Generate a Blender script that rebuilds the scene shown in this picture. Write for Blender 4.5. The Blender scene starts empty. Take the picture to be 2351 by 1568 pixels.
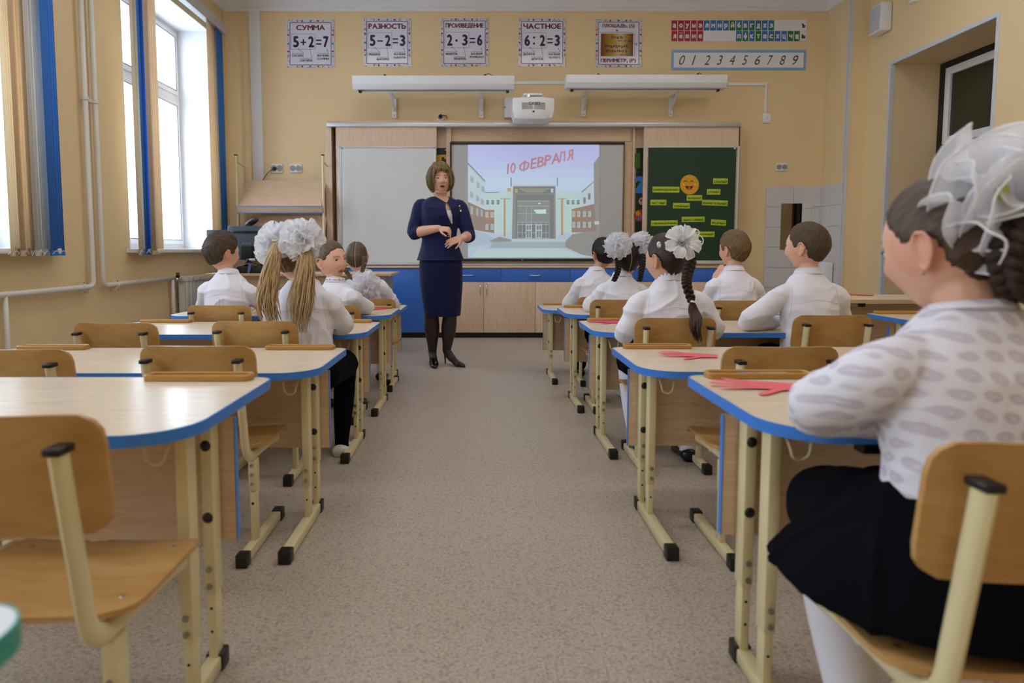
import bpy, bmesh, math, random
from mathutils import Vector, Matrix, Quaternion, noise
from mathutils.bvhtree import BVHTree

# ------------------------------------------------------------------ camera, world, exposure
SC = bpy.context.scene
COL = SC.collection
PI = math.pi
F, PX0, PY0, TP, HC = 1550.0, 1100.0, 699.0, 0.08, 0.97      # focal in px, principal point, tan(pitch), eye height
PITCH = math.atan(TP)
_c, _s = math.cos(PITCH), math.sin(PITCH)
cam = bpy.data.cameras.new('camera')
cam.sensor_width = 36.0
cam.lens = F / 2351 * 36
cam.shift_x = (2351 / 2 - PX0) / 2351
cam.shift_y = -(1568 / 2 - PY0) / 2351
cam.clip_start = 0.05
cam.dof.use_dof = True
cam.dof.focus_distance = 4.3
cam.dof.aperture_fstop = 3.2
camo = bpy.data.objects.new('camera', cam)
COL.objects.link(camo)
camo.location = (0, 0, HC)
camo.rotation_euler = (PI / 2 - PITCH, 0, 0)
SC.camera = camo

world = bpy.data.worlds.new('sky')
SC.world = world
world.use_nodes = True
_bg = world.node_tree.nodes['Background']
_bg.inputs[0].default_value = (0.74, 0.855, 1.0, 1)
_bg.inputs[1].default_value = 5.8
SC.view_settings.view_transform = 'Standard'
SC.view_settings.look = 'None'
SC.view_settings.exposure = 0.38
SC.view_settings.gamma = 1.0
SC.view_settings.use_curve_mapping = False
SC.cycles.max_bounces = 8
SC.cycles.transparent_max_bounces = 14
LAMP_POWER = 3.7


def ray(px, py):
    a = (px - PX0) / F
    b = -(py - PY0) / F
    return Vector((a, _c + b * _s, -_s + b * _c))


def atZ(px, py, z):
    d = ray(px, py)
    return Vector((0, 0, HC)) + d * ((z - HC) / d.z)


def atY(px, py, y):
    d = ray(px, py)
    return Vector((0, 0, HC)) + d * (y / d.y)


def atX(px, py, x):
    d = ray(px, py)
    return Vector((0, 0, HC)) + d * (x / d.x)


# ------------------------------------------------------------------ materials
def lin(h):
    h = h.lstrip('#')
    o = []
    for i in (0, 2, 4):
        v = int(h[i:i + 2], 16) / 255
        o.append(v / 12.92 if v <= 0.04045 else ((v + 0.055) / 1.055) ** 2.4)
    return tuple(o)


MATS = {}


def nmat(name):
    m = bpy.data.materials.new(name)
    m.use_nodes = True
    nt = m.node_tree
    return m, nt, nt.nodes['Principled BSDF'], nt.nodes['Material Output']


def M(name, col='#ffffff', rough=0.5, metal=0.0, var=0.06, scale=12.0, stretch=(1, 1, 1), bump=0.0, bscale=60.0,
      spec=0.5, emit=0.0, coat=0.0, sheen=0.0, col2=None, detail=3.0, coord='Object'):
    """procedural principled material: base colour with a noise variation and optional bump"""
    if name in MATS:
        return MATS[name]
    m, nt, b, out = nmat(name)
    N, L = nt.nodes, nt.links
    c = lin(col)
    tc = N.new('ShaderNodeTexCoord')
    mp = N.new('ShaderNodeMapping')
    mp.inputs['Scale'].default_value = stretch
    L.new(tc.outputs[coord], mp.inputs[0])
    nz = N.new('ShaderNodeTexNoise')
    nz.inputs['Scale'].default_value = scale
    nz.inputs['Detail'].default_value = detail
    L.new(mp.outputs[0], nz.inputs['Vector'])
    mx = N.new('ShaderNodeMix')
    mx.data_type = 'RGBA'
    c2 = lin(col2) if col2 else tuple(min(1, v * (1 + var)) for v in c)
    c1 = c if col2 else tuple(v * (1 - var) for v in c)
    mx.inputs[6].default_value = (*c1, 1)
    mx.inputs[7].default_value = (*c2, 1)
    L.new(nz.outputs['Fac'], mx.inputs[0])
    L.new(mx.outputs[2], b.inputs['Base Color'])
    b.inputs['Roughness'].default_value = rough
    b.inputs['Metallic'].default_value = metal
    b.inputs['Specular IOR Level'].default_value = spec
    if coat:
        b.inputs['Coat Weight'].default_value = coat
        b.inputs['Coat Roughness'].default_value = 0.1
    if sheen:
        b.inputs['Sheen Weight'].default_value = sheen
    if emit:
        L.new(mx.outputs[2], b.inputs['Emission Color'])
        b.inputs['Emission Strength'].default_value = emit
    if bump:
        n2 = N.new('ShaderNodeTexNoise')
        n2.inputs['Scale'].default_value = bscale
        n2.inputs['Detail'].default_value = 4
        L.new(mp.outputs[0], n2.inputs['Vector'])
        bp = N.new('ShaderNodeBump')
        bp.inputs['Strength'].default_value = bump
        bp.inputs['Distance'].default_value = 0.01
        L.new(n2.outputs['Fac'], bp.inputs['Height'])
        L.new(bp.outputs[0], b.inputs['Normal'])
    MATS[name] = m
    return m


def ramp(nt, fac, stops):
    r = nt.nodes.new('ShaderNodeValToRGB')
    e = r.color_ramp.elements
    while len(e) < len(stops):
        e.new(0.5)
    for el, (p, c) in zip(e, stops):
        el.position = p
        el.color = (*c, 1)
    nt.links.new(fac, r.inputs[0])
    return r.outputs[0]


def make_floor_mat():
    m, nt, b, out = nmat('speckled linoleum')
    N, L = nt.nodes, nt.links
    tc = N.new('ShaderNodeTexCoord')
    n1 = N.new('ShaderNodeTexNoise')
    n1.inputs['Scale'].default_value = 130
    n1.inputs['Detail'].default_value = 3
    n2 = N.new('ShaderNodeTexVoronoi')
    n2.inputs['Scale'].default_value = 95
    n3 = N.new('ShaderNodeTexNoise')
    n3.inputs['Scale'].default_value = 1.3
    for n in (n1, n2, n3):
        L.new(tc.outputs['Object'], n.inputs['Vector'])
    c1 = ramp(nt, n1.outputs['Fac'], [(0.30, lin('#8d7f70')), (0.43, lin('#b2a493')), (0.58, lin('#beb1a1')), (0.75, lin('#cfc4b4'))])
    sep = N.new('ShaderNodeSeparateColor')
    L.new(n2.outputs['Color'], sep.inputs[0])
    c2 = ramp(nt, sep.outputs[0], [(0.80, (0, 0, 0)), (0.86, (1, 1, 1))])
    mx = N.new('ShaderNodeMix')
    mx.data_type = 'RGBA'
    f = N.new('ShaderNodeMath')
    f.operation = 'MULTIPLY'
    f.inputs[1].default_value = 0.35
    L.new(c2, f.inputs[0])
    L.new(f.outputs[0], mx.inputs[0])
    L.new(c1, mx.inputs[6])
    mx.inputs[7].default_value = (*lin('#8a746a'), 1)
    L.new(mx.outputs[2], b.inputs['Base Color'])
    r = N.new('ShaderNodeMapRange')
    r.inputs[3].default_value = 0.32
    r.inputs[4].default_value = 0.5
    L.new(n3.outputs['Fac'], r.inputs[0])
    L.new(r.outputs[0], b.inputs['Roughness'])
    b.inputs['Specular IOR Level'].default_value = 0.4
    return m


def make_wood(name, a, b_, c_, stretch=(1.5, 1.5, 30), scale=5, rough=0.35, coord='Object', dist=1.5):
    m, nt, b, out = nmat(name)
    N, L = nt.nodes, nt.links
    tc = N.new('ShaderNodeTexCoord')
    mp = N.new('ShaderNodeMapping')
    mp.inputs['Scale'].default_value = stretch
    L.new(tc.outputs[coord], mp.inputs[0])
    n = N.new('ShaderNodeTexNoise')
    n.inputs['Scale'].default_value = scale
    n.inputs['Detail'].default_value = 6
    n.inputs['Distortion'].default_value = dist
    L.new(mp.outputs[0], n.inputs['Vector'])
    L.new(ramp(nt, n.outputs['Fac'], [(0.3, lin(a)), (0.5, lin(b_)), (0.72, lin(c_))]), b.inputs['Base Color'])
    b.inputs['Roughness'].default_value = rough
    b.inputs['Specular IOR Level'].default_value = 0.4
    MATS[name] = m
    return m


def make_glass():
    m, nt, b, out = nmat('window glass')
    N, L = nt.nodes, nt.links
    N.remove(b)
    t = N.new('ShaderNodeBsdfTransparent')
    t.inputs[0].default_value = (0.97, 0.985, 0.99, 1)
    g = N.new('ShaderNodeBsdfGlossy')
    g.inputs['Roughness'].default_value = 0.02
    ms = N.new('ShaderNodeMixShader')
    ms.inputs[0].default_value = 0.06
    L.new(t.outputs[0], ms.inputs[1])
    L.new(g.outputs[0], ms.inputs[2])
    L.new(ms.outputs[0], out.inputs[0])
    return m


def make_cloth_thin(name, col, transp=0.35, transl=0.5):
    """thin translucent fabric (organza, blind slat)"""
    m, nt, b, out = nmat(name)
    N, L = nt.nodes, nt.links
    N.remove(b)
    d = N.new('ShaderNodeBsdfDiffuse')
    d.inputs[0].default_value = (*lin(col), 1)
    t = N.new('ShaderNodeBsdfTranslucent')
    t.inputs[0].default_value = (*lin(col), 1)
    p = N.new('ShaderNodeBsdfTransparent')
    m1 = N.new('ShaderNodeMixShader')
    m1.inputs[0].default_value = transl
    m2 = N.new('ShaderNodeMixShader')
    m2.inputs[0].default_value = transp
    tc = N.new('ShaderNodeTexCoord')
    nz = N.new('ShaderNodeTexNoise')
    nz.inputs['Scale'].default_value = 45
    L.new(tc.outputs['Object'], nz.inputs['Vector'])
    mr = N.new('ShaderNodeMapRange')
    mr.inputs[3].default_value = max(0, transp - 0.15) if transp else 0
    mr.inputs[4].default_value = transp + 0.15 if transp else 0
    L.new(nz.outputs['Fac'], mr.inputs[0])
    L.new(mr.outputs[0], m2.inputs[0])
    L.new(d.outputs[0], m1.inputs[1])
    L.new(t.outputs[0], m1.inputs[2])
    L.new(m1.outputs[0], m2.inputs[1])
    L.new(p.outputs[0], m2.inputs[2])
    L.new(m2.outputs[0], out.inputs[0])
    MATS[name] = m
    return m


FLOOR = make_floor_mat()
WALL = M('yellow wall paint', '#ecd2a2', 0.6, var=0.03, scale=2.0, bump=0.05, bscale=250)
WHITE_PAINT = M('white paint', '#e9e9ec', 0.55, var=0.02, bump=0.03, bscale=200)
CEIL = M('ceiling white', '#efefef', 0.7, var=0.02)
PVC = M('white pvc', '#eef0f4', 0.3, var=0.02)
GLASS = make_glass()
BEECH = make_wood('beech laminate upright', '#d6b899', '#dfc4a8', '#e6cfb6', (18, 18, 1.2), 4)
BEECH_H = make_wood('beech laminate', '#cdae8c', '#d8bb9a', '#e0c7a8', (1.2, 18, 18), 4)
BEECH_T = make_wood('beech laminate desk top', '#dac7ab', '#e3d2b9', '#eaddc8', (1.5, 14, 14), 4, rough=0.22)
PLY = make_wood('lacquered birch plywood', '#b2854a', '#be9358', '#c8a068', (3, 10, 10), 2.2, rough=0.28, dist=1.0)
PLY_EDGE = M('plywood edge', '#b98f5c', 0.5)
CREAM = M('cream painted steel', '#ded1a3', 0.32, var=0.03, spec=0.5)
BLACKP = M('black plastic', '#141414', 0.4, var=0.1)
BLUE_EDGE = M('blue edge band', '#3a80da', 0.35, var=0.04)
BLUE_LAM = M('blue laminate', '#3672d2', 0.35, var=0.03, scale=40)
OCHRE = M('ochre plastic tray', '#b0813a', 0.38, var=0.05)
STEEL = M('zinc bolt', '#a9a79c', 0.3, metal=0.9)
CHROME = M('satin chrome', '#d8d8d8', 0.2, metal=1.0, var=0.02)
ALU = M('aluminium rail', '#c9ccd0', 0.35, metal=0.6, var=0.02)
WHITEP = M('white plastic', '#eceef0', 0.32, var=0.02)
PIPE = M('white pipe enamel', '#e3e1d8', 0.35, var=0.03)
PAPER = M('white paper', '#eceaf0', 0.5, var=0.02)
BLACK_INK = M('dark ink', '#1c1a22', 0.5)

# ------------------------------------------------------------------ mesh helpers


class MB:
    """collects shapes; build() links them as ONE mesh object"""

    def __init__(self):
        self.v, self.f, self.m = [], [], []

    def add(self, vs, fs, mi=0):
        o = len(self.v)
        self.v += [Vector(q) for q in vs]
        for f in fs:
            self.f.append([i + o for i in f])
            self.m.append(mi)
        return self

    def box(self, c, s, mi=0, rot=None):
        x, y, z = s[0] / 2, s[1] / 2, s[2] / 2
        vs = [Vector(p) for p in ((-x, -y, -z), (x, -y, -z), (x, y, -z), (-x, y, -z), (-x, -y, z), (x, -y, z), (x, y, z), (-x, y, z))]
        if rot:
            vs = [rot @ q for q in vs]
        c = Vector(c)
        return self.add([q + c for q in vs], [(0, 3, 2, 1), (4, 5, 6, 7), (0, 1, 5, 4), (1, 2, 6, 5), (2, 3, 7, 6), (3, 0, 4, 7)], mi)

    def span(self, a, b, mi=0):
        a, b = Vector(a), Vector(b)
        return self.box((a + b) / 2, [abs(q) for q in (b - a)], mi)

    def poly(self, pts, mi=0):
        return self.add(pts, [list(range(len(pts)))], mi)

    def prism(self, pts, d, mi=0, side=None):
        """polygon pts (ccw seen from +d) extruded by vector d"""
        d = Vector(d)
        n = len(pts)
        vs = [Vector(q) for q in pts] + [Vector(q) + d for q in pts]
        self.add(vs, [list(range(n))[::-1], list(range(n, 2 * n))], mi)
        o = len(self.v) - 2 * n
        for i in range(n):
            j = (i + 1) % n
            self.f.append([o + i, o + j, o + n + j, o + n + i])
            self.m.append(mi if side is None else side)
        return self

    def tube(self, pts, r, n=8, mi=0, caps=True, sx=1.0, closed=False, up=None):
        pts = [Vector(q) for q in pts]
        k = len(pts)
        rr = r if isinstance(r, (list, tuple)) else [r] * k
        if closed:
            tg = [(pts[(i + 1) % k] - pts[i - 1]).normalized() for i in range(k)]
        else:
            tg = [(pts[min(i + 1, k - 1)] - pts[max(i - 1, 0)]).normalized() for i in range(k)]
        u = Vector(up) if up else (Vector((0, 0, 1)) if abs(tg[0].z) < 0.9 else Vector((1, 0, 0)))
        a = (u - tg[0] * u.dot(tg[0])).normalized()
        vs, fs = [], []
        for i in range(k):
            a = (a - tg[i] * a.dot(tg[i]))
            if a.length < 1e-6:
                a = tg[i].orthogonal()
            a.normalize()
            b = tg[i].cross(a)
            for j in range(n):
                t = 2 * PI * j / n
                vs.append(pts[i] + (a * math.cos(t) * sx + b * math.sin(t)) * rr[i])
        for i in range(k if closed else k - 1):
            i2 = (i + 1) % k
            for j in range(n):
                j2 = (j + 1) % n
                fs.append((i * n + j, i * n + j2, i2 * n + j2, i2 * n + j))
        if caps and not closed:
            fs.append(tuple(range(n))[::-1])
            fs.append(tuple((k - 1) * n + j for j in range(n)))
        return self.add(vs, fs, mi)

    def cyl(self, a, b, r, n=14, mi=0, r2=None):
        return self.tube([a, b], [r, r if r2 is None else r2], n, mi)

    def ell(self, c, r, nu=16, nv=10, mi=0, mat=None, fn=None):
        c = Vector(c)
        r = (r, r, r) if isinstance(r, (int, float)) else r
        vs, fs = [Vector((0, 0, -1))], []
        for i in range(1, nv):
            ph = -PI / 2 + PI * i / nv
            for j in range(nu):
                t = 2 * PI * j / nu
                vs.append(Vector((math.cos(ph) * math.cos(t), math.cos(ph) * math.sin(t), math.sin(ph))))
        vs.append(Vector((0, 0, 1)))
        for j in range(nu):
            fs.append((0, 1 + (j + 1) % nu, 1 + j))
            fs.append((len(vs) - 1, 1 + (nv - 2) * nu + j, 1 + (nv - 2) * nu + (j + 1) % nu))
        for i in range(nv - 2):
            for j in range(nu):
                j2 = (j + 1) % nu
                fs.append((1 + i * nu + j, 1 + i * nu + j2, 1 + (i + 1) * nu + j2, 1 + (i + 1) * nu + j))
        out = []
        for q in vs:
            p = Vector((q.x * r[0], q.y * r[1], q.z * r[2]))
            if fn:
                p = fn(q, p)
            if mat:
                p = mat @ p
            out.append(p + c)
        return self.add(out, fs, mi)

    def lathe(self, prof, c, axis='Z', n=20, mi=0):
        c = Vector(c)
        vs, fs = [], []
        for r, h in prof:
            for j in range(n):
                t = 2 * PI * j / n
                a, b = r * math.cos(t), r * math.sin(t)
                vs.append(c + (Vector((a, b, h)) if axis == 'Z' else Vector((a, h, b)) if axis == 'Y' else Vector((h, a, b))))
        for i in range(len(prof) - 1):
            for j in range(n):
                j2 = (j + 1) % n
                fs.append((i * n + j, i * n + j2, (i + 1) * n + j2, (i + 1) * n + j))
        fs.append(tuple(range(n))[::-1])
        fs.append(tuple((len(prof) - 1) * n + j for j in range(n)))
        return self.add(vs, fs, mi)

    def mesh(self, name='m', smooth=False, bevel=0.0, fix=True, seg=2):
        me = bpy.data.meshes.new(name)
        me.from_pydata([tuple(q) for q in self.v], [], self.f)
        me.polygons.foreach_set('material_index', self.m)
        if fix or bevel:
            bm = bmesh.new()
            bm.from_mesh(me)
            if fix:
                bmesh.ops.recalc_face_normals(bm, faces=bm.faces)
            if bevel:
                es = [e for e in bm.edges if len(e.link_faces) == 2 and e.calc_face_angle(0) > 0.5]
                bmesh.ops.bevel(bm, geom=es, offset=bevel, segments=seg, profile=0.5, affect='EDGES', clamp_overlap=True)
            bm.to_mesh(me)
            bm.free()
        if smooth:
            me.polygons.foreach_set('use_smooth', [True] * len(me.polygons))
            if smooth != 'all':
                me.set_sharp_from_angle(angle=math.radians(38))
        me.update()
        return me

    def build(self, name, mats, parent=None, smooth=False, bevel=0.0, fix=True, seg=2, origin=None):
        if origin is not None:
            o = Vector(origin)
            self.v = [q - o for q in self.v]
        me = self.mesh(name, smooth or bool(bevel), bevel, fix, seg)
        ob = link(name, me, mats, parent)
        if origin is not None:
            ob.location = origin
        return ob


def link(name, me, mats, parent=None):
    for m in (mats if isinstance(mats, (list, tuple)) else [mats]):
        me.materials.append(m)
    o = bpy.data.objects.new(name, me)
    COL.objects.link(o)
    if parent:
        o.parent = parent
    return o


def tag(o, label=None, cat=None, group=None, kind=None):
    if label:
        o['label'] = label
    if cat:
        o['category'] = cat
    if group:
        o['group'] = group
    if kind:
        o['kind'] = kind
    return o


def thing(name, label, cat, loc=(0, 0, 0), rz=0.0, group=None):
    o = bpy.data.objects.new(name, None)
    o.empty_display_size = 0.05
    COL.objects.link(o)
    o.location = loc
    o.rotation_euler = (0, 0, rz)
    return tag(o, label, cat, group)


def kids(o):
    return [c for c in COL.objects if c.parent == o]


def copy_tree(o, parent=None, tree=None):
    tree = tree if tree is not None else childmap()
    c = o.copy()
    COL.objects.link(c)
    if parent:
        c.parent = parent
        c.matrix_parent_inverse = o.matrix_parent_inverse
    for ch in tree.get(o.name, []):
        copy_tree(ch, c, tree)
    return c


def childmap():
    t = {}
    for o in COL.objects:
        if o.parent:
            t.setdefault(o.parent.name, []).append(o)
    return t


def wallrect(mb, x0, y0, x1, y1, Y, mi=0, d=0.0):
    """rectangle given in photo px on the plane y = Y; d > 0 gives it thickness towards the room"""
    a, b = atY(x0, y1, Y), atY(x1, y0, Y)
    if d:
        mb.span((a.x, Y, a.z), (b.x, Y - d, b.z), mi)
    else:
        mb.poly([(a.x, Y, a.z), (b.x, Y, a.z), (b.x, Y, b.z), (a.x, Y, b.z)], mi)
    return a, b


# ------------------------------------------------------------------ lettering (flat print as thin mesh)
_G = {}
LATIN = dict(zip('АВЕКМНОРСТХЗаеорсухб', 'ABEKMHOPCTX3aeopcyx6'))
LATIN_SMALL = dict(zip('вкмнтз', 'BKMHT3'))
MIRROR = {'И': ('N', 1.0), 'Я': ('R', 1.0), 'и': ('N', 0.72), 'я': ('R', 0.72), 'Й': ('N', 1.0), 'й': ('N', 0.72)}
STROKES = {
    'Б': [[(0, 0), (0, 1), (.9, 1)], [(0, .56), (.6, .56), (.85, .47), (.92, .28), (.85, .09), (.6, 0), (0, 0)]],
    'Г': [[(0, 0), (0, 1), (.9, 1)]],
    'Д': [[(-.05, -.2), (-.05, 0), (1.05, 0), (1.05, -.2)], [(.12, 0), (.28, .5), (.3, 1), (.88, 1), (.88, 0)]],
    'Ж': [[(.5, 0), (.5, 1)], [(0, 1), (.4, .52), (0, 0)], [(1, 1), (.6, .52), (1, 0)], [(.4, .52), (.6, .52)]],
    'Л': [[(0, 0), (.14, .1), (.25, 1), (.9, 1), (.9, 0)]],
    'П': [[(0, 0), (0, 1), (.9, 1), (.9, 0)]],
    'У': [[(0, 1), (.5, .4)], [(1, 1), (.42, .05), (.1, 0)]],
    'Ц': [[(0, 1), (0, 0), (.85, 0), (.85, 1)], [(.85, 0), (1.02, 0), (1.02, -.2)]],
    'Ч': [[(0, 1), (0, .62), (.18, .48), (.85, .48)], [(.85, 1), (.85, 0)]],
    'Ш': [[(0, 1), (0, 0), (1.1, 0), (1.1, 1)], [(.55, 0), (.55, 1)]],
    'Щ': [[(0, 1), (0, 0), (1.1, 0), (1.1, 1)], [(.55, 0), (.55, 1)], [(1.1, 0), (1.27, 0), (1.27, -.2)]],
    'Ь': [[(0, 1), (0, 0), (.6, 0), (.84, .08), (.9, .28), (.84, .47), (.6, .56), (0, .56)]],
    'Ъ': [[(-.22, 1), (.08, 1), (.08, 0), (.65, 0), (.86, .08), (.92, .28), (.86, .47), (.65, .56), (.08, .56)]],
    'Ы': [[(0, 1), (0, 0), (.5, 0), (.7, .08), (.76, .28), (.7, .47), (.5, .56), (0, .56)], [(1.08, 0), (1.08, 1)]],
    'Э': [[(0, .83), (.18, .97), (.5, 1), (.8, .84), (.9, .5), (.8, .16), (.5, 0), (.18, .03), (0, .17)], [(.3, .5), (.88, .5)]],
    'Ю': [[(0, 0), (0, 1)], [(0, .5), (.34, .5)], [(.7 + .38 * math.cos(2 * PI * i / 12), .5 + .5 * math.sin(2 * PI * i / 12)) for i in range(13)]],
}


def stroke_glyph(lines, sc, shear, t=0.085):
    vs, fs, k = [], [], 0
    h = t / 2
    for ln in lines:
        p = [Vector((a * 0.5 * sc, h + b * (0.70 * sc - t), 0)) for a, b in ln]
        for a, b in zip(p, p[1:]):
            d = (b - a).normalized()
            n = Vector((-d.y, d.x, 0)) * h
            e = d * h * 0.9
            o = len(vs)
            for q in (a - e - n, b + e - n, b + e + n, a - e + n):
                vs.append(Vector((q.x + q.y * shear, q.y, 0.00004 * k)))
            fs.append((o, o + 1, o + 2, o + 3))
            k += 1
    return vs, fs


def cyr(ch, shear):
    """clean outlines for Cyrillic letters: Latin twins, mirrored twins or strokes"""
    if ch in LATIN:
        return glyph(LATIN[ch], 0.0, shear)
    if ch in LATIN_SMALL:
        v, f = glyph(LATIN_SMALL[ch], 0.0, shear)
        return [q * 0.72 for q in v], f
    if ch in MIRROR:
        b, sc = MIRROR[ch]
        v, f = glyph(b, 0.0, 0.0)
        m = max(q.x for q in v) + min(q.x for q in v)
        v = [Vector((m - q.x, q.y, 0)) * sc for q in v]
        if ch in 'Йй':
            m *= sc / 2
            y = 0.78 * sc
            bv, bf = [Vector((m - .12, y + .05, 0)), Vector((m, y, 0)), Vector((m + .12, y + .05, 0)), Vector((m + .12, y + .12, 0)), Vector((m, y + .07, 0)), Vector((m - .12, y + .12, 0))], [(0, 1, 4, 5), (1, 2, 3, 4)]
            f = list(f) + [tuple(i + len(v) for i in q) for q in bf]
            v = v + bv
        return [Vector((q.x + q.y * shear, q.y, 0)) for q in v], f
    if ch in STROKES:
        return stroke_glyph(STROKES[ch], 1.0, shear)
    if ch.upper() in STROKES and ch != ch.upper():
        return stroke_glyph(STROKES[ch.upper()], 0.72, shear, 0.075)
    return glyph(ch, 0.0, shear)



def glyph(ch, bold, shear):
    k = (ch, bold, shear)
    if k not in _G:
        cu = bpy.data.curves.new('g', 'FONT')
        cu.body = ch
        cu.size = 1.0
        cu.resolution_u = 3
        cu.offset = bold
        cu.shear = shear
        ob = bpy.data.objects.new('g', cu)
        COL.objects.link(ob)
        dg = bpy.context.evaluated_depsgraph_get()
        me = bpy.data.meshes.new_from_object(ob.evaluated_get(dg))
        vs = [Vector(q.co) for q in me.vertices]
        fs = [tuple(p.vertices) for p in me.polygons]
        bpy.data.objects.remove(ob)
        bpy.data.curves.remove(cu)
        bpy.data.meshes.remove(me)
        _G[k] = (vs, fs)
    return _G[k]


def text2d(s, bold=0.0, shear=0.0, gap=0.09):
    """lay out a string; overlapping glyph strokes are composed from simple ones"""
    vs, fs, x = [], [], 0.0

    def put(gv, gf, dx, dy=0.0, lift=0):
        o = len(vs)
        vs.extend([Vector((q.x + dx, q.y + dy, q.z + lift * 0.0004)) for q in gv])
        fs.extend([tuple(i + o for i in f) for f in gf])
    for ch in s:
        if ch == ' ':
            x += 0.33
            continue
        base = {'Ф': 'О', 'ф': 'о', 'ё': 'е'}.get(ch, ch)
        gv, gf = cyr(base, shear)
        if not gv:
            x += 0.3
            continue
        x0, x1 = min(q.x for q in gv), max(q.x for q in gv)
        put(gv, gf, x - x0)
        if bold > 0:
            for li, (ox, oy) in enumerate(((-1, 0), (1, 0), (0, 0.7), (0, -0.7))):
                put(gv, gf, x - x0 + ox * bold, oy * bold, li + 1)
        mid = x + (x1 - x0) / 2
        w = 0.045 + bold
        if ch in 'Фф':
            lo, hi = (-0.04, 0.76) if ch == 'Ф' else (-0.2, 0.74)
            put([Vector((-w + shear * lo, lo, 0)), Vector((w + shear * lo, lo, 0)), Vector((w + shear * hi, hi, 0)), Vector((-w + shear * hi, hi, 0))], [(0, 1, 2, 3)], mid - shear * 0.35, 0, 6)
        if ch == 'ё':
            for dx in (-0.12, 0.12):
                put([Vector((-w, 0.62, 0)), Vector((w, 0.62, 0)), Vector((w, 0.72, 0)), Vector((-w, 0.72, 0))], [(0, 1, 2, 3)], mid + dx, 0, 6)
        x += (x1 - x0) + gap
    return vs, fs


def put_text(mb, s, x0, y0, x1, y1, Y, bold=0.0, shear=0.0, mi=0, gap=0.09, rot=0.0, keep=False):
    """text fitted to a photo-px box on plane y = Y"""
    vs, fs = text2d(s, bold, shear, gap)
    if not vs:
        return
    ax, bx = min(q.x for q in vs), max(q.x for q in vs)
    ay, by = min(q.y for q in vs), max(q.y for q in vs)
    a, b = atY(x0, y1, Y), atY(x1, y0, Y)
    sx, sz = (b.x - a.x) / max(bx - ax, 1e-4), (b.z - a.z) / max(by - ay, 1e-4)
    cx, cz = (a.x + b.x) / 2, (a.z + b.z) / 2
    out = []
    for q in vs:
        px, pz = (q.x - (ax + bx) / 2) * sx, (q.y - (ay + by) / 2) * sz
        out.append((cx + px * math.cos(rot) - pz * math.sin(rot), Y - q.z, cz + px * math.sin(rot) + pz * math.cos(rot)))
    mb.add(out, fs, mi)
# ------------------------------------------------------------------ room shell
XL, YB, YR, ZC = -2.92, 7.95, -1.3, 3.86
XC, YJ = 3.985, 7.47            # corner chase at the back right
XR = 4.20                      # right wall
WT = 0.46
struct = lambda o: tag(o, kind='structure')
WINS = [(-0.55, 1.30), (2.66, 4.55), (5.66, 7.52)]     # window openings along the left wall
ZS, ZH = 0.985, 3.34
DOOR_Y = (5.64, 7.05)
DOOR_H = 2.86

struct(MB().span((XL - 0.6, YR - 0.2, -0.1), (XR + 0.8, YB + 0.2, 0)).build('floor', FLOOR))
struct(MB().span((XL - 0.6, YR - 0.2, ZC), (XR + 0.8, YB + 0.2, ZC + 0.1)).build('ceiling', CEIL))
struct(MB().span((XL - 0.6, YB, 0), (XR + 0.8, YB + 0.2, ZC)).build('wall_back', WALL))
struct(MB().span((XL - 0.6, YR - 0.2, 0), (XR + 0.8, YR, ZC)).build('wall_rear', WALL))
w = MB()
ys = [YR] + [q for a in WINS for q in a] + [YB]
for i in range(0, len(ys), 2):
    w.span((XL - WT, ys[i], 0), (XL, ys[i + 1], ZC))
for a, b in WINS:
    w.span((XL - WT, a, 0), (XL, b, ZS - 0.03))
    w.span((XL - WT, a, ZH), (XL, b, ZC))
struct(w.build('wall_left', WALL))
w = MB()
w.span((XR, YR, 0), (XR + 0.7, DOOR_Y[0], ZC))
w.span((XR, DOOR_Y[1], 0), (XR + 0.7, YB, ZC))
w.span((XR, DOOR_Y[0], DOOR_H), (XR + 0.7, DOOR_Y[1], ZC))
w.span((XC, YJ, 0), (XR, YB, ZC))
struct(w.build('wall_right', WALL))
# cornice: profile swept along the back and side walls
prof = [(0, -0.17), (0.012, -0.17), (0.02, -0.14), (0.035, -0.13), (0.05, -0.07), (0.085, -0.045), (0.10, -0.03), (0.115, -0.03), (0.115, 0), (0, 0)]


def cornice(name, a, b, nrm):
    a, b, nrm = Vector(a), Vector(b), Vector(nrm)
    mb = MB()
    pts = [a + nrm * x + Vector((0, 0, ZC + z)) for x, z in prof]
    mb.prism(pts, b - a)
    return struct(mb.build(name, WHITE_PAINT))


cornice('trim_1', (XL, YB, 0), (XC, YB, 0), (0, -1, 0))
cornice('trim_2', (XL, YR, 0), (XL, YB, 0), (1, 0, 0))
cornice('trim_3', (XC, YJ, 0), (XC, YB, 0), (-1, 0, 0))
cornice('trim_4', (XC, YJ, 0), (XR, YJ, 0), (0, -1, 0))
cornice('trim_5', (XR, YR, 0), (XR, YJ, 0), (-1, 0, 0))
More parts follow.
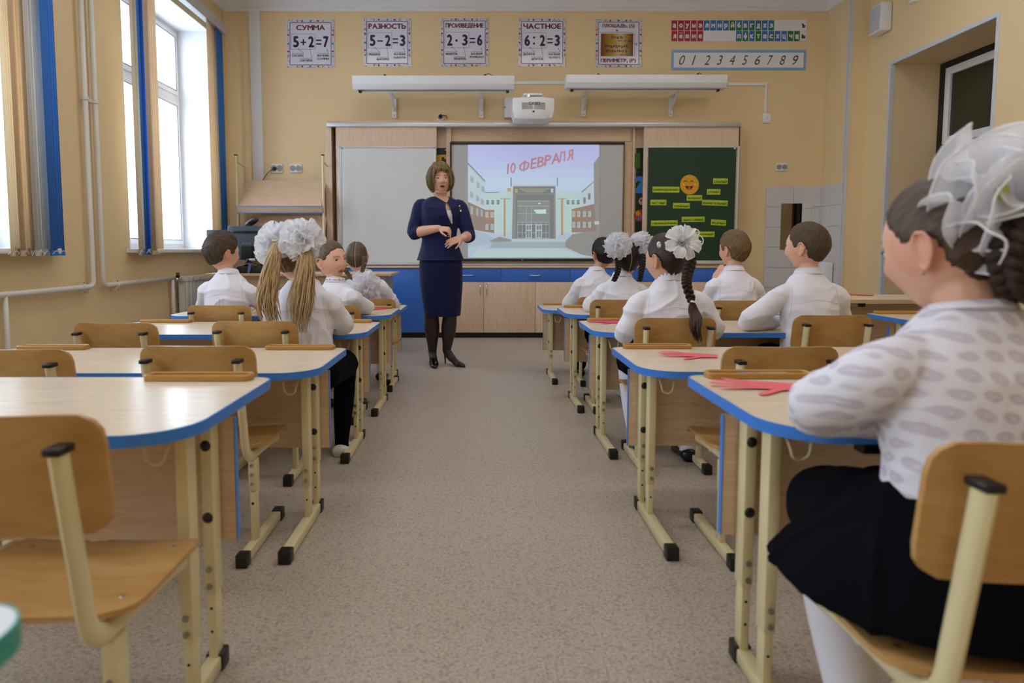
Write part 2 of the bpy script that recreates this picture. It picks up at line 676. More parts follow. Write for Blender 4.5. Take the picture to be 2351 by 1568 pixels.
# white corner guards of the chase and the door recess
GUARD = M('corner guard', '#d3d6da', 0.4, var=0.02)
g = MB()
g.span((XC - 0.004, YJ - 0.004, 0), (XC + 0.035, YJ, ZC - 0.17)).span((XC - 0.004, YJ - 0.004, 0), (XC, YJ + 0.03, ZC - 0.17))
struct(g.build('trim_6', GUARD))
for n, yy, sgn in (('trim_7', DOOR_Y[1], 1), ('trim_8', DOOR_Y[0], -1)):
    g = MB()
    g.span((XR - 0.004, yy - 0.002, 0), (XR, yy + sgn * 0.035, DOOR_H + 0.035)).span((XR - 0.004, yy - sgn * 0.004, 0), (XR + 0.035, yy, DOOR_H))
    struct(g.build(n, GUARD))
g = MB()
g.span((XR - 0.004, DOOR_Y[0], DOOR_H), (XR, DOOR_Y[1], DOOR_H + 0.035)).span((XR, DOOR_Y[0], DOOR_H - 0.004), (XR + 0.035, DOOR_Y[1], DOOR_H))
struct(g.build('trim_9', GUARD))
BASE = M('beige skirting', '#b89a78', 0.45)
struct(MB().span((XL, YB - 0.015, 0), (XC, YB, 0.07)).build('baseboard_back', BASE))
struct(MB().span((XL, YR, 0), (XL + 0.015, YB - 0.015, 0.07)).build('baseboard_left', BASE))
struct(MB().span((XR - 0.015, YR, 0), (XR, DOOR_Y[0], 0.07)).build('baseboard_right', BASE))

# ------------------------------------------------------------------ windows with portals for the daylight


def frame_rect(mb, x, y0, y1, z0, z1, t, d):
    mb.span((x, y0, z0), (x + d, y0 + t, z1)).span((x, y1 - t, z0), (x + d, y1, z1))
    mb.span((x, y0 + t, z0), (x + d, y1 - t, z0 + t)).span((x, y0 + t, z1 - t), (x + d, y1 - t, z1))


for n, (a, b) in enumerate(WINS):
    e = bpy.data.objects.new('window_%d' % (n + 1), None)
    COL.objects.link(e)
    struct(e)
    xf = XL - 0.42
    r = MB()
    rt = 0.012
    r.span((xf + 0.07, a, ZS), (XL + 0.002, a + rt, ZH)).span((xf + 0.07, b - rt, ZS), (XL + 0.002, b, ZH)).span((xf + 0.07, a, ZH - rt), (XL + 0.002, b, ZH))
    r.build('reveal', WHITE_PAINT, e)
    MB().span((xf + 0.07, a - 0.05, ZS - 0.035), (XL + 0.09, b + 0.05, ZS)).build('window_sill', PVC, e, bevel=0.008)
    f = MB()
    frame_rect(f, xf, a, b, ZS, ZH, 0.055, 0.07)
    ym = (a + b) / 2
    zt = 2.60
    f.span((xf, ym - 0.04, ZS + 0.055), (xf + 0.07, ym + 0.04, ZH - 0.055))
    f.span((xf + 0.002, a + 0.055, zt - 0.04), (xf + 0.068, ym - 0.04, zt + 0.04)).span((xf + 0.002, ym + 0.04, zt - 0.04), (xf + 0.068, b - 0.055, zt + 0.04))
    f.build('window_frame', PVC, e, bevel=0.006)
    for (p, q) in ((a + 0.05, ym - 0.035), (ym + 0.035, b - 0.05)):
        for (z0, z1) in ((ZS + 0.05, zt - 0.035), (zt + 0.035, ZH - 0.05)):
            s = MB()
            frame_rect(s, xf + 0.012, p, q, z0, z1, 0.05, 0.075)
            so = s.build('sash', PVC, e, bevel=0.006)
            MB().span((xf + 0.04, p + 0.045, z0 + 0.045), (xf + 0.046, q - 0.045, z1 - 0.045)).build('pane', GLASS, so)
            gk = MB()
            frame_rect(gk, xf + 0.085, p + 0.045, q - 0.045, z0 + 0.045, z1 - 0.045, 0.006, 0.004)
            gk.build('gasket', BLACKP, so)
        h = MB()
        hy = p + 0.025
        h.span((xf + 0.087, hy - 0.012, 1.62), (xf + 0.095, hy + 0.012, 1.70)).tube([(xf + 0.095, hy, 1.67), (xf + 0.125, hy, 1.67), (xf + 0.13, hy, 1.655), (xf + 0.13, hy, 1.545)], 0.008, 8)
        h.build('handle', WHITEP, e, smooth=True)
    L = bpy.data.lights.new('daylight_portal', 'AREA')
    L.shape = 'RECTANGLE'
    L.size, L.size_y = ZH - ZS, b - a
    L.cycles.is_portal = True
    lo = bpy.data.objects.new('daylight_portal', L)
    COL.objects.link(lo)
    lo.location = (XL - WT - 0.02, (a + b) / 2, (ZS + ZH) / 2)
    lo.rotation_euler = (0, -PI / 2, 0)

# outside: snow-covered yard
SNOW = M('snow', '#e8ecf2', 0.8, var=0.05, scale=0.4)
struct(MB().span((-60, -30, -1.3), (XL - WT - 0.1, 40, -1.2)).build('ground_outside', SNOW))
# ------------------------------------------------------------------ ceiling luminaires (lit, above the frame)
LED = M('lit diffuser', '#fdfbff', 0.5, var=0.0, emit=LAMP_POWER)
for i, yy in enumerate((0.6, 3.0, 5.4)):
    for j, xx in enumerate((-1.35, 0.75, 2.85)):
        t = thing('ceiling_light', 'flat lit ceiling panel, %s row from the board, %s' % (('third', 'second', 'first')[i], ('window side', 'middle', 'door side')[j]), 'ceiling light', (xx, yy, ZC), group='ceiling light panels')
        fr = MB()
        for sx in (-1, 1):
            fr.box((sx * 0.59, 0, -0.03), (0.02, 0.62, 0.06)).box((0, sx * 0.30, -0.03), (1.16, 0.02, 0.06))
        fr.build('frame', WHITEP, t)
        MB().box((0, 0, -0.045), (1.16, 0.58, 0.012)).build('diffuser', LED, t)

# ------------------------------------------------------------------ door in the recess
XD = 4.70
d = bpy.data.objects.new('door_1', None)
COL.objects.link(d)
struct(d)
BLK = M('black door frame', '#121214', 0.35, var=0.1)
DARKG = M('dark corridor glass', '#2b2d22', 0.05, var=0.2, scale=2, spec=0.7)
f = MB()
y0, y1 = DOOR_Y
ztr = 2.02
f.span((XD, y0, 0), (XD + 0.09, y0 + 0.07, DOOR_H)).span((XD, y1 - 0.07, 0), (XD + 0.09, y1, DOOR_H))
f.span((XD, y0 + 0.07, DOOR_H - 0.06), (XD + 0.09, y1 - 0.07, DOOR_H)).span((XD, y0 + 0.07, ztr - 0.09), (XD + 0.09, y1 - 0.07, ztr + 0.02))
f.build('door_frame', BLK, d)
t = MB()
frame_rect(t, XD + 0.005, y0 + 0.07, y1 - 0.07, ztr + 0.02, DOOR_H - 0.06, 0.075, 0.05)
tr = t.build('transom_frame', PVC, d, bevel=0.006)
MB().span((XD + 0.03, y0 + 0.14, ztr + 0.09), (XD + 0.036, y1 - 0.14, DOOR_H - 0.13)).build('pane', DARKG, tr)
t = MB()
frame_rect(t, XD + 0.015, y0 + 0.07, y1 - 0.07, 0.005, ztr - 0.09, 0.14, 0.05)
t.span((XD + 0.02, y0 + 0.2, 0.14), (XD + 0.06, y1 - 0.2, 0.95))
lf = t.build('door_leaf', BLK, d, bevel=0.004)
MB().span((XD + 0.035, y0 + 0.2, 0.95), (XD + 0.041, y1 - 0.2, ztr - 0.23)).build('pane', DARKG, lf)
MB().tube([(XD + 0.015, y1 - 0.14, 1.03), (XD - 0.04, y1 - 0.14, 1.03), (XD - 0.045, y1 - 0.26, 1.03)], 0.01, 8).build('handle', CHROME, lf, smooth=True)

# ------------------------------------------------------------------ washed-grey tiles and mirror at the back right
TILE = M('pale grey wood-look tile', '#d6d3d2', 0.4, var=0.07, scale=3, stretch=(2, 2, 45))
a, b = atY(1750, 685, YB), atY(1921, 428, YB)
nx, nz = 2, 6
zb = 0.30
tw, th = (XC - a.x) / nx, (b.z - zb) / nz
sp = struct(MB().span((a.x, YB - 0.006, zb), (XC, YB, b.z)).build('wall_tiling', M('tile grout', '#cbc8c6', 0.8)))
me = MB().box((0, 0, 0), (tw - 0.004, 0.008, th - 0.004)).mesh('tile', bevel=0.0015)
me.materials.append(TILE)
for i in range(nx):
    for j in range(nz):
        o = bpy.data.objects.new('tile', me)
        COL.objects.link(o)
        o.parent = sp
        o.location = (a.x + tw * (i + 0.5), YB - 0.010, zb + th * (j + 0.5))
tw2 = (YB - YJ - 0.03) / 2
me = MB().box((0, 0, 0), (0.008, tw2 - 0.004, th - 0.004)).mesh('tile', bevel=0.0015)
me.materials.append(TILE)
for i in range(2):
    for j in range(nz):
        o = bpy.data.objects.new('tile', me)
        COL.objects.link(o)
        o.parent = sp
        o.location = (XC - 0.005, YB - 0.015 - tw2 * (i + 0.5), zb + th * (j + 0.5))
a, b = atY(1790, 573, YB - 0.02), atY(1869, 467, YB - 0.02)
t = thing('wall_mirror', 'rectangular frameless mirror on the grey tiles behind the boys', 'mirror', ((a.x + b.x) / 2, YB - 0.02, a.z))
MB().box((0, 0, (b.z - a.z) / 2), (b.x - a.x, 0.006, b.z - a.z)).build('mirror_glass', M('silvered mirror', '#f2f2ee', 0.015, metal=1.0, var=0.0), t)
for sx in (-1, 1):
    MB().box((sx * (b.x - a.x) / 3, 0.0, -0.004), (0.03, 0.012, 0.012)).build('clip', CHROME, t)
a, b = atY(1908, 655, YB - 0.02), atY(1933, 596, YB - 0.02)
t = thing('paper_towel_dispenser', 'small white dispenser on the grey tiles beside the mirror', 'dispenser', (XC - 0.02, YB - 0.27, a.z - 0.02))
MB().box((-0.05, 0, 0.15), (0.10, 0.22, 0.30)).build('case', WHITEP, t, bevel=0.012)
MB().box((-0.102, 0, 0.06), (0.006, 0.12, 0.05)).build('slot', M('grey plastic', '#9a9da2', 0.4), t)
# ------------------------------------------------------------------ vertical blinds on the window wall
BL_BEIGE = make_cloth_thin('beige blind fabric', '#f4e6cc', 0.0, 0.4)
BL_PEACH = make_cloth_thin('peach blind fabric', '#f0dabc', 0.0, 0.4)
BL_WHITE = make_cloth_thin('white blind fabric', '#f8f8f6', 0.0, 0.45)
BL_BLUE = make_cloth_thin('blue blind fabric', '#5c9cee', 0.0, 0.35)
BEAD = M('white bead chain', '#e6e2d6', 0.4)


def blind(label, y_rail, slats, chain=None):
    t = thing('vertical_blind', label, 'blinds', (XL + 0.09, y_rail[0], ZS))
    o = t.location
    MB().span((-0.035, 0, 2.36), (0.03, y_rail[1] - y_rail[0], 2.44)).build('head_rail', ALU, t, bevel=0.006)
    MB().span((0.03, -0.01, 2.36), (0.036, y_rail[1] - y_rail[0] + 0.01, 2.47)).build('valance', M('valance grey', '#c3bfc0', 0.4), t)
    for (pa, pb, X1, X2, mt) in slats:
        p1, p2 = atX(pa, 560, X1), atX(pb, 560, X2)
        zb = 0.935
        a_, b_ = Vector((p1.x, p1.y, 0)), Vector((p2.x, p2.y, 0))
        nrm = Vector((-(b_ - a_).y, (b_ - a_).x, 0)).normalized()
        mb = MB()
        n = 6
        q = []
        for i in range(n + 1):
            u = i / n
            q.append(a_.lerp(b_, u) + nrm * 0.006 * math.sin(PI * u))
        for i in range(n):
            c0, c1 = q[i], q[i + 1]
            mb.add([(c0.x, c0.y, zb), (c1.x, c1.y, zb), (c1.x, c1.y, ZS + 2.36), (c0.x, c0.y, ZS + 2.36)], [(0, 1, 2, 3)])
        mb.v = [Vector((v.x - o.x, v.y - o.y, v.z - o.z)) for v in mb.v]
        s = mb.build('slat', mt, t, smooth='all')
        md = s.modifiers.new('thickness', 'SOLIDIFY')
        md.thickness = 0.0012
        # weight pocket and bead chain at the foot of the slat
        w_ = MB()
        for i in range(n):
            c0, c1 = q[i] - o, q[i + 1] - o
            for sg in (-1, 1):
                w_.add([(c0 + nrm * 0.003 * sg).to_tuple()[:2] + (zb - ZS,), (c1 + nrm * 0.003 * sg).to_tuple()[:2] + (zb - ZS,), (c1 + nrm * 0.003 * sg).to_tuple()[:2] + (zb - ZS + 0.035,), (c0 + nrm * 0.003 * sg).to_tuple()[:2] + (zb - ZS + 0.035,)], [(0, 1, 2, 3)])
        w_.build('weight_pocket', mt, s)
        bc = MB()
        for sg in (-1, 1):
            pts = []
            for i in range(9):
                u = i / 8
                c = q[0].lerp(q[n], u) - o + nrm * 0.012 * sg
                pts.append((c.x, c.y, zb - ZS + 0.012 + 0.022 * abs(math.sin(u * PI * 2))))
            for i in range(8):
                for k in range(4):
                    bc.ell(Vector(pts[i]).lerp(Vector(pts[i + 1]), k / 4), 0.0026, 5, 4)
        tag(bc.build('bead_chain', BEAD, s), kind='stuff')
    if chain:
        p = atX(chain[0], 0, XL + 0.08) - o
        q = atX(chain[1], chain[2], XL + 0.08) - o
        c = MB()
        k = 60
        for i in range(k):
            u = i / (k - 1)
            for dx in (0, 0.02):
                c.ell((p.x, q.y + dx, q.z + (2.36 - q.z) * u), 0.0028, 5, 4)
        c.tube([(p.x, q.y, q.z), (p.x, q.y + 0.01, q.z - 0.012), (p.x, q.y + 0.02, q.z)], 0.003, 5)
        tag(c.build('pull_chain', BEAD, t), kind='stuff')
    return t


xb = XL + 0.09
blind('vertical blind gathered in a wide beige, white and blue bundle at the nearest window', (2.5, 4.72),
      [(24, 52, xb + 0.05, xb - 0.01, BL_BEIGE), (46, 76, xb + 0.045, xb - 0.03, BL_PEACH), (70, 90, xb + 0.03, xb - 0.03, BL_BEIGE), (80, 112, xb + 0.03, xb - 0.035, BL_WHITE), (98, 124, xb + 0.01, xb - 0.03, BL_WHITE), (116, 148, xb + 0.035, xb - 0.02, BL_BLUE)], (128, 146, 305))
blind('vertical blind parted into a narrow beige and blue bundle at the far window', (5.55, 7.66),
      [(318, 338, xb + 0.03, xb - 0.04, BL_BEIGE), (333, 351, xb + 0.03, xb - 0.03, BL_BLUE), (348, 376, xb + 0.035, xb - 0.03, BL_PEACH), (489, 513, xb + 0.03, xb - 0.03, BL_PEACH), (510, 524, xb + 0.03, xb - 0.0, BL_BLUE)])

# ------------------------------------------------------------------ heating pipes and radiator
xp = XL + 0.045


def P(px, py, x=xp):
    return atX(px, py, x)


def bend(pts, r=0.06, n=5):
    out = [Vector(pts[0])]
    for i in range(1, len(pts) - 1):
        a, b, c = Vector(pts[i - 1]), Vector(pts[i]), Vector(pts[i + 1])
        u, v = (a - b).normalized(), (c - b).normalized()
        p, q = b + u * r, b + v * r
        for k in range(n + 1):
            t = k / n
            out.append(p * (1 - t) ** 2 + b * 2 * t * (1 - t) + q * t * t)
    out.append(Vector(pts[-1]))
    return out


def pipe_thing(label, pts, r, clamps, branch):
    t = thing('heating_pipe', label, 'pipe', (xp, pts[1].y, 0), group=None)
    o = Vector((xp, pts[1].y, 0))
    MB().tube([p - o for p in bend(pts)], r, 12).build('pipe_run', PIPE, t, smooth='all')
    for c in clamps:
        m = MB()
        c = c - o
        m.box((c.x - 0.012, c.y, c.z), (0.045, 0.012, 0.085)).lathe([(r + 0.006, -0.012), (r + 0.006, 0.012)], c, 'Y', 12)
        m.build('pipe_clamp', PIPE, t)
        for sg in (-1, 1):
            MB().ell((c.x + 0.008, c.y, c.z + sg * 0.034), 0.006, 8, 6).build('screw', BLACKP, t)
    for (p, q) in branch:
        MB().tube([p - o, q - o], r * 0.8, 12).build('branch_pipe', PIPE, t, smooth='all')
    return t


zt = ZC - 0.02
ya = P(214, 640).y
yb_ = P(236, 640).y
zr = P(222, 657).z
pa = [Vector((xp, ya, zt)), Vector((xp, ya, zr)), Vector((xp, 3.2, zr))]
pb = [Vector((xp, yb_, zt)), Vector((xp, yb_, zr)), Vector((xp, P(402, 638).y, P(402, 638).z))]
pipe_thing('white heating riser that turns towards the near window', pa, 0.019, [Vector((xp, P(190, 660).y, zr))],
           [(Vector((xp, P(12, 690).y, zr)), Vector((xp, P(12, 690).y, 0.03)))])
pipe_thing('white heating riser that turns towards the radiator', pb, 0.019, [Vector((xp, P(267, 655).y, P(267, 655).z))],
           [(Vector((xp, P(396, 640).y, P(396, 640).z)), Vector((xp, P(396, 640).y, 0.09)))])
t = thing('pipe_bracket', 'small double clamp holding the two white risers to the wall', 'bracket', (xp, (ya + yb_) / 2, P(207, 230).z))
m = MB()
for sg in (-1, 1):
    m.lathe([(0.025, -0.012), (0.025, 0.012)], (0, sg * (yb_ - ya) / 2, 0), 'Z', 12)
m.box((-0.02, 0, 0), (0.03, 0.12, 0.02))
m.build('clamp_band', PIPE, t)

yr0 = P(408, 640).y
t = thing('radiator', 'white ribbed radiator beneath the far window', 'radiator', (XL + 0.07, yr0, 0.12))
zr_ = atX(430, 632, XL + 0.07).z - 0.12
rib = None
for k in range(13):
    if rib is None:
        m = MB()
        m.box((0, 0, zr_ / 2), (0.075, 0.035, zr_ - 0.05)).box((0.012, 0, zr_ - 0.03), (0.10, 0.07, 0.05)).box((0.012, 0, 0.03), (0.10, 0.07, 0.05)).box((0.045, 0, zr_ / 2), (0.012, 0.066, zr_ - 0.04))
        rib = m.build('rib', PIPE, t, bevel=0.008)
        o = rib
    else:
        o = rib.copy()
        COL.objects.link(o)
    o.location = (0, 0.05 + k * 0.08, 0)
m = MB().tube([(0.0, -0.09, zr_ - 0.03), (0.0, 0.02, zr_ - 0.03)], 0.014, 10)
m.build('inlet', CHROME, t, smooth='all')
m = MB().ell((0.0, -0.05, zr_ + 0.0), (0.018, 0.025, 0.018), 10, 8).box((0, -0.05, zr_ + 0.025), (0.012, 0.05, 0.012))
m.build('valve', BLACKP, t)
for yy in (0.2, 0.9):
    MB().box((-0.02, yy, -0.05), (0.03, 0.03, 0.15)).build('bracket', PIPE, t)
# ------------------------------------------------------------------ posters above the board
YP = YB - 0.003
CONF = [M('confetti ' + n, c, 0.5) for n, c in (('yellow', '#d8c93a'), ('green', '#3f9a4f'), ('blue', '#3a74c4'), ('magenta', '#b3255f'), ('orange', '#d68a2d'), ('violet', '#5a4a9a'))]
NAVY_INK = M('navy ink', '#1d1c5c', 0.35)
MAROON_INK = M('maroon ink', '#6a1420', 0.4)
GREEN_INK = M('green ink', '#2f5a4a', 0.4)
ROSE_INK = M('rose line', '#b08a98', 0.4)
POSTER = M('glossy poster sheet', '#e3e1ee', 0.16, var=0.01, spec=0.6)


def line(mb, x0, y0, x1, y1, Y, w=0.8, mi=0):
    a, b = atY(x0, y0, Y), atY(x1, y1, Y)
    d = (b - a).normalized()
    n = Vector((-d.z, 0, d.x)) * (w * Y / F / 2)
    mb.poly([a - n, b - n, b + n, a + n], mi)


def poster(label, x0, y0, x1, y1, title, expr, notes, area=False):
    c = atY((x0 + x1) / 2, y1, YP)
    t = thing('wall_poster', label, 'poster', (c.x, YP, c.z), group='framed maths posters')
    parts = []
    m = MB()
    wallrect(m, x0, y0, x1, y1, YP, d=0.004)
    parts.append(m.build('sheet', POSTER))
    Y = YP - 0.0055
    W, Hh = x1 - x0, y1 - y0
    rnd = random.Random(int(x0))
    m = MB()
    bw = 7.0
    n = 0
    for side in range(4):
        ln = W if side < 2 else Hh
        k = int(ln / 3.4)
        for i in range(k):
            for row in range(2):
                u = (i + 0.5) / k * ln + rnd.uniform(-0.7, 0.7)
                v = 1.7 + row * 3.0 + rnd.uniform(-0.5, 0.5)
                s = rnd.uniform(1.1, 2.6)
                px, py = {0: (x0 + u, y0 + v), 1: (x0 + u, y1 - v), 2: (x0 + v, y0 + u), 3: (x1 - v, y0 + u)}[side]
                px, py = min(max(px, x0 + 1.4), x1 - 1.4), min(max(py, y0 + 1.4), y1 - 1.4)
                q = atY(px, py, Y)
                r = s * Y / F / 2
                kk = rnd.choice((3, 4, 6))
                ph = rnd.random() * 6
                m.poly([(q.x + r * math.cos(ph + 2 * PI * j / kk), Y, q.z + r * math.sin(ph + 2 * PI * j / kk)) for j in range(kk)], rnd.randrange(6))
        for fx, ci in ((0.32, 3), (0.66, 3), (0.22, 4), (0.76, 4), (0.5, 2)):
            u = fx * ln
            px, py = {0: (x0 + u, y0 + 3.4), 1: (x0 + u, y1 - 3.4), 2: (x0 + 3.0, y0 + u), 3: (x1 - 3.0, y0 + u)}[side]
            q = atY(px, py, Y)
            r = 2.3 * Y / F
            m.poly([(q.x + r * math.cos(2 * PI * j / 7), Y - 0.0006, q.z + r * math.sin(2 * PI * j / 7)) for j in range(7)], ci)
    parts.append(tag(m.build('confetti_border', CONF), kind='stuff'))
    m = MB()
    i0, i1, j0, j1 = x0 + bw, x1 - bw, y0 + bw, y1 - bw
    for seg in ((i0, j0, i1, j0), (i0, j1, i1, j1), (i0, j0, i0, j1), (i1, j0, i1, j1)):
        line(m, *seg, Y, 1.2)
    parts.append(m.build('frame_line', NAVY_INK))
    m = MB()
    if not area:
        tw = min(W - 22, 13.2 * len(title))
        put_text(m, title, (x0 + x1) / 2 - tw / 2, y0 + 12, (x0 + x1) / 2 + tw / 2, y0 + 24.5, Y, 0.035)
        parts.append(m.build('title', MAROON_INK))
        m = MB()
        put_text(m, expr[0], x0 + 14, y0 + 38, x0 + 27, y0 + 64, Y, 0.05)
        if expr[1] == '·':
            q = atY(x0 + 36, y0 + 52, Y)
            m.poly([(q.x + 0.014 * math.cos(2 * PI * j / 12), Y, q.z + 0.014 * math.sin(2 * PI * j / 12)) for j in range(12)])
        elif expr[1] == ':':
            for dy in (44, 58):
                q = atY(x0 + 36, y0 + dy, Y)
                m.poly([(q.x + 0.013 * math.cos(2 * PI * j / 12), Y, q.z + 0.013 * math.sin(2 * PI * j / 12)) for j in range(12)])
        else:
            line(m, x0 + 31, y0 + 52, x0 + 44, y0 + 52, Y, 3.0)
            if expr[1] == '+':
                line(m, x0 + 37.5, y0 + 45, x0 + 37.5, y0 + 59, Y, 3.0)
        put_text(m, expr[2], x0 + 49, y0 + 38, x0 + 62, y0 + 64, Y, 0.05)
        line(m, x0 + 66.5, y0 + 47.5, x0 + 79, y0 + 47.5, Y, 3.2)
        line(m, x0 + 66.5, y0 + 56, x0 + 79, y0 + 56, Y, 3.2)
        put_text(m, expr[3], x0 + 83, y0 + 38, x0 + 95.5, y0 + 64, Y, 0.05)
        parts.append(m.build('expression', NAVY_INK))
        m = MB()
        for seg in ((10, 33, 64.5, 33), (10, 68.5, 64.5, 68.5), (10, 33, 10, 68.5), (64.5, 33, 64.5, 68.5)):
            line(m, x0 + seg[0], y0 + seg[1], x0 + seg[2], y0 + seg[3], Y, 0.8)
        parts.append(m.build('box_line', ROSE_INK))
        m = MB()
        for s, bx in zip(notes, ((11, 80, 38, 85.5), (30, 91, 58, 96.5), (69, 80, 96, 85), (69 if len(notes[3]) < 9 else 66, 87.5, 96 if len(notes[3]) < 9 else 99, 92.5))):
            put_text(m, s, x0 + bx[0], y0 + bx[1], x0 + bx[2], y0 + bx[3], Y, 0.02)
        parts.append(tag(m.build('caption', BLACK_INK), kind='stuff'))
        m = MB()
        for seg in ((11, 78, 38, 78), (38, 78, 26, 67), (30, 89, 57, 89), (57, 89, 53, 68), (70, 78, 95.5, 78), (95.5, 78, 92, 69)):
            line(m, x0 + seg[0], y0 + seg[1], x0 + seg[2], y0 + seg[3], Y, 0.6)
        for (px, py) in ((26, 67), (53, 68), (92, 69)):
            q = atY(x0 + px, y0 + py, Y)
            m.poly([(q.x, Y, q.z + 0.006), (q.x - 0.006, Y, q.z - 0.008), (q.x + 0.009, Y, q.z - 0.008)])
        parts.append(tag(m.build('arrow', GREEN_INK), kind='stuff'))
    else:
        put_text(m, 'ПЛОЩАДЬ, (S)', x0 + 16, y0 + 11, x1 - 17, y0 + 21.5, Y, 0.03)
        parts.append(m.build('title', MAROON_INK))
        m = MB()
        put_text(m, 'ПЕРИМЕТР, (P)', x0 + 12, y1 - 20.5, x1 - 14, y1 - 10, Y, 0.03)
        parts.append(m.build('title', MAROON_INK))
        g = MB()
        wallrect(g, x0 + 12, y0 + 33, x1 - 20, y1 - 26, Y)
        gm, nt, b, out = nmat('gold printed rectangle')
        tc = nt.nodes.new('ShaderNodeTexCoord')
        sp_ = nt.nodes.new('ShaderNodeSeparateXYZ')
        nt.links.new(tc.outputs['Generated'], sp_.inputs[0])
        nt.links.new(ramp(nt, sp_.outputs[0], [(0.0, lin('#7a1c08')), (0.14, lin('#8a6414')), (0.32, lin('#b08a1e')), (0.62, lin('#d8c084')), (0.85, lin('#9a7a14')), (1.0, lin('#6a2c08'))]), b.inputs['Base Color'])
        b.inputs['Roughness'].default_value = 0.25
        parts.append(g.build('gold_panel', gm))
        m = MB()
        Y2 = Y - 0.001
        put_text(m, 'S=a·b', x0 + 36, y0 + 38, x0 + 63, y0 + 45, Y2, 0.02)
        put_text(m, 'P=a+b+a+b', x0 + 22, y0 + 58, x0 + 76, y0 + 66, Y2, 0.02)
        put_text(m, 'P=(a+b)·2', x0 + 25, y0 + 70, x0 + 73, y0 + 78, Y2, 0.02)
        put_text(m, 'см, м, дм', x0 + 52, y0 + 48, x0 + 84, y0 + 52, Y2, 0.02)
        put_text(m, 'см, м', x0 + 56, y0 + 80, x0 + 74, y0 + 84, Y2, 0.02)
        put_text(m, 'a', x0 + 47, y0 + 24, x0 + 52, y0 + 28, Y, 0.03)
        put_text(m, 'b', x1 - 15, y0 + 54, x1 - 11, y0 + 60, Y, 0.02)
        line(m, x0 + 12, y0 + 30, x1 - 20, y0 + 30, Y, 0.7)
        line(m, x1 - 17, y0 + 33, x1 - 17, y1 - 26, Y, 0.7)
        parts.append(m.build('formula', NAVY_INK))
    for p in parts:
        for v in p.data.vertices:
            v.co -= Vector(t.location)
        p.parent = t


poster('white maths poster titled СУММА, leftmost of the row', 659, 45, 767, 156, 'СУММА', '5+27', ['СЛАГАЕМОЕ', 'СЛАГАЕМОЕ', 'ЗНАЧЕНИЕ', 'СУММЫ'])
poster('white maths poster titled РАЗНОСТЬ above the first board lamp', 835, 42, 943, 153, 'РАЗНОСТЬ', '5-23', ['УМЕНЬШАЕМОЕ', 'ВЫЧИТАЕМОЕ', 'ЗНАЧЕНИЕ', 'РАЗНОСТИ'])
poster('white maths poster titled ПРОИЗВЕДЕНИЕ, third in the row', 1012, 41, 1121, 153, 'ПРОИЗВЕДЕНИЕ', '2·36', ['МНОЖИТЕЛЬ', 'МНОЖИТЕЛЬ', 'ЗНАЧЕНИЕ', 'ПРОИЗВЕДЕНИЯ'])
poster('white maths poster titled ЧАСТНОЕ above the projector', 1190, 42, 1299, 153, 'ЧАСТНОЕ', '6:23', ['ДЕЛИМОЕ', 'ДЕЛИТЕЛЬ', 'ЗНАЧЕНИЕ', 'ЧАСТНОГО'])
poster('poster with gold rectangle titled ПЛОЩАДЬ and ПЕРИМЕТР', 1367, 44, 1474, 155, '', '', [], True)

# alphabet strip
X0, X1, Y0, Y1 = 1541, 1852, 46, 95
c = atY((X0 + X1) / 2, Y1, YP)
t = thing('alphabet_strip', 'two-row strip of red, blue and green letter cells', 'wall chart', (c.x, YP, c.z))
m = MB()
wallrect(m, X0, Y0, X1, Y1, YP, d=0.004)
pl = [m.build('sheet', PAPER)]
Y = YP - 0.0055
cw, rh = (X1 - X0) / 21, (Y1 - Y0) / 2
cells, lets, dark = MB(), MB(), MB()
for r, s in enumerate(('аоуыэлмнрйбвгджз....ъ', 'яёюие.....пфктшсхцчщь')):
    for i, ch in enumerate(s):
        if ch == '.':
            continue
        x, y = X0 + i * cw, Y0 + r * rh
        q = (x + 0.5, y + 0.6, x + cw - 0.5, y + rh - 0.6)
        if i < 5:
            wallrect(cells, *q, Y, 0)
        elif i < 20:
            k = 1 if ch in 'лмнршцхжк' else 2 if ch in 'йчщт' else 3
            wallrect(cells, *q, Y, 1 if k != 2 else 2)
            if k == 3:
                a, b = atY(q[0], q[3], Y), atY(q[2], q[1], Y)
                cells.poly([(a.x, Y - 0.0008, a.z), (b.x, Y - 0.0008, a.z), (b.x, Y - 0.0008, b.z)], 2)
        tall = ch in 'бйёф'
        lo = ch in 'руфщцд'
        lets = MB()
        put_text(lets, ch, x + 3.4, y + (4.5 if tall else 8), x + cw - 3.0, y + (20.5 if lo else 18), Y - 0.0016, 0.05)
        pl.append(lets.build('letter', PAPER if i < 20 else BLACK_INK))
pl += [cells.build('letter_cell', [M('red card', '#b01c26', 0.4), M('blue card', '#2f74ba', 0.4), M('green card', '#1f7a34', 0.4)])]
for p in pl:
    for v in p.data.vertices:
        v.co -= Vector(t.location)
    p.parent = t
# digit strip
X0, X1, Y0, Y1 = 1541, 1851, 115, 161
c = atY((X0 + X1) / 2, Y1, YP)
t = thing('number_strip', 'long white strip of handwritten digits with a light blue frame', 'wall chart', (c.x, YP, c.z))
m = MB()
wallrect(m, X0, Y0, X1, Y1, YP, d=0.004)
pl = [m.build('frame', M('light blue border', '#7fb0da', 0.4))]
m = MB()
wallrect(m, X0 + 5.5, Y0 + 6, X1 - 5.5, Y1 - 6, Y)
pl.append(m.build('sheet', PAPER))
m = MB()
for i in range(10):
    x = 1559 + i * 28.9
    m = MB()
    put_text(m, str(i), x, 127, x + 14 - (4 if i == 1 else 0), 149, Y - 0.001, -0.012, 0.35)
    pl.append(m.build('digit', M('pencil grey ink', '#4a4848', 0.5)))
for p in pl:
    for v in p.data.vertices:
        v.co -= Vector(t.location)
    p.parent = t

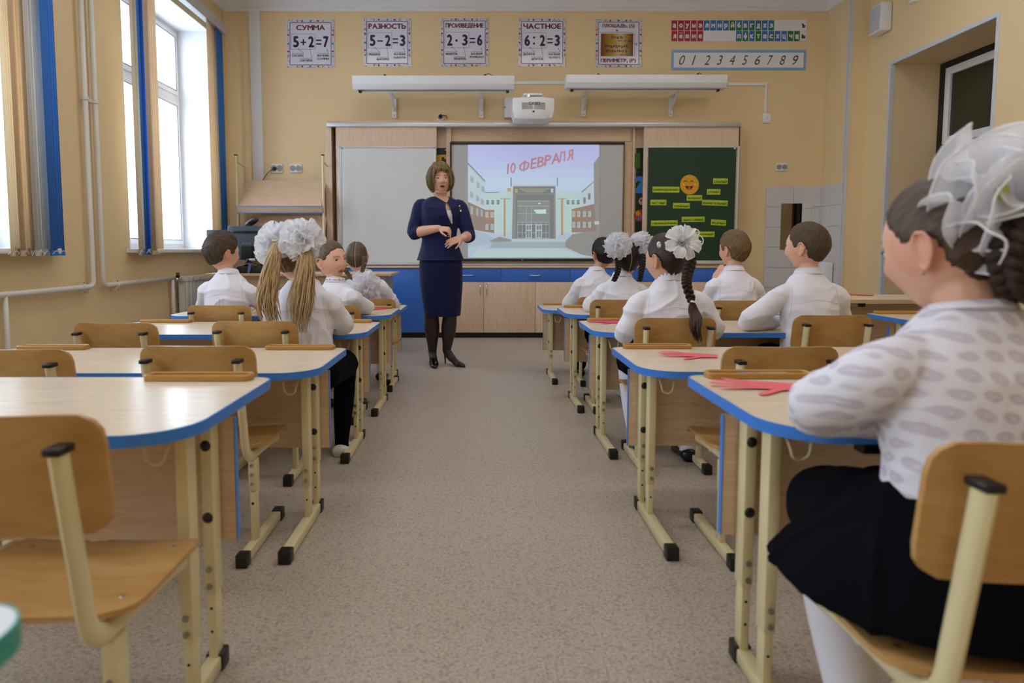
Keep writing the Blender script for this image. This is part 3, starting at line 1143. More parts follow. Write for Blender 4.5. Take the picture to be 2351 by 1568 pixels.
# ------------------------------------------------------------------ board lamps on brackets
LOUV = M('lamp reflector', '#b9bab6', 0.25, metal=0.5)


def board_lamp(label, x0, x1, yt, yb, brs):
    YL = YB - 0.50
    a, b = atY(x0, yt, YL), atY(x1, yt, YL)
    zb = atY(x0, yb - 11, YL).z
    cx, ln, h = (a.x + b.x) / 2, b.x - a.x, a.z - zb
    t = thing('board_lamp', label, 'lamp', (cx, YL, zb), group='lamps over the board')
    p = [(0, h), (0, 0), (0.035, -0.05), (0.165, -0.05), (0.20, 0), (0.20, h)]
    m = MB()
    m.prism([(-ln / 2, y, z) for y, z in p[::-1]], (ln, 0, 0))
    m.build('housing', WHITEP, t, bevel=0.004)
    m = MB()
    m.box((0, 0.10, -0.052), (ln - 0.10, 0.10, 0.006))
    m.build('reflector', LOUV, t)
    MB().cyl((-ln / 2 + 0.08, 0.10, -0.064), (ln / 2 - 0.08, 0.10, -0.064), 0.008, 10).build('tube', M('unlit fluorescent tube', '#e8ece8', 0.3), t, smooth=True)
    for sx in (-1, 1):
        MB().box((sx * (ln / 2 - 0.07), 0.10, -0.062), (0.03, 0.04, 0.024)).build('tube_holder', BLACKP, t)
    for k in brs:
        bx = atY(k, yb, YB).x - cx
        m = MB()
        m.box((bx, 0.485, -0.16), (0.05, 0.012, 0.22))
        m.box((bx, 0.30, -0.012 - 0.04), (0.04, 0.38, 0.012))
        m.prism([(bx - 0.012, 0.48, -0.20), (bx - 0.012, 0.48, -0.165), (bx - 0.012, 0.22, -0.055), (bx - 0.012, 0.19, -0.055)], (0.024, 0, 0))
        m.build('bracket', WHITEP, t)
        MB().cyl((bx, 0.482, -0.245), (bx, 0.476, -0.245), 0.008, 8).build('screw', STEEL, t)
    m = MB()
    for u in (-0.3, 0.32):
        MB().ell((u * ln, 0.03, h + 0.006), (0.016, 0.012, 0.014), 8, 6).build('cable_grommet', BLACKP, t, smooth=True)
    m.tube([(0.32 * ln, 0.03, h + 0.01), (0.34 * ln, 0.10, h + 0.045), (0.39 * ln, 0.2, h + 0.03), (0.40 * ln, 0.45, h - 0.02), (0.40 * ln, 0.49, h - 0.05)], 0.004, 6)
    m.build('cable', M('grey cable', '#55585a', 0.5), t, smooth=True)


board_lamp('long white board lamp to the left of the projector', 808, 1181, 173, 203, (905, 1105))
board_lamp('long white board lamp to the right of the projector', 1301, 1671, 171, 200, (1340, 1540))
# cable trunking
for nm, lab, rc in (('cable_trunking', 'white cable trunking running between the two board lamps', [(1175, 187, 1305, 194)]),
                    ('cable_trunking', 'white cable trunking dropping from the right lamp to a box', [(1671, 190, 1761, 197), (1754, 190, 1761, 266)]),
                    ('cable_trunking', 'tall white cable trunking above the display rack', [(582, 26, 597, 420)])):
    m = MB()
    for k, q in enumerate(rc):
        wallrect(m, *q, YB, d=0.014 + 0.002 * k)
    o = m.build(nm, WHITEP, bevel=0.002, origin=atY(rc[0][0], rc[0][3], YB))
    tag(o, lab, 'cable trunking')


def socket(label, x, y, w, h, n, plug=None, wallY=YB):
    c = atY(x, y, wallY)
    W, H_ = w * wallY / F, h * wallY / F
    t = thing('power_socket', label, 'socket', (c.x, wallY, c.z))
    MB().box((0, -0.012, 0), (W, 0.024, H_)).build('plate', WHITEP, t, bevel=0.006)
    for i in range(n):
        sx = (i - (n - 1) / 2) * W / max(n, 1)
        m = MB().lathe([(H_ * 0.36, -0.0255), (H_ * 0.36, -0.0245), (H_ * 0.30, -0.0245)], (sx, 0, 0), 'Y', 18)
        m.build('socket_ring', M('socket grey', '#9b9c9d', 0.5), t)
        m = MB()
        for sg in (-1, 1):
            m.cyl((sx + sg * 0.0095, -0.0262, 0), (sx + sg * 0.0095, -0.025, 0), 0.004, 8)
        m.build('contact_hole', BLACKP, t)
    return t, W, H_


socket('double white wall socket with a black plug in it, above the rack', 637, 387, 26, 20, 2)
socket('double white wall socket with nothing plugged in, above the rack', 680, 387, 26, 19, 2)
socket('small white wall socket above the grey tiles', 1793, 384, 24, 17, 2)
socket('small white wall socket behind the top of the board rail', 1011, 270, 14, 15, 1)
t, W, H_ = socket('white junction box at the end of the dropped trunking', 1759, 272, 18, 21, 0)
MB().cyl((0, -0.025, 0), (0, -0.028, 0), 0.005, 8).build('screw', STEEL, t)


def plug(label, x, y, path, r=0.02):
    c = atY(x, y, YB)
    t = thing('power_plug', label, 'plug', (c.x, YB - 0.027, c.z))
    MB().lathe([(r * 0.9, 0), (r, -0.012), (r * 0.8, -0.035), (r * 0.4, -0.045)], (0, 0, 0), 'Y', 16).build('plug_body', BLACKP, t, smooth=True)
    pts = [Vector((0, -0.04, 0))] + [atY(px, py, YB - dy) - t.location for px, py, dy in path]
    q = []
    for i in range(len(pts) - 1):
        p0, p1, p2, p3 = pts[max(i - 1, 0)], pts[i], pts[i + 1], pts[min(i + 2, len(pts) - 1)]
        for k in range(5):
            s = k / 5
            q.append(0.5 * ((2 * p1) + (p2 - p0) * s + (2 * p0 - 5 * p1 + 4 * p2 - p3) * s * s + (3 * p1 - p0 - 3 * p2 + p3) * s ** 3))
    q.append(pts[-1])
    MB().tube(q, 0.004, 6).build('cord', BLACKP, t, smooth='all')


plug('black plug and cord hanging from the socket above the rack', 632, 388, [(626, 388, 0.06), (615, 397, 0.04), (606, 409, 0.03), (601, 418, 0.03)])
plug('black plug with a short curved cord beside the board rail', 1012, 268, [(1018, 265, 0.06), (1024, 266, 0.05), (1026, 273, 0.04)], 0.022)

# ------------------------------------------------------------------ projector
YPJ = YB - 0.72
a, b = atY(1177, 272, YPJ), atY(1273, 223, YPJ)
PW, PH = b.x - a.x, b.z - a.z
t = thing('projector', 'white short-throw projector hung above the interactive board', 'projector', ((a.x + b.x) / 2, YPJ, a.z))
n = 18
pr = []
for i in range(n + 1):
    u = -1 + 2 * i / n
    pr.append((u * PW / 2, 0.035 * (abs(u) ** 3)))
top = [Vector((x, y, PH)) for x, y in pr] + [Vector((PW / 2, 0.34, PH)), Vector((-PW / 2, 0.34, PH))]
m = MB()
rings = []
for z, s in ((0.0, 0.80), (0.012, 0.90), (PH * 0.35, 0.985), (PH * 0.4, 1.0), (PH - 0.02, 1.0), (PH - 0.004, 0.975), (PH, 0.93)):
    rings.append([Vector((p.x * s, 0.17 + (p.y - 0.17) * (0.5 + 0.5 * s), z)) for p in top])
k = len(top)
vs = [q for r in rings for q in r]
fs = [tuple(range(k))[::-1], tuple((len(rings) - 1) * k + i for i in range(k))]
for i in range(len(rings) - 1):
    for j in range(k):
        j2 = (j + 1) % k
        fs.append((i * k + j, i * k + j2, (i + 1) * k + j2, (i + 1) * k + j))
m.add(vs, fs)
m.build('body', WHITEP, t, smooth=True)
v = MB()
for i in range(7):
    for sx in (-1, 1):
        v.box((sx * PW * 0.15, -0.002, PH * 0.46 + i * 0.010), (PW * 0.26, 0.005, 0.004))
v.build('vent_slot', M('vent grey', '#a7a9ab', 0.5), t)
MB().box((0, -0.004, PH * 0.33), (0.02, 0.008, 0.014)).build('sensor', BLACKP, t)
m = MB()
put_text(m, 'CASIO', 1214, 233.5, 1240, 240.5, YPJ - 0.004, 0.03)
for i, q in enumerate(m.v):
    m.v[i] = q - Vector(t.location)
m.build('lettering', M('logo grey', '#3a3f48', 0.4), t)
m = MB()
m.box((0, 0.17, PH + 0.05), (0.20, 0.16, 0.02)).box((0, 0.17, PH + 0.02), (0.24, 0.18, 0.008))
m.build('mount_plate', WHITEP, t, bevel=0.003)
m = MB()
for sx in (-1, 0, 1):
    m.cyl((sx * 0.08, 0.17, PH), (sx * 0.08, 0.17, PH + 0.045), 0.012, 10)
m.cyl((-0.05, 0.08, PH + 0.028), (-0.05, 0.06, PH + 0.028), 0.016, 12)
m.build('mount_bolt', CHROME, t)
MB().box((0, 0.44, PH + 0.055), (0.10, 0.56, 0.05)).build('wall_arm', WHITEP, t, bevel=0.006)
a2, b2 = atY(1158, 270, YB - 0.05), atY(1187, 224, YB - 0.05)
MB().span((a2.x - t.location.x, YB - YPJ - 0.06, a2.z - t.location.z), (b2.x + 0.25 - t.location.x, YB - YPJ - 0.003, b2.z - t.location.z)).build('wall_plate', WHITEP, t, bevel=0.006)
MB().ell((a2.x + 0.006 - t.location.x, YB - YPJ - 0.062, (a2.z + b2.z) / 2 - t.location.z), 0.008, 8, 6).build('plate_screw', BLACKP, t)

# ------------------------------------------------------------------ sliding board system
YF = YB - 0.10          # backing face
YS = YB - 0.22          # sliding boards
YI = YB - 0.13          # interactive board
o0 = atY(1225, 610, YF)
t = thing('board_wall_unit', 'beech sliding-board wall unit with an aluminium top rail', 'wall unit', (o0.x, YB, o0.z))
O = Vector(t.location)


def sub(mb, name, mat, par, **kw):
    mb.v = [q - O for q in mb.v]
    return mb.build(name, mat, par, **kw)


m = MB()
wallrect(m, 775, 292, 1676, 607, YF, d=-0.096)
sub(m, 'backing', BEECH, t)
m = MB()
wallrect(m, 1035, 326, 1455, 607, YF, d=0.012)
sub(m, 'centre_panel', BEECH_H, t)
m = MB()
wallrect(m, 1036, 293, 1447, 325, YF, d=0.02)
sub(m, 'header_panel', BEECH_H, t)
for q in ((1026, 292, 1036, 607), (1447, 292, 1456, 607)):
    m = MB()
    wallrect(m, *q, YF, d=0.05)
    sub(m, 'upright', BEECH, t)
for q in ((752, 290, 760, 609), (1693, 290, 1701, 609)):
    m = MB()
    wallrect(m, *q, YS, d=-0.21)
    sub(m, 'side_panel', BEECH, t)
m = MB()
wallrect(m, 750, 281, 1701, 290.5, YS - 0.03, d=-0.24)
sub(m, 'top_rail', ALU, t, bevel=0.004)
m = MB()
wallrect(m, 752, 277, 1699, 281, YS - 0.02, d=-0.23)
sub(m, 'top_board', BEECH_H, t)
m = MB()
wallrect(m, 752, 605.5, 1700, 609, YS + 0.0, d=-0.2)
sub(m, 'bottom_rail', ALU, t)

# fixed dark green boards seen in the gaps, with cut-outs
GREENB = M('dark green chalkboard', '#0f3a25', 0.5, var=0.08, scale=6)
GREENP = M('dark green pinboard', '#0d2c1e', 0.55, var=0.1, scale=8)
BFRAME = M('board frame cream', '#cfd0c6', 0.35, var=0.02)
for nm, lab, q in (('chalkboard', 'dark strip of fixed chalkboard behind the teacher', (960, 340, 1027, 606)), ('chalkboard', 'dark strip of fixed chalkboard beside the projected slide', (1456, 340, 1540, 606))):
    b_ = thing(nm, lab, 'board', atY((q[0] + q[2]) / 2, q[3], YF))
    O = Vector(b_.location)
    m = MB()
    wallrect(m, *q, YF, d=0.012)
    sub(m, 'panel', GREENP, b_)
    m = MB()
    for s in ((q[0], q[1] - 2, q[2], q[1]), ):
        wallrect(m, *s, YF, d=0.016)
    sub(m, 'frame_edge', BFRAME, b_)
    if q[0] > 1400:
        m = MB()
        for k in range(9):
            line(m, 1457, 395 + k * 18, 1480, 395 + k * 18, YF - 0.0128, 0.6)
        sub(m, 'ruled_line', M('chalk ruling', '#2f5a46', 0.6), b_)
        sub(MB().ell(atY(1459, 344, YF - 0.014), (0.008, 0.004, 0.008), 8, 6), 'corner_screw', WHITEP, b_)
    else:
        sub(MB().ell(atY(1023, 344, YF - 0.014), (0.008, 0.004, 0.008), 8, 6), 'corner_screw', WHITEP, b_)


def cut(name, label, cat, polys, Y, mats, d=0.004):
    allp = [p for pl_, mi in polys for p in pl_]
    c_ = atY(sum(p[0] for p in allp) / len(allp), max(p[1] for p in allp), Y)
    e = thing(name, label, cat, c_)
    names = ('card', 'print', 'detail', 'detail', 'detail', 'detail')
    for k, (pl_, mi) in enumerate(polys):
        m = MB()
        yy = Y - (d + 0.0012 * k if k else 0)
        pts = [atY(px, py, yy) for px, py in pl_]
        if k == 0:
            m.prism([(q.x, Y, q.z) for q in pts], (0, -d, 0))
        else:
            m.poly([(q.x, yy, q.z) for q in pts])
        m.v = [q - Vector(e.location) for q in m.v]
        m.build(names[min(k, 5)], mats[mi], e)
    return e


def circ(cx, cy, r, n=24, ry=None, a0=0, a1=2 * PI):
    return [(cx + r * math.cos(a0 + (a1 - a0) * i / n), cy + (ry or r) * math.sin(a0 + (a1 - a0) * i / n)) for i in range(n + (a1 - a0 < 6.2))]


YEL, BLU, PNK, GRN = M('yellow card', '#d8a414', 0.5), M('bright blue card', '#3f86d8', 0.5), M('pink card', '#cf4f7f', 0.5), M('leaf green card', '#3f6a12', 0.5)
YC = YF - 0.0125
cut('letter_cutout', 'yellow cut-out letter on the chalkboard strip above the teacher', 'cut-out', [([(1003, 356), (1024, 355), (1026, 362), (1024, 366), (1021, 365), (1019, 360), (1014, 361), (1014, 392), (1004, 392)], 0)], YC, [YEL])
cut('letter_cutout', 'dark green cut-out one on the chalkboard strip', 'cut-out', [([(1451, 356), (1458, 352), (1470, 350), (1470, 386), (1456, 386), (1456, 366)], 0)], YC, [GRN])
cut('letter_cutout', 'blue cut-out two on the chalkboard strip', 'cut-out', [([(1458, 412), (1462, 406), (1469, 404), (1478, 406), (1482, 414), (1474, 428), (1480, 434), (1480, 444), (1460, 444), (1459, 436), (1470, 418), (1464, 414), (1461, 420)], 0)], YC, [BLU])
cut('balloon_cutout', 'colourful paper balloon cut-out on the chalkboard strip', 'cut-out', [(circ(1470, 495, 14, 20), 0), (circ(1465, 490, 6, 10), 1), (circ(1472, 497, 6, 10), 2), (circ(1467, 502, 4, 8), 3)], YC, [M('red card print', '#b8302a', 0.5), YEL, PNK, BLU])
cut('face_cutout', 'round pale paper face cut-out on the chalkboard strip', 'cut-out', [(circ(1475, 462, 9, 16), 0), (circ(1472, 460, 2, 8), 1)], YC, [M('pale card', '#caa88a', 0.5), BLACK_INK])

# left sliding whiteboard
WB = M('whiteboard enamel', '#dcdfdf', 0.14, var=0.01, spec=0.5)
c = atY(890, 610, YS)
t = thing('sliding_whiteboard', 'white sliding marker board on a beech panel left of the teacher', 'whiteboard', c)
O = Vector(c)
m = MB()
wallrect(m, 776, 291, 1002, 608.5, YS, d=-0.02)
sub(m, 'panel', BEECH, t)
m = MB()
wallrect(m, 783, 340, 998, 604, YS, d=0.012)
sub(m, 'surface', WB, t)
m = MB()
for q in ((781, 337, 1000, 340.5), (781, 337, 784, 608), (997.5, 337, 1000.5, 608), (781, 602, 1000, 608)):
    wallrect(m, *q, YS, d=0.018)
sub(m, 'frame', ALU, t, bevel=0.003)
m = MB()
wallrect(m, 783, 605, 999, 608, YS - 0.018, d=0.05)
sub(m, 'pen_ledge', ALU, t, bevel=0.003)
m = MB()
for p in ((785, 340), (997, 340)):
    m.ell(atY(*p, YS - 0.018), (0.012, 0.004, 0.012), 10, 6)
sub(m, 'corner_cap', M('grey plastic', '#9a9da2', 0.4), t)

# right sliding green board
c = atY(1586, 610, YS)
t = thing('sliding_green_board', 'dark green sliding board with word cards and a smiley', 'chalkboard', c)
O = Vector(c)
m = MB()
wallrect(m, 1473, 291, 1697, 608.5, YS, d=-0.02)
sub(m, 'panel', BEECH, t)
m = MB()
wallrect(m, 1484, 340, 1690, 600, YS, d=0.012)
sub(m, 'surface', GREENB, t)
m = MB()
for q in ((1481, 336, 1693, 339.5), (1481, 336, 1484.5, 606), (1689.5, 336, 1693, 606), (1481, 598, 1693, 606)):
    wallrect(m, *q, YS, d=0.018)
sub(m, 'frame', BFRAME, t, bevel=0.003)
m = MB()
for p in ((1486, 341), (1687, 341)):
    m.ell(atY(*p, YS - 0.02), (0.010, 0.005, 0.010), 10, 6)
sub(m, 'corner_cap', WHITEP, t)
YW = YS - 0.0125
WORDC = M('lime word card', '#b9cf2e', 0.5, var=0.03)
WLAB = dict(zip('равнодушный смелый умный добрый честный внимательный злобный справедливый завистливый жадный скромный скупой'.split(), (
    'long lime word card left of the smiley sticker', 'topmost lime word card in the board corner right of the smiley', 'short lime word card under the topmost one, right of the smiley', 'lime word card directly under the smiley sticker',
    'short lime word card at the board edge, middle left', 'long tilted lime word card at the right edge of the board', 'lime word card low left of the smiley, centre of the board', 'long lime word card at the lower left of the board',
    'lime word card at the lower middle of the board', 'small tilted lime word card at the lower right of the board', 'lime word card half covered by the white flower bow', 'lowest lime card, almost wholly hidden behind the flower bow')))
for s, x0, y0, x1, y1, rot in (('равнодушный', 1498, 428.5, 1560, 442, -0.01), ('смелый', 1637, 409.5, 1671, 422.5, -0.01), ('умный', 1623, 434, 1654, 447, 0), ('добрый', 1576.5, 448, 1612, 461, 0), ('честный', 1493, 458.5, 1530, 471, 0),
                               ('внимательный', 1611.5, 459.5, 1671, 472, -0.035), ('злобный', 1545, 466, 1583.5, 478.5, -0.01), ('справедливый', 1494.5, 506, 1556, 518.5, 0.015), ('завистливый', 1565, 497.5, 1618, 509.5, 0.01),
                               ('жадный', 1632, 504.5, 1667, 517.5, -0.06), ('скромный', 1590, 531.5, 1640.5, 544, 0), ('скупой', 1573, 561.5, 1603, 572, 0)):
    ca, cb = atY(x0, y1, YW), atY(x1, y0, YW)
    cc = (ca + cb) / 2
    e = thing('word_card', WLAB[s], 'card', (cc.x, YW, cc.z), group='word cards on the green board')
    e.rotation_euler = (0, -rot, 0)
    MB().box((0, -0.001, 0), (cb.x - ca.x, 0.002, cb.z - ca.z)).build('card', WORDC, e)
    if s != 'скупой':
        m = MB()
        put_text(m, s, x0 + 2.5, y0 + 3.2, x1 - 2.5, y1 - 2.2, YW - 0.003, 0.01)
        m.v = [q - Vector(e.location) for q in m.v]
        m.build('lettering', M('olive ink', '#2c3410', 0.5), e)
cx, cy = 1583, 424
SM = [M('smiley yellow', '#e0a51c', 0.45), M('smiley line', '#5a3408', 0.5), M('smiley mouth', '#7a1c10', 0.5), M('smiley tongue', '#d0505a', 0.5), M('smiley shine', '#f0c9a0', 0.5)]
e = cut('smiley_sticker', 'round yellow laughing smiley on the green board', 'sticker', [(circ(cx, cy, 21.5, 32, 22.8), 0),
        ([(cx - 9 + 4.5 * math.cos(a), cy - 6 - 3.5 * math.sin(a)) for a in [PI * i / 8 for i in range(9)]] + [(cx - 9 + 3.3 * math.cos(a), cy - 5.4 - 2.4 * math.sin(a)) for a in [PI * (8 - i) / 8 for i in range(9)]], 1),
        ([(cx + 5 + 4.5 * math.cos(a), cy - 6 - 3.5 * math.sin(a)) for a in [PI * i / 8 for i in range(9)]] + [(cx + 5 + 3.3 * math.cos(a), cy - 5.4 - 2.4 * math.sin(a)) for a in [PI * (8 - i) / 8 for i in range(9)]], 1),
        ([(cx - 9, cy + 2)] + [(cx - 0.5 + 8.5 * math.cos(a), cy + 3 + 8.5 * math.sin(a)) for a in [PI - PI * i / 10 for i in range(11)]] + [(cx + 8, cy + 2), (cx, cy + 4)], 2),
        (circ(cx - 0.5, cy + 8, 3.6, 12, 3), 3), (circ(cx - 13, cy, 2.0, 10), 4), (circ(cx + 13, cy, 2.0, 10), 4)], YW, SM)

# interactive board with the projected slide
c = atY(1234, 598, YI)
t = thing('interactive_board', 'black-framed interactive board showing a projected slide of a school', 'screen', c)
O = Vector(c)
m = MB()
for q in ((1035, 327, 1433.5, 332.5), (1035, 594, 1433.5, 599.5), (1034, 327, 1037, 599.5), (1428.5, 327, 1433.5, 599.5)):
    wallrect(m, *q, YI, d=0.03)
sub(m, 'frame', BLACKP, t, bevel=0.004)
m = MB()
wallrect(m, 1036, 331, 1430, 596, YI, d=0.015)
sub(m, 'screen_surface', M('projection surface', '#c4c6c6', 0.4, var=0.01), t)
sub(MB().ell(atY(1199, 597, YI - 0.031), (0.006, 0.003, 0.006), 8, 6), 'logo_dot', WHITEP, t)
SLE = 0.34
SL = {k: M('slide ' + k, v, 0.6, var=0.02, scale=8, emit=SLE) for k, v in dict(sky='#b9c2ee', skya='#babfee', skyb='#bac7ed', skyc='#bbcdec', sky2='#bcd3ea', white='#b9ccd6', mint='#b6d2d2', shade='#a2afb6', roof='#7d878c', brown='#94847a', brick='#a88468', dark='#8c9092', darker='#7c8183', glass='#7f8a8c', bright='#c4e6d8', orange='#b89a70', snow='#b4c6d8', snow2='#a9bccb', grey='#929494', step='#9fb2b8', gold='#b0aa78', red='#bd8790', redg='#9f8f98').items()}
SLN = list(SL)
sm = MB()


def S(x, y):
    return (1020 + x / 5.058, 310 + y / 5.058)


lay = [0]


def sp_(key, pts):
    lay[0] += 1
    yy = YI - 0.0155 - lay[0] * 0.00004
    sm.poly([(q.x, yy, q.z) for q in [atY(*S(*p), yy) for p in pts]], SLN.index(key))


def sr(key, x0, y0, x1, y1):
    sp_(key, [(x0, y1), (x1, y1), (x1, y0), (x0, y0)])


for k_, y_ in (('skya', 112), ('sky', 210), ('skyb', 300), ('skyc', 400), ('sky2', 500)):
    sr(k_, 275, y_, 1800, 1100)
sr('snow', 275, 1080, 1800, 1424)
sp_('white', [(275, 320), (475, 530), (475, 870), (275, 770)])
sp_('roof', [(275, 318), (475, 528), (475, 545), (275, 338)])
sp_('shade', [(275, 345), (475, 555), (475, 562), (275, 352)])
for i, (x, y) in enumerate(((305, 470), (375, 535), (430, 580), (300, 650), (368, 690), (422, 730))):
    sp_('shade', [(x, y), (x + 36, y + 26), (x + 36, y + 90), (x, y + 72)])
sp_('brown', [(275, 775), (475, 868), (580, 870), (580, 1140), (275, 1090)])
sp_('brick', [(470, 870), (580, 870), (580, 985), (470, 975)])
for x in (305, 370, 420):
    sp_('shade', [(x, 820 + (x - 300) * 0.35), (x + 28, 832 + (x - 300) * 0.35), (x + 28, 930 + (x - 300) * 0.2), (x, 915 + (x - 300) * 0.2)])
for x in (478, 540):
    for y in (895, 1035):
        sr('white', x, y, x + 34, y + 62)
        sr('shade', x + 5, y + 6, x + 29, y + 55)
sp_('mint', [(470, 668), (700, 660), (790, 640), (790, 1140), (580, 1140), (580, 865), (470, 865)])
sp_('roof', [(470, 662), (640, 660), (640, 668), (470, 672)])
sp_('mint', [(1310, 650), (1590, 668), (1590, 858), (1480, 862), (1480, 1135), (1310, 1150)])
sp_('white', [(1590, 668), (1740, 540), (1740, 795), (1590, 860)])
sp_('roof', [(1590, 660), (1735, 535), (1735, 548), (1600, 668)])
sp_('brown', [(1480, 862), (1740, 800), (1780, 1130), (1480, 1130)])
sp_('brick', [(1480, 862), (1590, 860), (1590, 960), (1480, 970)])
for x in (488, 548, 610, 1422, 1480, 1540):
    sr('roof', x, 755, x + 30, 805)
    sr('shade', x + 4, 772, x + 26, 780)
for x, y in ((1615, 725), (1670, 680)):
    sr('roof', x, y, x + 28, y + 70)
for x in (1488, 1545, 1612, 1672):
    for y in (885, 1010):
        sr('white', x, y, x + 32, y + 65)
        sr('shade', x + 5, y + 6, x + 27, y + 58)
sp_('grey', [(1735, 330), (1800, 240), (1800, 1424), (1600, 1390), (1400, 1300), (1410, 1230), (1490, 1150), (1770, 1110), (1740, 800)])
sr('mint', 690, 715, 775, 1140)
sr('roof', 650, 738, 775, 745)
sr('roof', 1315, 738, 1420, 745)
sr('orange', 690, 745, 712, 1180)
sr('orange', 1356, 745, 1380, 1165)
sr('gold', 730, 615, 790, 655)
sp_('white', [(775, 572), (1310, 572), (1318, 1215), (765, 1215)])
sp_('dark', [(800, 592), (1290, 592), (1295, 1205), (785, 1205)])
sr('darker', 806, 605, 1284, 680)
for y in (622, 640, 655):
    sr('gold', 870 + (y - 622) * 2, y, 1215 - (y - 622) * 2, y + 8)
sr('gold', 820, 625, 852, 672)
sr('white', 1238, 620, 1266, 668)
sr('darker', 830, 690, 1270, 1200)
sr('dark', 850, 760, 1225, 1010)
for y in (762, 820, 910, 1010, 1035, 1130, 1195):
    sr('step', 850, y, 1222, y + 7)
for x in (850, 905, 950, 1010, 1055, 1125, 1180, 1216):
    sr('step', x, 1010 if x not in (950, 1010) else 820, x + 6, 1200)
for x in (945, 1062):
    sr('white', x, 1035, x + 72, 1198)
    sr('glass', x + 10, 1048, x + 33, 1100)
    sr('glass', x + 39, 1048, x + 62, 1100)
    sr('glass', x + 10, 1112, x + 33, 1190)
    sr('glass', x + 39, 1112, x + 62, 1190)
sp_('bright', [(1035, 868), (1182, 862), (1182, 912), (1075, 912)])
sr('bright', 1092, 788, 1118, 800)
for x0, x1 in ((768, 784), (1306, 1318)):
    sp_('roof', [(x0, 490), (x0 + 14, 500), (x1, 600), (x0 + 4, 600)])
sp_('snow2', [(275, 1120), (360, 1095), (470, 1140), (560, 1190), (640, 1210), (560, 1260), (275, 1300)])
sp_('grey', [(525, 1230), (640, 1180), (780, 1215), (780, 1235), (560, 1245)])
for k in range(4):
    sp_('step', [(560 - k * 8, 1240 + k * 18), (1400 + k * 4, 1240 + k * 18), (1402 + k * 4, 1250 + k * 18), (556 - k * 8, 1250 + k * 18)])
    sp_('shade', [(556 - k * 8, 1250 + k * 18), (1402 + k * 4, 1250 + k * 18), (1404 + k * 4, 1257 + k * 18), (553 - k * 8, 1257 + k * 18)])
sp_('mint', [(400, 1330), (1350, 1320), (1560, 1400), (1650, 1424), (300, 1424)])
sr('white', 1745, 1000, 1796, 1038)
sub(sm, 'projected_image', [SL[k] for k in SLN], t, fix=False)
m = MB()
for dx, dy, k in ((0.9, 0.9, 1), (0, 0, 0)):
    for i, (ch, x, w_) in enumerate((('1', 1161, 9), ('0', 1171, 13), ('Ф', 1191, 24), ('Е', 1215, 19), ('В', 1230, 19), ('Р', 1247, 19), ('А', 1263, 20), ('Л', 1280, 20), ('Я', 1299, 19))):
        y1 = 399 - (x - 1161) * 0.235
        put_text(m, ch, x + dx, y1 - 23 + dy, x + w_ + dx, y1 + dy, YI - 0.0215 - (0 if k else 0.0006), -0.004, 0.3, k, rot=0.19)
sub(m, 'slide_lettering', [SL['red'], SL['redg']], t, fix=False)

# ------------------------------------------------------------------ low cabinets under the boards
YCF = 7.44
zt = atY(1100, 611, YCF).z
ALT = 0.018


def cab(label, x0, x1, drawers, doors, blue=False):
    a, b = atY(x0, 700, YCF), atY(x1, 700, YCF)
    t = thing('low_cabinet', label, 'cabinet', ((a.x + b.x) / 2, YCF, 0))
    O = Vector(t.location)
    m = MB()
    m.span((a.x, YCF + 0.02, 0.06), (b.x, YB - 0.02, zt - 0.02))
    sub(m, 'body', BEECH, t) if False else None
    m.v = [q - O for q in m.v]
    m.build('body', BLUE_LAM if blue else BEECH, t)
    m = MB().span((a.x + 0.01, YCF + 0.05, 0), (b.x - 0.01, YB - 0.03, 0.06))
    m.v = [q - O for q in m.v]
    m.build('plinth', BLACKP, t)
    zd = atY(1100, 647, YCF).z
    for (p, q, hx) in drawers:
        u, v = atY(p, 630, YCF).x, atY(q, 630, YCF).x
        m = MB().span((u + 0.003, YCF, zd + 0.003), (v - 0.003, YCF + 0.019, zt - 0.024))
        m.v = [w_ - O for w_ in m.v]
        d_ = m.build('drawer', BLUE_LAM, t, bevel=0.0015)
        if hx:
            h = atY(hx, 632, YCF) - O
            hb = MB().tube([(h.x - 0.06, 0, h.z), (h.x - 0.06, -0.022, h.z), (h.x - 0.045, -0.028, h.z), (h.x + 0.045, -0.028, h.z), (h.x + 0.06, -0.022, h.z), (h.x + 0.06, 0, h.z)], 0.006, 8)
            hb.build('handle', CHROME, d_, smooth='all')
    for (p, q, hx) in doors:
        u, v = atY(p, 700, YCF).x, atY(q, 700, YCF).x
        m = MB().span((u + 0.002, YCF, 0.062), (v - 0.002, YCF + 0.019, (zd if not blue else zt - 0.022) - 0.003))
        m.v = [w_ - O for w_ in m.v]
        d_ = m.build('cabinet_door', BLUE_LAM if blue else BEECH, t, bevel=0.0015)
        if hx:
            h = atY(hx, 665, YCF) - O
            hb = MB().tube([(h.x, 0, h.z - 0.06), (h.x, -0.022, h.z - 0.06), (h.x, -0.028, h.z - 0.045), (h.x, -0.028, h.z + 0.045), (h.x, -0.022, h.z + 0.06), (h.x, 0, h.z + 0.06)], 0.006, 8)
            hb.build('handle', CHROME, d_, smooth='all')


cab('tall-doored blue cabinet below the whiteboard', 752, 985, [], [(752, 868, 860), (868, 985, None)], True)
cab('beech cabinet with blue drawers below the projected slide', 985, 1665, [(985, 1151, 1075), (1151, 1309, 1228), (1309, 1470, 1390), (1470, 1665, 1567)],
    [(985, 1110.5, 1103), (1110.5, 1229, 1117), (1229, 1345, 1338), (1345, 1500, 1352), (1500, 1665, 1655)])
a, b = atY(750, 610, YCF), atY(1668, 610, YCF)
o = MB().span((a.x, YCF - 0.015, zt - 0.02), (b.x, YB - 0.015, zt)).build('cabinet_top', BEECH_H, bevel=0.002, origin=((a.x + b.x) / 2, YCF, zt - 0.02))
tag(o, 'continuous thin beech top running over the low cabinets', 'worktop')

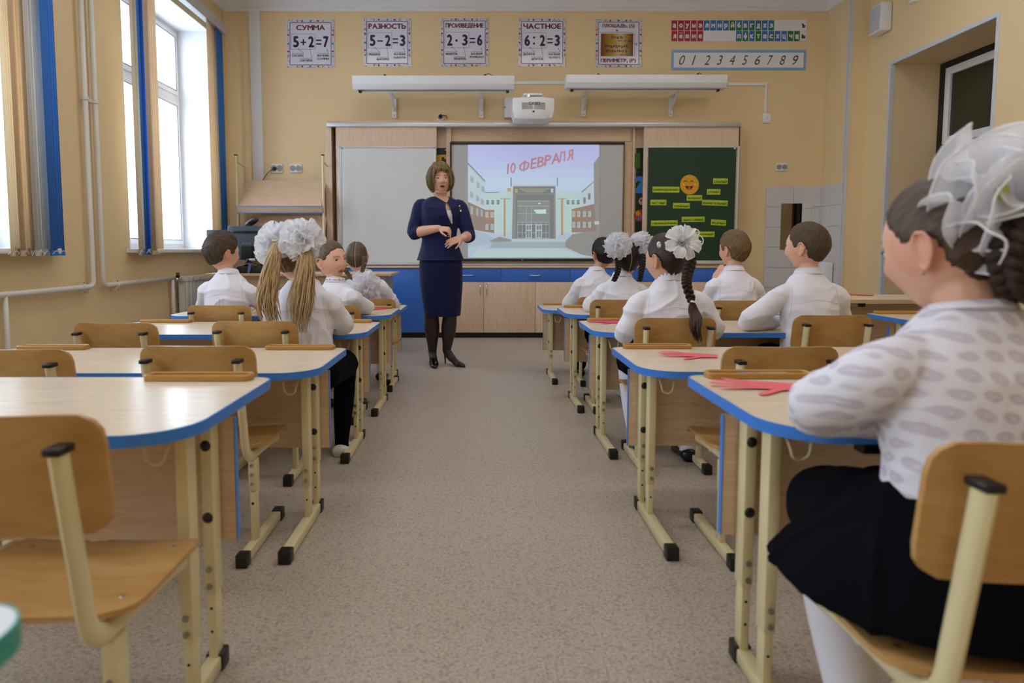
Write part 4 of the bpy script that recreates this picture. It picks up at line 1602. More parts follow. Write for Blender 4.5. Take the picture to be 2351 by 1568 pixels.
# ------------------------------------------------------------------ right side small things
a = atX(2034, 76, XR)
b = atX(1992, 22, XR - 0.12)
t = thing('wall_speaker', 'small white loudspeaker box high on the right wall', 'speaker', (XR, a.y - 0.06, a.z))
MB().box((-0.06, 0.07, 0.14), (0.11, 0.22, 0.28)).build('case', WHITEP, t, bevel=0.01)
MB().box((-0.117, 0.07, 0.14), (0.006, 0.19, 0.25)).build('grille', M('grille pale', '#d5d8de', 0.5, bump=0.6, bscale=400), t, bevel=0.002)
a = atX(2103, 2, XR)
t = thing('motion_sensor', 'tiny white sensor at the top edge of the right wall', 'sensor', (XR, a.y, a.z - 0.02))
MB().box((-0.025, 0, 0.06), (0.05, 0.07, 0.11)).ell((-0.05, 0, 0.05), (0.02, 0.03, 0.035), 10, 8).build('case', WHITEP, t, bevel=0.006)
MB().ell((-0.064, 0, 0.05), (0.008, 0.016, 0.018), 10, 8).build('lens', M('lens milk', '#dfe3ea', 0.2), t)
# ------------------------------------------------------------------ pupil desks


def rrect(x0, y0, x1, y1, r, n=6):
    """ccw rounded rectangle; r = radii at (x0,y0), (x1,y0), (x1,y1), (x0,y1)"""
    out = []
    for (cx, cy, rr, a0) in ((x0 + r[0], y0 + r[0], r[0], PI), (x1 - r[1], y0 + r[1], r[1], 1.5 * PI), (x1 - r[2], y1 - r[2], r[2], 0), (x0 + r[3], y1 - r[3], r[3], 0.5 * PI)):
        for i in range(n + 1):
            t = a0 + 0.5 * PI * i / n
            out.append((cx + rr * math.cos(t), cy + rr * math.sin(t)))
    return out


DW, DD = 1.34, 0.565


def make_desk(h, label, edge=BLUE_EDGE, top=BEECH_T, W=DW):
    """origin on the floor below the middle of the FAR edge; pupil sits on the -y side"""
    t = thing('school_desk', label, 'desk', group='two-seat school desks')
    hw = W / 2
    th = 0.022
    pts = rrect(-hw, -DD, hw, 0, (0.13, 0.13, 0.045, 0.045), 8)
    m = MB().prism([(x, y, h - th) for x, y in pts], (0, 0, th))
    tt = m.build('tabletop', top, t)
    o_, i_ = rrect(-hw - 0.002, -DD - 0.002, hw + 0.002, 0.002, (0.132, 0.132, 0.047, 0.047), 8), pts
    m = MB()
    n = len(o_)
    vs = [(x, y, h - th - 0.0008) for x, y in o_] + [(x, y, h + 0.0006) for x, y in o_] + [(x * 0.9975, y, h + 0.0008) for x, y in i_] + [(x * 0.9975, y, h - th - 0.001) for x, y in i_]
    fs = []
    for i in range(n):
        j = (i + 1) % n
        fs += [(i, j, n + j, n + i), (n + i, n + j, 2 * n + j, 2 * n + i), (3 * n + i, 3 * n + j, j, i)]
    m.add(vs, fs)
    m.build('edge_band', edge, tt, smooth=True)
    # modesty panel
    yp = -0.215
    zp0, zp1 = h - 0.345, h - 0.055
    MB().span((-hw + 0.03, yp, zp0), (hw - 0.03, yp + 0.016, zp1)).build('modesty_panel', BEECH_H, t)
    for sx in (-1, 1):
        MB().span((sx * (hw - 0.03), yp - 0.001, zp0), (sx * (hw - 0.028), yp + 0.017, zp1)).build('panel_edge', edge, t)
    for sx in (-1, 1):
        px = sx * (hw - 0.075)
        yf, yn = -0.245, -0.37
        # two telescopic posts
        MB().box((px, yf, (0.19 + h - th) / 2), (0.026, 0.046, h - th - 0.19)).build('post', CREAM, t, bevel=0.004)
        MB().box((px, yf, 0.12), (0.020, 0.038, 0.20)).build('post_extension', CREAM, t, bevel=0.003)
        MB().box((px, yn, (0.15 + h - th) / 2), (0.026, 0.046, h - th - 0.15)).build('post', CREAM, t, bevel=0.004)
        MB().box((px, yn, 0.10), (0.020, 0.038, 0.16)).build('post_extension', CREAM, t, bevel=0.003)
        for z in (h - 0.105, h - 0.27):
            MB().ell((px, yf - 0.024, z), (0.0125, 0.006, 0.0125), 12, 6).build('bolt_cap', BLACKP, t, smooth='all')
        for yy, zs in ((yf, (0.21, 0.25)), (yn, (0.17, 0.205))):
            for z in zs:
                MB().lathe([(0.007, -0.003), (0.007, 0.0), (0.004, 0.002)], (px, yy - 0.026, z), 'Y', 10).build('bolt', STEEL, t, smooth=True)
        for yy, z in ((yf, 0.10), (yf, 0.155), (yn, 0.10)):
            MB().cyl((px, yy - 0.0195, z), (px, yy - 0.018, z), 0.0035, 8).build('adjusting_hole', BLACKP, t)
        # foot rail with black caps
        y0, y1 = -0.665, -0.225
        MB().box((px, (y0 + y1) / 2, 0.021), (0.032, y1 - y0, 0.032)).build('foot_rail', CREAM, t, bevel=0.003)
        for ye, dy in ((y0, 1), (y1, -1)):
            MB().box((px, ye + dy * 0.012, 0.021), (0.040, 0.044, 0.042)).build('end_cap', BLACKP, t, bevel=0.004)
        # support under the top, with black end
        bx = sx * (hw - 0.19)
        MB().box((bx, -0.37, h - th - 0.0135), (0.03, 0.28, 0.026)).box((bx + sx * 0.055, yn + 0.06, h - th - 0.0135), (0.12, 0.03, 0.026)).build('support_bar', CREAM, t, bevel=0.003)
        MB().box((bx, -0.522, h - th - 0.0145), (0.036, 0.036, 0.028)).build('bar_cap', BLACKP, t, bevel=0.003)
        # bag hook
        hx = px - sx * 0.018
        pts3 = [(hx, yn - 0.01, h - 0.05), (hx - sx * 0.01, yn - 0.02, h - 0.075)] + [(hx - sx * (0.03 - 0.02 * math.cos(a)), yn - 0.03, h - 0.085 - 0.02 * math.sin(a)) for a in [PI * i / 7 for i in range(8)]] + [(hx - sx * 0.052, yn - 0.03, h - 0.062)]
        MB().tube(pts3, 0.004, 8).build('bag_hook', CREAM, t, smooth='all')
        # pencil tray at the far edge
        tx0, tx1 = sorted((sx * (hw - 0.045), sx * (hw - 0.315)))
        m = MB()
        ty0, ty1 = -0.062, -0.008
        op, ip = rrect(tx0, ty0, tx1, ty1, (0.012,) * 4, 3), rrect(tx0 + 0.010, ty0 + 0.008, tx1 - 0.010, ty1 - 0.008, (0.008,) * 4, 3)
        n = len(op)
        vs = [(x, y, h + 0.0012) for x, y in op] + [(x, y, h + 0.013) for x, y in op] + [(x * 1.0, y, h + 0.017) for x, y in rrect(tx0 + 0.004, ty0 + 0.004, tx1 - 0.004, ty1 - 0.004, (0.010,) * 4, 3)] + [(x, y, h + 0.014) for x, y in ip] + [(x, y, h + 0.005) for x, y in ip]
        fs = [tuple(range(n))[::-1], tuple(4 * n + i for i in range(n))]
        for k in range(4):
            for i in range(n):
                j = (i + 1) % n
                fs.append((k * n + i, k * n + j, (k + 1) * n + j, (k + 1) * n + i))
        m.add(vs, fs)
        m.build('pencil_tray', OCHRE, t, smooth=True)
    return t


LBL = {
 'L1': 'empty desk nearest the camera on the window side', 'L2': 'empty window-side desk right behind the blonde girl with two big bows',
 'L3': 'desk where the blonde girl with two big bows sits', 'L4': 'desk where the girl looking back sits', 'L5': 'front window-side desk of the girl with the bow on her back',
 'R1': 'desk of the girl in the lace blouse at the right edge', 'R2': 'empty desk in front of the girl in the lace blouse', 'R3': 'desk of the girl with the long single braid',
 'R4': 'desk of the dark-haired girl with two lace bows', 'R5': 'front desk of the dark-haired boy near the teacher'}
FARL = [(-0.536, 1.745), (-0.528, 2.69), (-0.538, 3.68), (-0.538, 4.56), (-0.58, 5.46)]
FARR = [(0.546, 1.775), (0.532, 2.715), (0.552, 3.745), (0.535, 4.64), (0.475, 5.50)]
HS = [0.64, 0.58, 0.58, 0.58, 0.53]
DESK = {}
protos = {}
for side, far in (('L', FARL), ('R', FARR)):
    for i in range(5):
        key = side + str(i + 1)
        h = HS[i]
        if h not in protos:
            protos[h] = make_desk(h, 'x')
            o = protos[h]
            first = True
        else:
            o = copy_tree(protos[h])
        x, y = far[i]
        o.location = (x - DW / 2 if side == 'L' else x + DW / 2, y, 0)
        o['label'] = LBL[key]
        DESK[key] = (o, h, x, y)
# door-side column, beige edged and blue edged
EDGE_B = M('beige edge band', '#c9ac80', 0.4)
o = make_desk(0.64, 'door-side desk with beige edging and a red paper hand', EDGE_B)
o.location = (2.40 + DW / 2, 5.08, 0)
o = copy_tree(protos[0.58])
o.location = (2.40 + DW / 2, 4.19, 0)
o['label'] = 'blue-edged door-side desk mostly hidden behind the lace-bloused girl'
# a desk with a teal edge next to the camera
o = make_desk(0.655, 'white-topped desk with teal edge cut by the lower left corner', M('teal edge band', '#2f9a8a', 0.35), M('white laminate top', '#dcdfe2', 0.3), 0.62)
o.location = (-0.391 - 0.31, 0.58, 0)
del o['group']

# ------------------------------------------------------------------ chairs


def make_chair(s, label):
    """origin on the floor below the seat centre; sitter faces +y. s = size factor (1: seat 0.35 m)"""
    t = thing('school_chair', label, 'chair', group='school chairs with plywood seats')
    zs, zt_ = 0.352 * s + (0.024 if s > 1.05 else 0), 0.680 * s
    wb, sd = 0.355, 0.335
    # seat: moulded ply, waterfall front
    nx, ny = 8, 10
    m = MB()

    def seatpt(u, v, dz):
        x = (u - 0.5) * (0.355 - 0.03 * (1 - v) * 0)
        y = (v - 0.5) * sd
        rr = 0.05
        ex = max(0, abs(x) - (0.1775 - rr))
        ey = max(0, abs(y) - (sd / 2 - rr))
        if ex > 0 and ey > 0:
            k = rr / max(rr, math.hypot(ex, ey)) if math.hypot(ex, ey) > rr else 1
            x = math.copysign(0.1775 - rr + ex * k, x)
            y = math.copysign(sd / 2 - rr + ey * k, y)
        z = zs - 0.008 * math.cos(x / 0.1775 * 1.5) - 0.022 * max(0, v - 0.8) ** 2 / 0.04 + 0.006 * max(0, 0.2 - v) / 0.2
        return Vector((x, y, z + dz))
    for dz in (0, -0.010):
        m.add([seatpt(i / nx, j / ny, dz) for j in range(ny + 1) for i in range(nx + 1)], [(j * (nx + 1) + i, j * (nx + 1) + i + 1, (j + 1) * (nx + 1) + i + 1, (j + 1) * (nx + 1) + i) for j in range(ny) for i in range(nx)])
    k = (nx + 1) * (ny + 1)
    loop = [i for i in range(nx)] + [nx + j * (nx + 1) for j in range(ny)] + [ny * (nx + 1) + nx - i for i in range(nx)] + [(ny - j) * (nx + 1) for j in range(ny)]
    for a, b in zip(loop, loop[1:] + loop[:1]):
        m.f.append([a, b, k + b, k + a])
        m.m.append(0)
    m.build('seat', PLY, t, smooth=True)
    # backrest: curved ply plate
    yb0, lean = -sd / 2 - 0.012, 0.14
    bh = 0.175 * s
    m = MB()
    nx, nz = 12, 8

    def backpt(u, v, dy):
        x, z = (u - 0.5) * wb, v * bh
        rr = 0.04
        ex, ez = max(0, abs(x) - (wb / 2 - rr)), max(0, abs(z - bh / 2) - (bh / 2 - rr))
        if ex > 0 and ez > 0 and math.hypot(ex, ez) > rr:
            q = rr / math.hypot(ex, ez)
            x = math.copysign(wb / 2 - rr + ex * q, x)
            z = bh / 2 + math.copysign(bh / 2 - rr + ez * q, z - bh / 2)
        zz = zt_ - bh + z
        y = yb0 - lean * (zz - zs) + 0.020 * (x / (wb / 2)) ** 2 - 0.004
        return Vector((x, y + dy, zz))
    for dy in (0, 0.010):
        m.add([backpt(i / nx, j / nz, dy) for j in range(nz + 1) for i in range(nx + 1)], [(j * (nx + 1) + i, j * (nx + 1) + i + 1, (j + 1) * (nx + 1) + i + 1, (j + 1) * (nx + 1) + i) for j in range(nz) for i in range(nx)])
    k = (nx + 1) * (nz + 1)
    loop = [i for i in range(nx)] + [nx + j * (nx + 1) for j in range(nz)] + [nz * (nx + 1) + nx - i for i in range(nx)] + [(nz - j) * (nx + 1) for j in range(nz)]
    for a, b in zip(loop, loop[1:] + loop[:1]):
        m.f.append([a, b, k + b, k + a])
        m.m.append(0)
    m.build('backrest', PLY, t, smooth=True)
    for sx in (-1, 1):
        px = sx * 0.138
        ztop = zt_ - 0.045
        path = [(px, sd / 2 - 0.05, zs - 0.045), (px, 0.02, zs - 0.035), (px, yb0 - 0.015, zs - 0.034), (px, yb0 - 0.030 - lean * (ztop - zs), ztop)]
        pp = bend(path[:3] + [path[3]], 0.055, 5)
        # oval tube: bent seat rail and back upright in one piece
        m = MB().tube(pp, 0.0185, 12, sx=1.0, up=(1, 0, 0))
        for i, q in enumerate(m.v):
            m.v[i] = Vector((px + (q.x - px) * 0.62, q.y, q.z))
        m.build('side_rail', CREAM, t, smooth=True)
        e = Vector(pp[-1])
        MB().box(e + Vector((0, 0.001, 0.003)), (0.026, 0.039, 0.012)).build('rail_cap', BLACKP, t, bevel=0.003)
        yl = yb0 + 0.05
        MB().box((px, yl, (zs - 0.05 + 0.20) / 2), (0.024, 0.042, zs - 0.05 - 0.20)).build('leg', CREAM, t, bevel=0.004)
        MB().box((px, yl, 0.12), (0.019, 0.035, 0.17)).build('leg_extension', CREAM, t, bevel=0.003)
        for z in (0.225, 0.255, 0.285):
            if z < zs - 0.05:
                MB().lathe([(0.0055, -0.002), (0.0055, 0.002), (0.0035, 0.002)], (px, yl - 0.022, z), 'Y', 10).build('bolt', STEEL, t)
        m = MB().cyl((px, yl - 0.019, 0.16), (px, yl - 0.0172, 0.16), 0.0045, 8)
        m.build('adjusting_hole', BLACKP, t)
        y0, y1 = yl - 0.13, yl + 0.26
        MB().box((px, (y0 + y1) / 2, 0.021), (0.028, y1 - y0, 0.030)).build('foot_rail', CREAM, t, bevel=0.003)
        for ye, dy in ((y0, 1), (y1, -1)):
            MB().box((px, ye + dy * 0.012, 0.021), (0.036, 0.042, 0.042)).build('end_cap', BLACKP, t, bevel=0.004)
    MB().tube([(-0.138, 0.0, zs - 0.05), (0.138, 0.0, zs - 0.05)], 0.011, 10).build('cross_bar', CREAM, t, smooth=True)
    for sx in (-1, 1):
        for yy in (-0.10, 0.09):
            MB().ell((sx * 0.138, yy, zs - 0.0035), (0.006, 0.006, 0.002), 8, 4).build('rivet', STEEL, t)
    return t


CH = {}
for key, s, px, py, rz, label in (
        ('L1', 1.08, -73, 957, 0.0, 'empty plywood chair nearest the camera at the lower left'),
        ('L2a', 1.0, 16, 803, 0.0, 'empty plywood chair cut by the left edge beside the pencil tray'),
        ('L2b', 1.0, 446, 795, 0.0, 'empty plywood chair tucked at the second window-side desk, aisle side'),
        ('L3a', 0.98, 258, 742, 0.0, 'empty plywood chair beside the blonde girl, closer to the window'),
        ('L3b', 1.0, 580, 738, 0.0, 'plywood chair the blonde girl with two bows sits on'),
        ('L4a', 0.98, 499, 701, 0.0, 'plywood chair of the boy beside the radiator'),
        ('L4b', 0.98, 752, 701, 0.0, 'plywood chair of the girl looking back, hidden behind the blonde girl'),
        ('L5b', 0.94, 848, 686, 0.0, 'plywood chair of the girl with the bow on her back'),
        ('R1', 1.08, 2500, 1022, 0.0, 'large plywood chair of the girl in the lace blouse'),
        ('R2', 1.0, 1800, 797, 0.0, 'empty plywood chair in front of the lace-bloused girl'),
        ('R3a', 1.0, 1555, 730, 0.0, 'plywood chair of the girl with the long single braid'),
        ('R3b', 1.0, 1918, 724, 0.0, 'plywood chair of the crop-haired boy at the third desk'),
        ('R4a', 1.0, 1425, 688, 0.0, 'plywood chair of the dark-haired girl with two bows'),
        ('R4b', 1.0, 1702, 690, 0.0, 'plywood chair of the boy resting his chin on his hand'),
        ('R5a', 0.94, 1384, 682, 0.0, 'plywood chair of the dark-haired boy at the front')):
    if ('c', s) not in protos:
        protos[('c', s)] = make_chair(s, 'x')
        o = protos[('c', s)]
    else:
        o = copy_tree(protos[('c', s)])
    q = atZ(px, py, 0.680 * s)
    off = -0.1675 - 0.012 - 0.14 * (0.680 - 0.352) * s
    o.location = (q.x, q.y - off, 0)
    o.rotation_euler = (0, 0, rz)
    o['label'] = label
    CH[key] = (q.x, q.y - off, 0.352 * s + (0.024 if s > 1.05 else 0))

# ------------------------------------------------------------------ paper hands and pens
HANDP = [M('coral paper', '#e8636c', 0.6), M('hot pink paper', '#e8428c', 0.6), M('red paper', '#d8423c', 0.6)]


def paper_hand(label, px, py, z, rz, s, mi, curl=0.005):
    c = atZ(px, py, z)
    out = []
    # outline of a traced hand: palm, four fingers, thumb
    def finger(bx, by, ang, ln, w):
        d = Vector((math.sin(ang), math.cos(ang), 0))
        n = Vector((d.y, -d.x, 0))
        b = Vector((bx, by, 0))
        tip = b + d * ln
        return [b - n * w, tip - n * w * 0.85] + [tip + n * w * 0.85 * math.sin(a) + d * w * math.cos(a) for a in (-0.9, -0.3, 0.3, 0.9)] + [tip + n * w * 0.85, b + n * w]
    out = [Vector((-0.026, -0.05, 0)), Vector((-0.036, -0.01, 0))]
    out += finger(-0.034, 0.0, -0.95, 0.052, 0.008)
    for bx, an, ln in ((-0.024, -0.28, 0.056), (-0.007, -0.08, 0.066), (0.010, 0.10, 0.060), (0.026, 0.34, 0.046)):
        out += finger(bx, 0.034 - abs(bx) * 0.15, an, ln, 0.0082)
    out += [Vector((0.036, -0.005, 0)), Vector((0.026, -0.05, 0))]
    t = thing('paper_hand', label, 'paper cut-out', (c.x, c.y, z + 0.0015), rz, 'traced paper hands')
    m = MB()
    pts = [Vector((p.x * s, p.y * s, curl * max(0, (p.y + 0.0) / 0.1) ** 2 + 0.0008)) for p in out]
    m.prism([(p.x, p.y, p.z) for p in pts], (0, 0, 0.0006))
    m.build('sheet', HANDP[mi], t)
    return t


def pen(label, px, py, z, ln, rz, col):
    c = atZ(px, py, z)
    t = thing('pen', label, 'pen', (c.x, c.y, z + 0.0045), rz, 'pens in the trays')
    MB().tube([(-ln / 2, 0, 0), (ln * 0.36, 0, 0), (ln * 0.44, 0, 0), (ln / 2, 0, 0)], [0.004, 0.004, 0.003, 0.0008], 10).build('barrel', WHITEP, t, smooth=True)
    MB().tube([(-ln / 2 - 0.004, 0, 0), (-ln * 0.12, 0, 0)], 0.0048, 10).build('cap', col, t, smooth=True)


paper_hand('coral paper hand beside the lace sleeve on the nearest right desk', 1775, 888, 0.641, 1.35, 1.4, 0)
paper_hand('coral paper hand on the empty second right-hand desk', 1603, 817, 0.581, 1.25, 1.35, 0)
paper_hand('hot pink paper hand by the girl with the long braid', 1406, 740, 0.581, 1.3, 1.3, 1)
paper_hand('hot pink paper hand by the dark-haired girl with bows', 1346, 704, 0.581, 1.2, 1.15, 1)
paper_hand('pink paper hand in front of the girl looking back', 845, 711, 0.581, -1.1, 1.2, 1)
paper_hand('red paper hand on the door-side desk', 1984, 678, 0.641, 1.0, 1.2, 2)
PURP, CYAN = M('purple pen cap', '#7a3fa0', 0.4), M('cyan pen cap', '#2f9ad0', 0.4)
for lab, k, dx, col, rz in (('white pen with blue cap in the tray by the lace sleeve', 'R1', 0.2, BLUE_EDGE, 0.02), ('purple-capped pen in the tray by the girl with the long braid', 'R3', 0.18, PURP, 3.16), ('cyan pen in the tray of the dark-haired girl', 'R4', 0.2, CYAN, 0.0), ('white pen in the tray of the front dark-haired boy', 'R5', 0.16, M('green pen cap', '#3f8a4a', 0.4), 0.03)):
    o, h, x, y = DESK[k]
    t = thing('pen', lab, 'pen', (x + dx, y - 0.036, h + 0.0095), rz, 'pens in the trays')
    MB().tube([(-0.07, 0, 0), (0.05, 0, 0), (0.062, 0, 0), (0.07, 0, 0)], [0.004, 0.004, 0.003, 0.0008], 10).build('barrel', WHITEP if k != 'R4' else CYAN, t, smooth=True)
    MB().tube([(-0.074, 0, 0), (-0.017, 0, 0)], 0.0048, 10).build('cap', col, t, smooth=True)

# ------------------------------------------------------------------ magazine display rack
YK = 7.50
a, b = atY(549, 620, YK), atY(741, 357, YK)
t = thing('display_rack', 'cream tube display rack with slanted beech shelf and blue ledge', 'rack', ((a.x + b.x) / 2, YK, 0))
O = Vector(t.location)
hw = (b.x - a.x) / 2
for sx in (-1, 1):
    MB().tube([(sx * hw, 0, 0.02), (sx * hw, 0, b.z)], 0.014, 8).build('front_tube', CREAM, t, smooth=True)
    MB().tube([(sx * hw * 0.99, 0.30, 0.02), (sx * hw * 0.99, 0.30, b.z - 0.05)], 0.012, 8).build('rear_tube', CREAM, t, smooth=True)
    MB().tube([(sx * hw, 0, b.z - 0.06), (sx * hw * 0.99, 0.30, b.z - 0.10)], 0.009, 8).build('cross_tube', CREAM, t, smooth=True)
    MB().box((sx * hw, 0, b.z + 0.004), (0.03, 0.03, 0.012)).build('tube_cap', BLACKP, t)
    MB().box((sx * hw, 0.15, 0.012), (0.03, 0.42, 0.024)).build('foot', BLACKP, t, bevel=0.004)


def slant(z0, z1, y0, y1, th=0.016):
    m = MB()
    m.prism([(-hw + 0.025, y0, z0), (-hw + 0.025, y1, z1), (-hw + 0.025, y1 + th, z1), (-hw + 0.025, y0 + th, z0)], (2 * hw - 0.05, 0, 0))
    return m


zl = atY(640, 474, YK - 0.05).z
zl2 = atY(640, 488, YK - 0.05).z
ztp = atY(640, 414, YK + 0.28).z
slant(zl, ztp, -0.02, 0.27).build('shelf_panel', BEECH_H, t)
m = MB().prism([(-hw + 0.005, -0.025, zl2 + 0.004), (-hw + 0.005, -0.06, zl - 0.004), (-hw + 0.005, -0.045, zl - 0.004), (-hw + 0.005, -0.01, zl2 + 0.004)], (2 * hw - 0.01, 0, 0))
lg = m.build('ledge', BEECH_H, t)
MB().box((0, -0.053, zl), (2 * hw - 0.004, 0.020, 0.010)).build('ledge_edge', BLUE_EDGE, lg)
MB().box((0, -0.02, zl2), (2 * hw - 0.004, 0.020, 0.010)).build('ledge_edge', BLUE_EDGE, lg)
slant(zl2 - 0.50, zl2 - 0.02, 0.0, 0.25).build('lower_panel', BEECH_H, t)
MB().box((0, -0.02, zl2 - 0.52), (2 * hw, 0.05, 0.016)).build('lower_ledge', BEECH_H, t)
MB().tube([(-hw + 0.03, -0.02, zl2 - 0.01), (-hw + 0.03, -0.03, zl2 - 0.12), (-hw + 0.025, -0.02, zl2 - 0.3)], 0.004, 6).build('hanging_cord', BLACKP, t, smooth=True)

# ------------------------------------------------------------------ teacher's desk with its equipment
ZT = 0.76
q = atZ(700, 628, ZT)
YT = q.y
xr = atY(898, 628, YT).x
xl = atY(470, 628, YT).x
t = thing('teacher_desk', 'long beech teacher desk behind the window-side pupils', 'desk', ((xl + xr) / 2, YT, 0))
hw = (xr - xl) / 2
MB().span((-hw, 0, ZT - 0.025), (hw, 0.62, ZT)).build('desktop', BEECH_H, t, bevel=0.003)
MB().span((-hw + 0.06, 0.08, 0.12), (hw - 0.09, 0.098, ZT - 0.025)).build('front_panel', BEECH_H, t)
for sx in (-1, 1):
    MB().span((sx * (hw - 0.06), 0.04, 0), (sx * (hw - 0.085), 0.6, ZT - 0.025)).build('side_panel', M('grey laminate', '#a8a29c', 0.4), t)


def monitor(label, px0, px1, pyt, pyb, Y, mat, text=None):
    a, b = atY(px0, pyb, Y), atY(px1, pyt, Y)
    w_, h_ = (b.x - a.x), (b.z - a.z)
    e = thing('computer_monitor', label, 'monitor', ((a.x + b.x) / 2, Y + 0.03, ZT))
    z0 = a.z - ZT
    MB().box((0, 0.0, z0 + h_ / 2), (w_, 0.04, h_)).build('case', mat, e, bevel=0.012)
    MB().box((0, 0.022, z0 + h_ / 2), (w_ - 0.03, 0.004, h_ - 0.03)).build('screen', M('dark screen', '#0b0c10', 0.1), e)
    MB().box((0, -0.023, z0 + h_ * 0.82), (w_ * 0.72, 0.01, 0.022)).build('vent', BLACKP, e, bevel=0.004)
    m = MB()
    for sx in (-1, 1):
        m.cyl((sx * 0.05, -0.020, z0 + h_ * 0.62), (sx * 0.05, -0.0225, z0 + h_ * 0.62), 0.005, 8)
    m.build('mount_hole', BLACKP, e)
    MB().box((0, -0.035, z0 + h_ * 0.22), (w_ * 0.3, 0.05, h_ * 0.4)).build('stand_column', BLACKP, e, bevel=0.01)
    MB().lathe([(0.13, 0), (0.13, 0.006), (0.03, 0.016)], (0, 0, 0.001), 'Z', 24).build('stand_base', BLACKP, e, smooth=True)
    MB().box((0, -0.012, z0 / 2 + 0.01), (0.05, 0.02, z0 + 0.02)).build('stand_neck', BLACKP, e)
    if text:
        m = MB()
        put_text(m, text, *text_box, Y + 0.008, 0.03)
        m.v = [p - Vector(e.location) for p in m.v]
        m.build('lettering', M('logo silver', '#8f979c', 0.3, metal=0.6), e)


text_box = (555, 556, 577, 563)
MONG = M('monitor grey blue', '#4c5866', 0.28, var=0.05)
monitor('silver-grey monitor seen from behind on the teacher desk', 523, 612, 518, 598, YT + 0.34, MONG, 'ASUS')
monitor('black monitor partly hidden behind the boy by the radiator', 474, 541, 527, 590, YT + 0.45, BLACKP)
c = atY(580, 626, YT + 0.12)
e = thing('document_camera', 'black folded document camera with cables on the teacher desk', 'camera', (c.x, YT + 0.14, ZT))
MB().box((0, 0, 0.03), (0.26, 0.16, 0.06)).build('base', BLACKP, e, bevel=0.01)
MB().tube([(-0.08, 0, 0.05), (-0.06, 0.03, 0.12), (0.04, 0.04, 0.13), (0.1, 0.02, 0.11)], 0.014, 8).build('arm', BLACKP, e, smooth='all')
MB().tube([(-0.12, -0.07, 0.06), (-0.02, -0.085, 0.085), (0.05, -0.08, 0.065), (0.12, -0.06, 0.09)], 0.005, 6).tube([(-0.1, -0.05, 0.062), (0.0, -0.05, 0.10), (0.11, -0.04, 0.065)], 0.005, 6).build('cable', BLACKP, e, smooth='all')
MB().box((0.0, -0.02, 0.125), (0.05, 0.03, 0.02)).build('camera_head', WHITEP, e, bevel=0.004)
c = atY(570, 618, YT + 0.03)
o = MB().tube([(0, 0, 0.004), (0.018, 0.0, 0.09)], [0.011, 0.012], 12).build('board_marker', M('marker blue white', '#5f78b8', 0.3), None, smooth=True)
o.location = (c.x, YT + 0.035, ZT)
tag(o, 'blue marker standing at the edge of the teacher desk', 'marker')
c = atY(585, 514, YT + 0.5)
e = thing('webcam', 'black webcam perched behind the grey monitor', 'webcam', (c.x - 0.02, YT + 0.375, atY(523, 518, YT + 0.34).z))
MB().ell((0.03, 0.01, 0.035), (0.075, 0.03, 0.03), 14, 8, mat=Matrix.Rotation(-0.45, 3, 'Y')).build('camera_head', BLACKP, e, smooth='all')
MB().box((0, 0.0, 0.006), (0.05, 0.05, 0.012)).build('clip', BLACKP, e, bevel=0.003)
# ------------------------------------------------------------------ people: shared builders
V = Vector


def sstep(a, b, x):
    t = min(1, max(0, (x - a) / (b - a)))
    return t * t * (3 - 2 * t)


def catmull(pts, sub=5):
    pts = [V(p) for p in pts]
    out = []
    for i in range(len(pts) - 1):
        p0, p1, p2, p3 = pts[max(i - 1, 0)], pts[i], pts[i + 1], pts[min(i + 2, len(pts) - 1)]
        for k in range(sub):
            s = k / sub
            out.append(0.5 * ((2 * p1) + (p2 - p0) * s + (2 * p0 - 5 * p1 + 4 * p2 - p3) * s * s + (3 * p1 - p0 - 3 * p2 + p3) * s ** 3))
    out.append(pts[-1])
    return out


def limb(mb, pts, rad, n=12, sub=4, mi=0, sx=1.0, up=None):
    """tapered rounded tube through joints"""
    q = catmull(pts, sub)
    rr = [v.x for v in catmull([(r, 0, 0) for r in rad], sub)]
    d0, d1 = (q[0] - q[1]).normalized(), (q[-1] - q[-2]).normalized()
    pre = [(q[0] + d0 * rr[0] * math.sin(a), rr[0] * math.cos(a)) for a in (1.35, 0.95, 0.5)]
    post = [(q[-1] + d1 * rr[-1] * math.sin(a), rr[-1] * math.cos(a)) for a in (0.5, 0.95, 1.35)]
    al = pre + list(zip(q, rr)) + post
    mb.tube([a for a, _ in al], [b for _, b in al], n, mi, sx=sx, up=up)


def loft(mb, rings, n=24, mi=0, p=2.3):
    """rings: (centre, rx, ry, yaw[, fwd tilt]) stacked upwards; superellipse sections"""
    vs, fs = [], []
    for r in rings:
        c, rx, ry, yaw = V(r[0]), r[1], r[2], r[3]
        tl = r[4] if len(r) > 4 else 0.0
        for j in range(n):
            t = 2 * PI * j / n
            ct, st = math.cos(t), math.sin(t)
            x = rx * math.copysign(abs(ct) ** (2 / p), ct)
            y = ry * math.copysign(abs(st) ** (2 / p), st)
            vs.append(c + V((x * math.cos(yaw) - y * math.sin(yaw), x * math.sin(yaw) + y * math.cos(yaw), y * tl)))
    for i in range(len(rings) - 1):
        for j in range(n):
            j2 = (j + 1) % n
            fs.append((i * n + j, i * n + j2, (i + 1) * n + j2, (i + 1) * n + j))
    fs.append(tuple(range(n))[::-1])
    fs.append(tuple((len(rings) - 1) * n + j for j in range(n)))
    mb.add(vs, fs, mi)


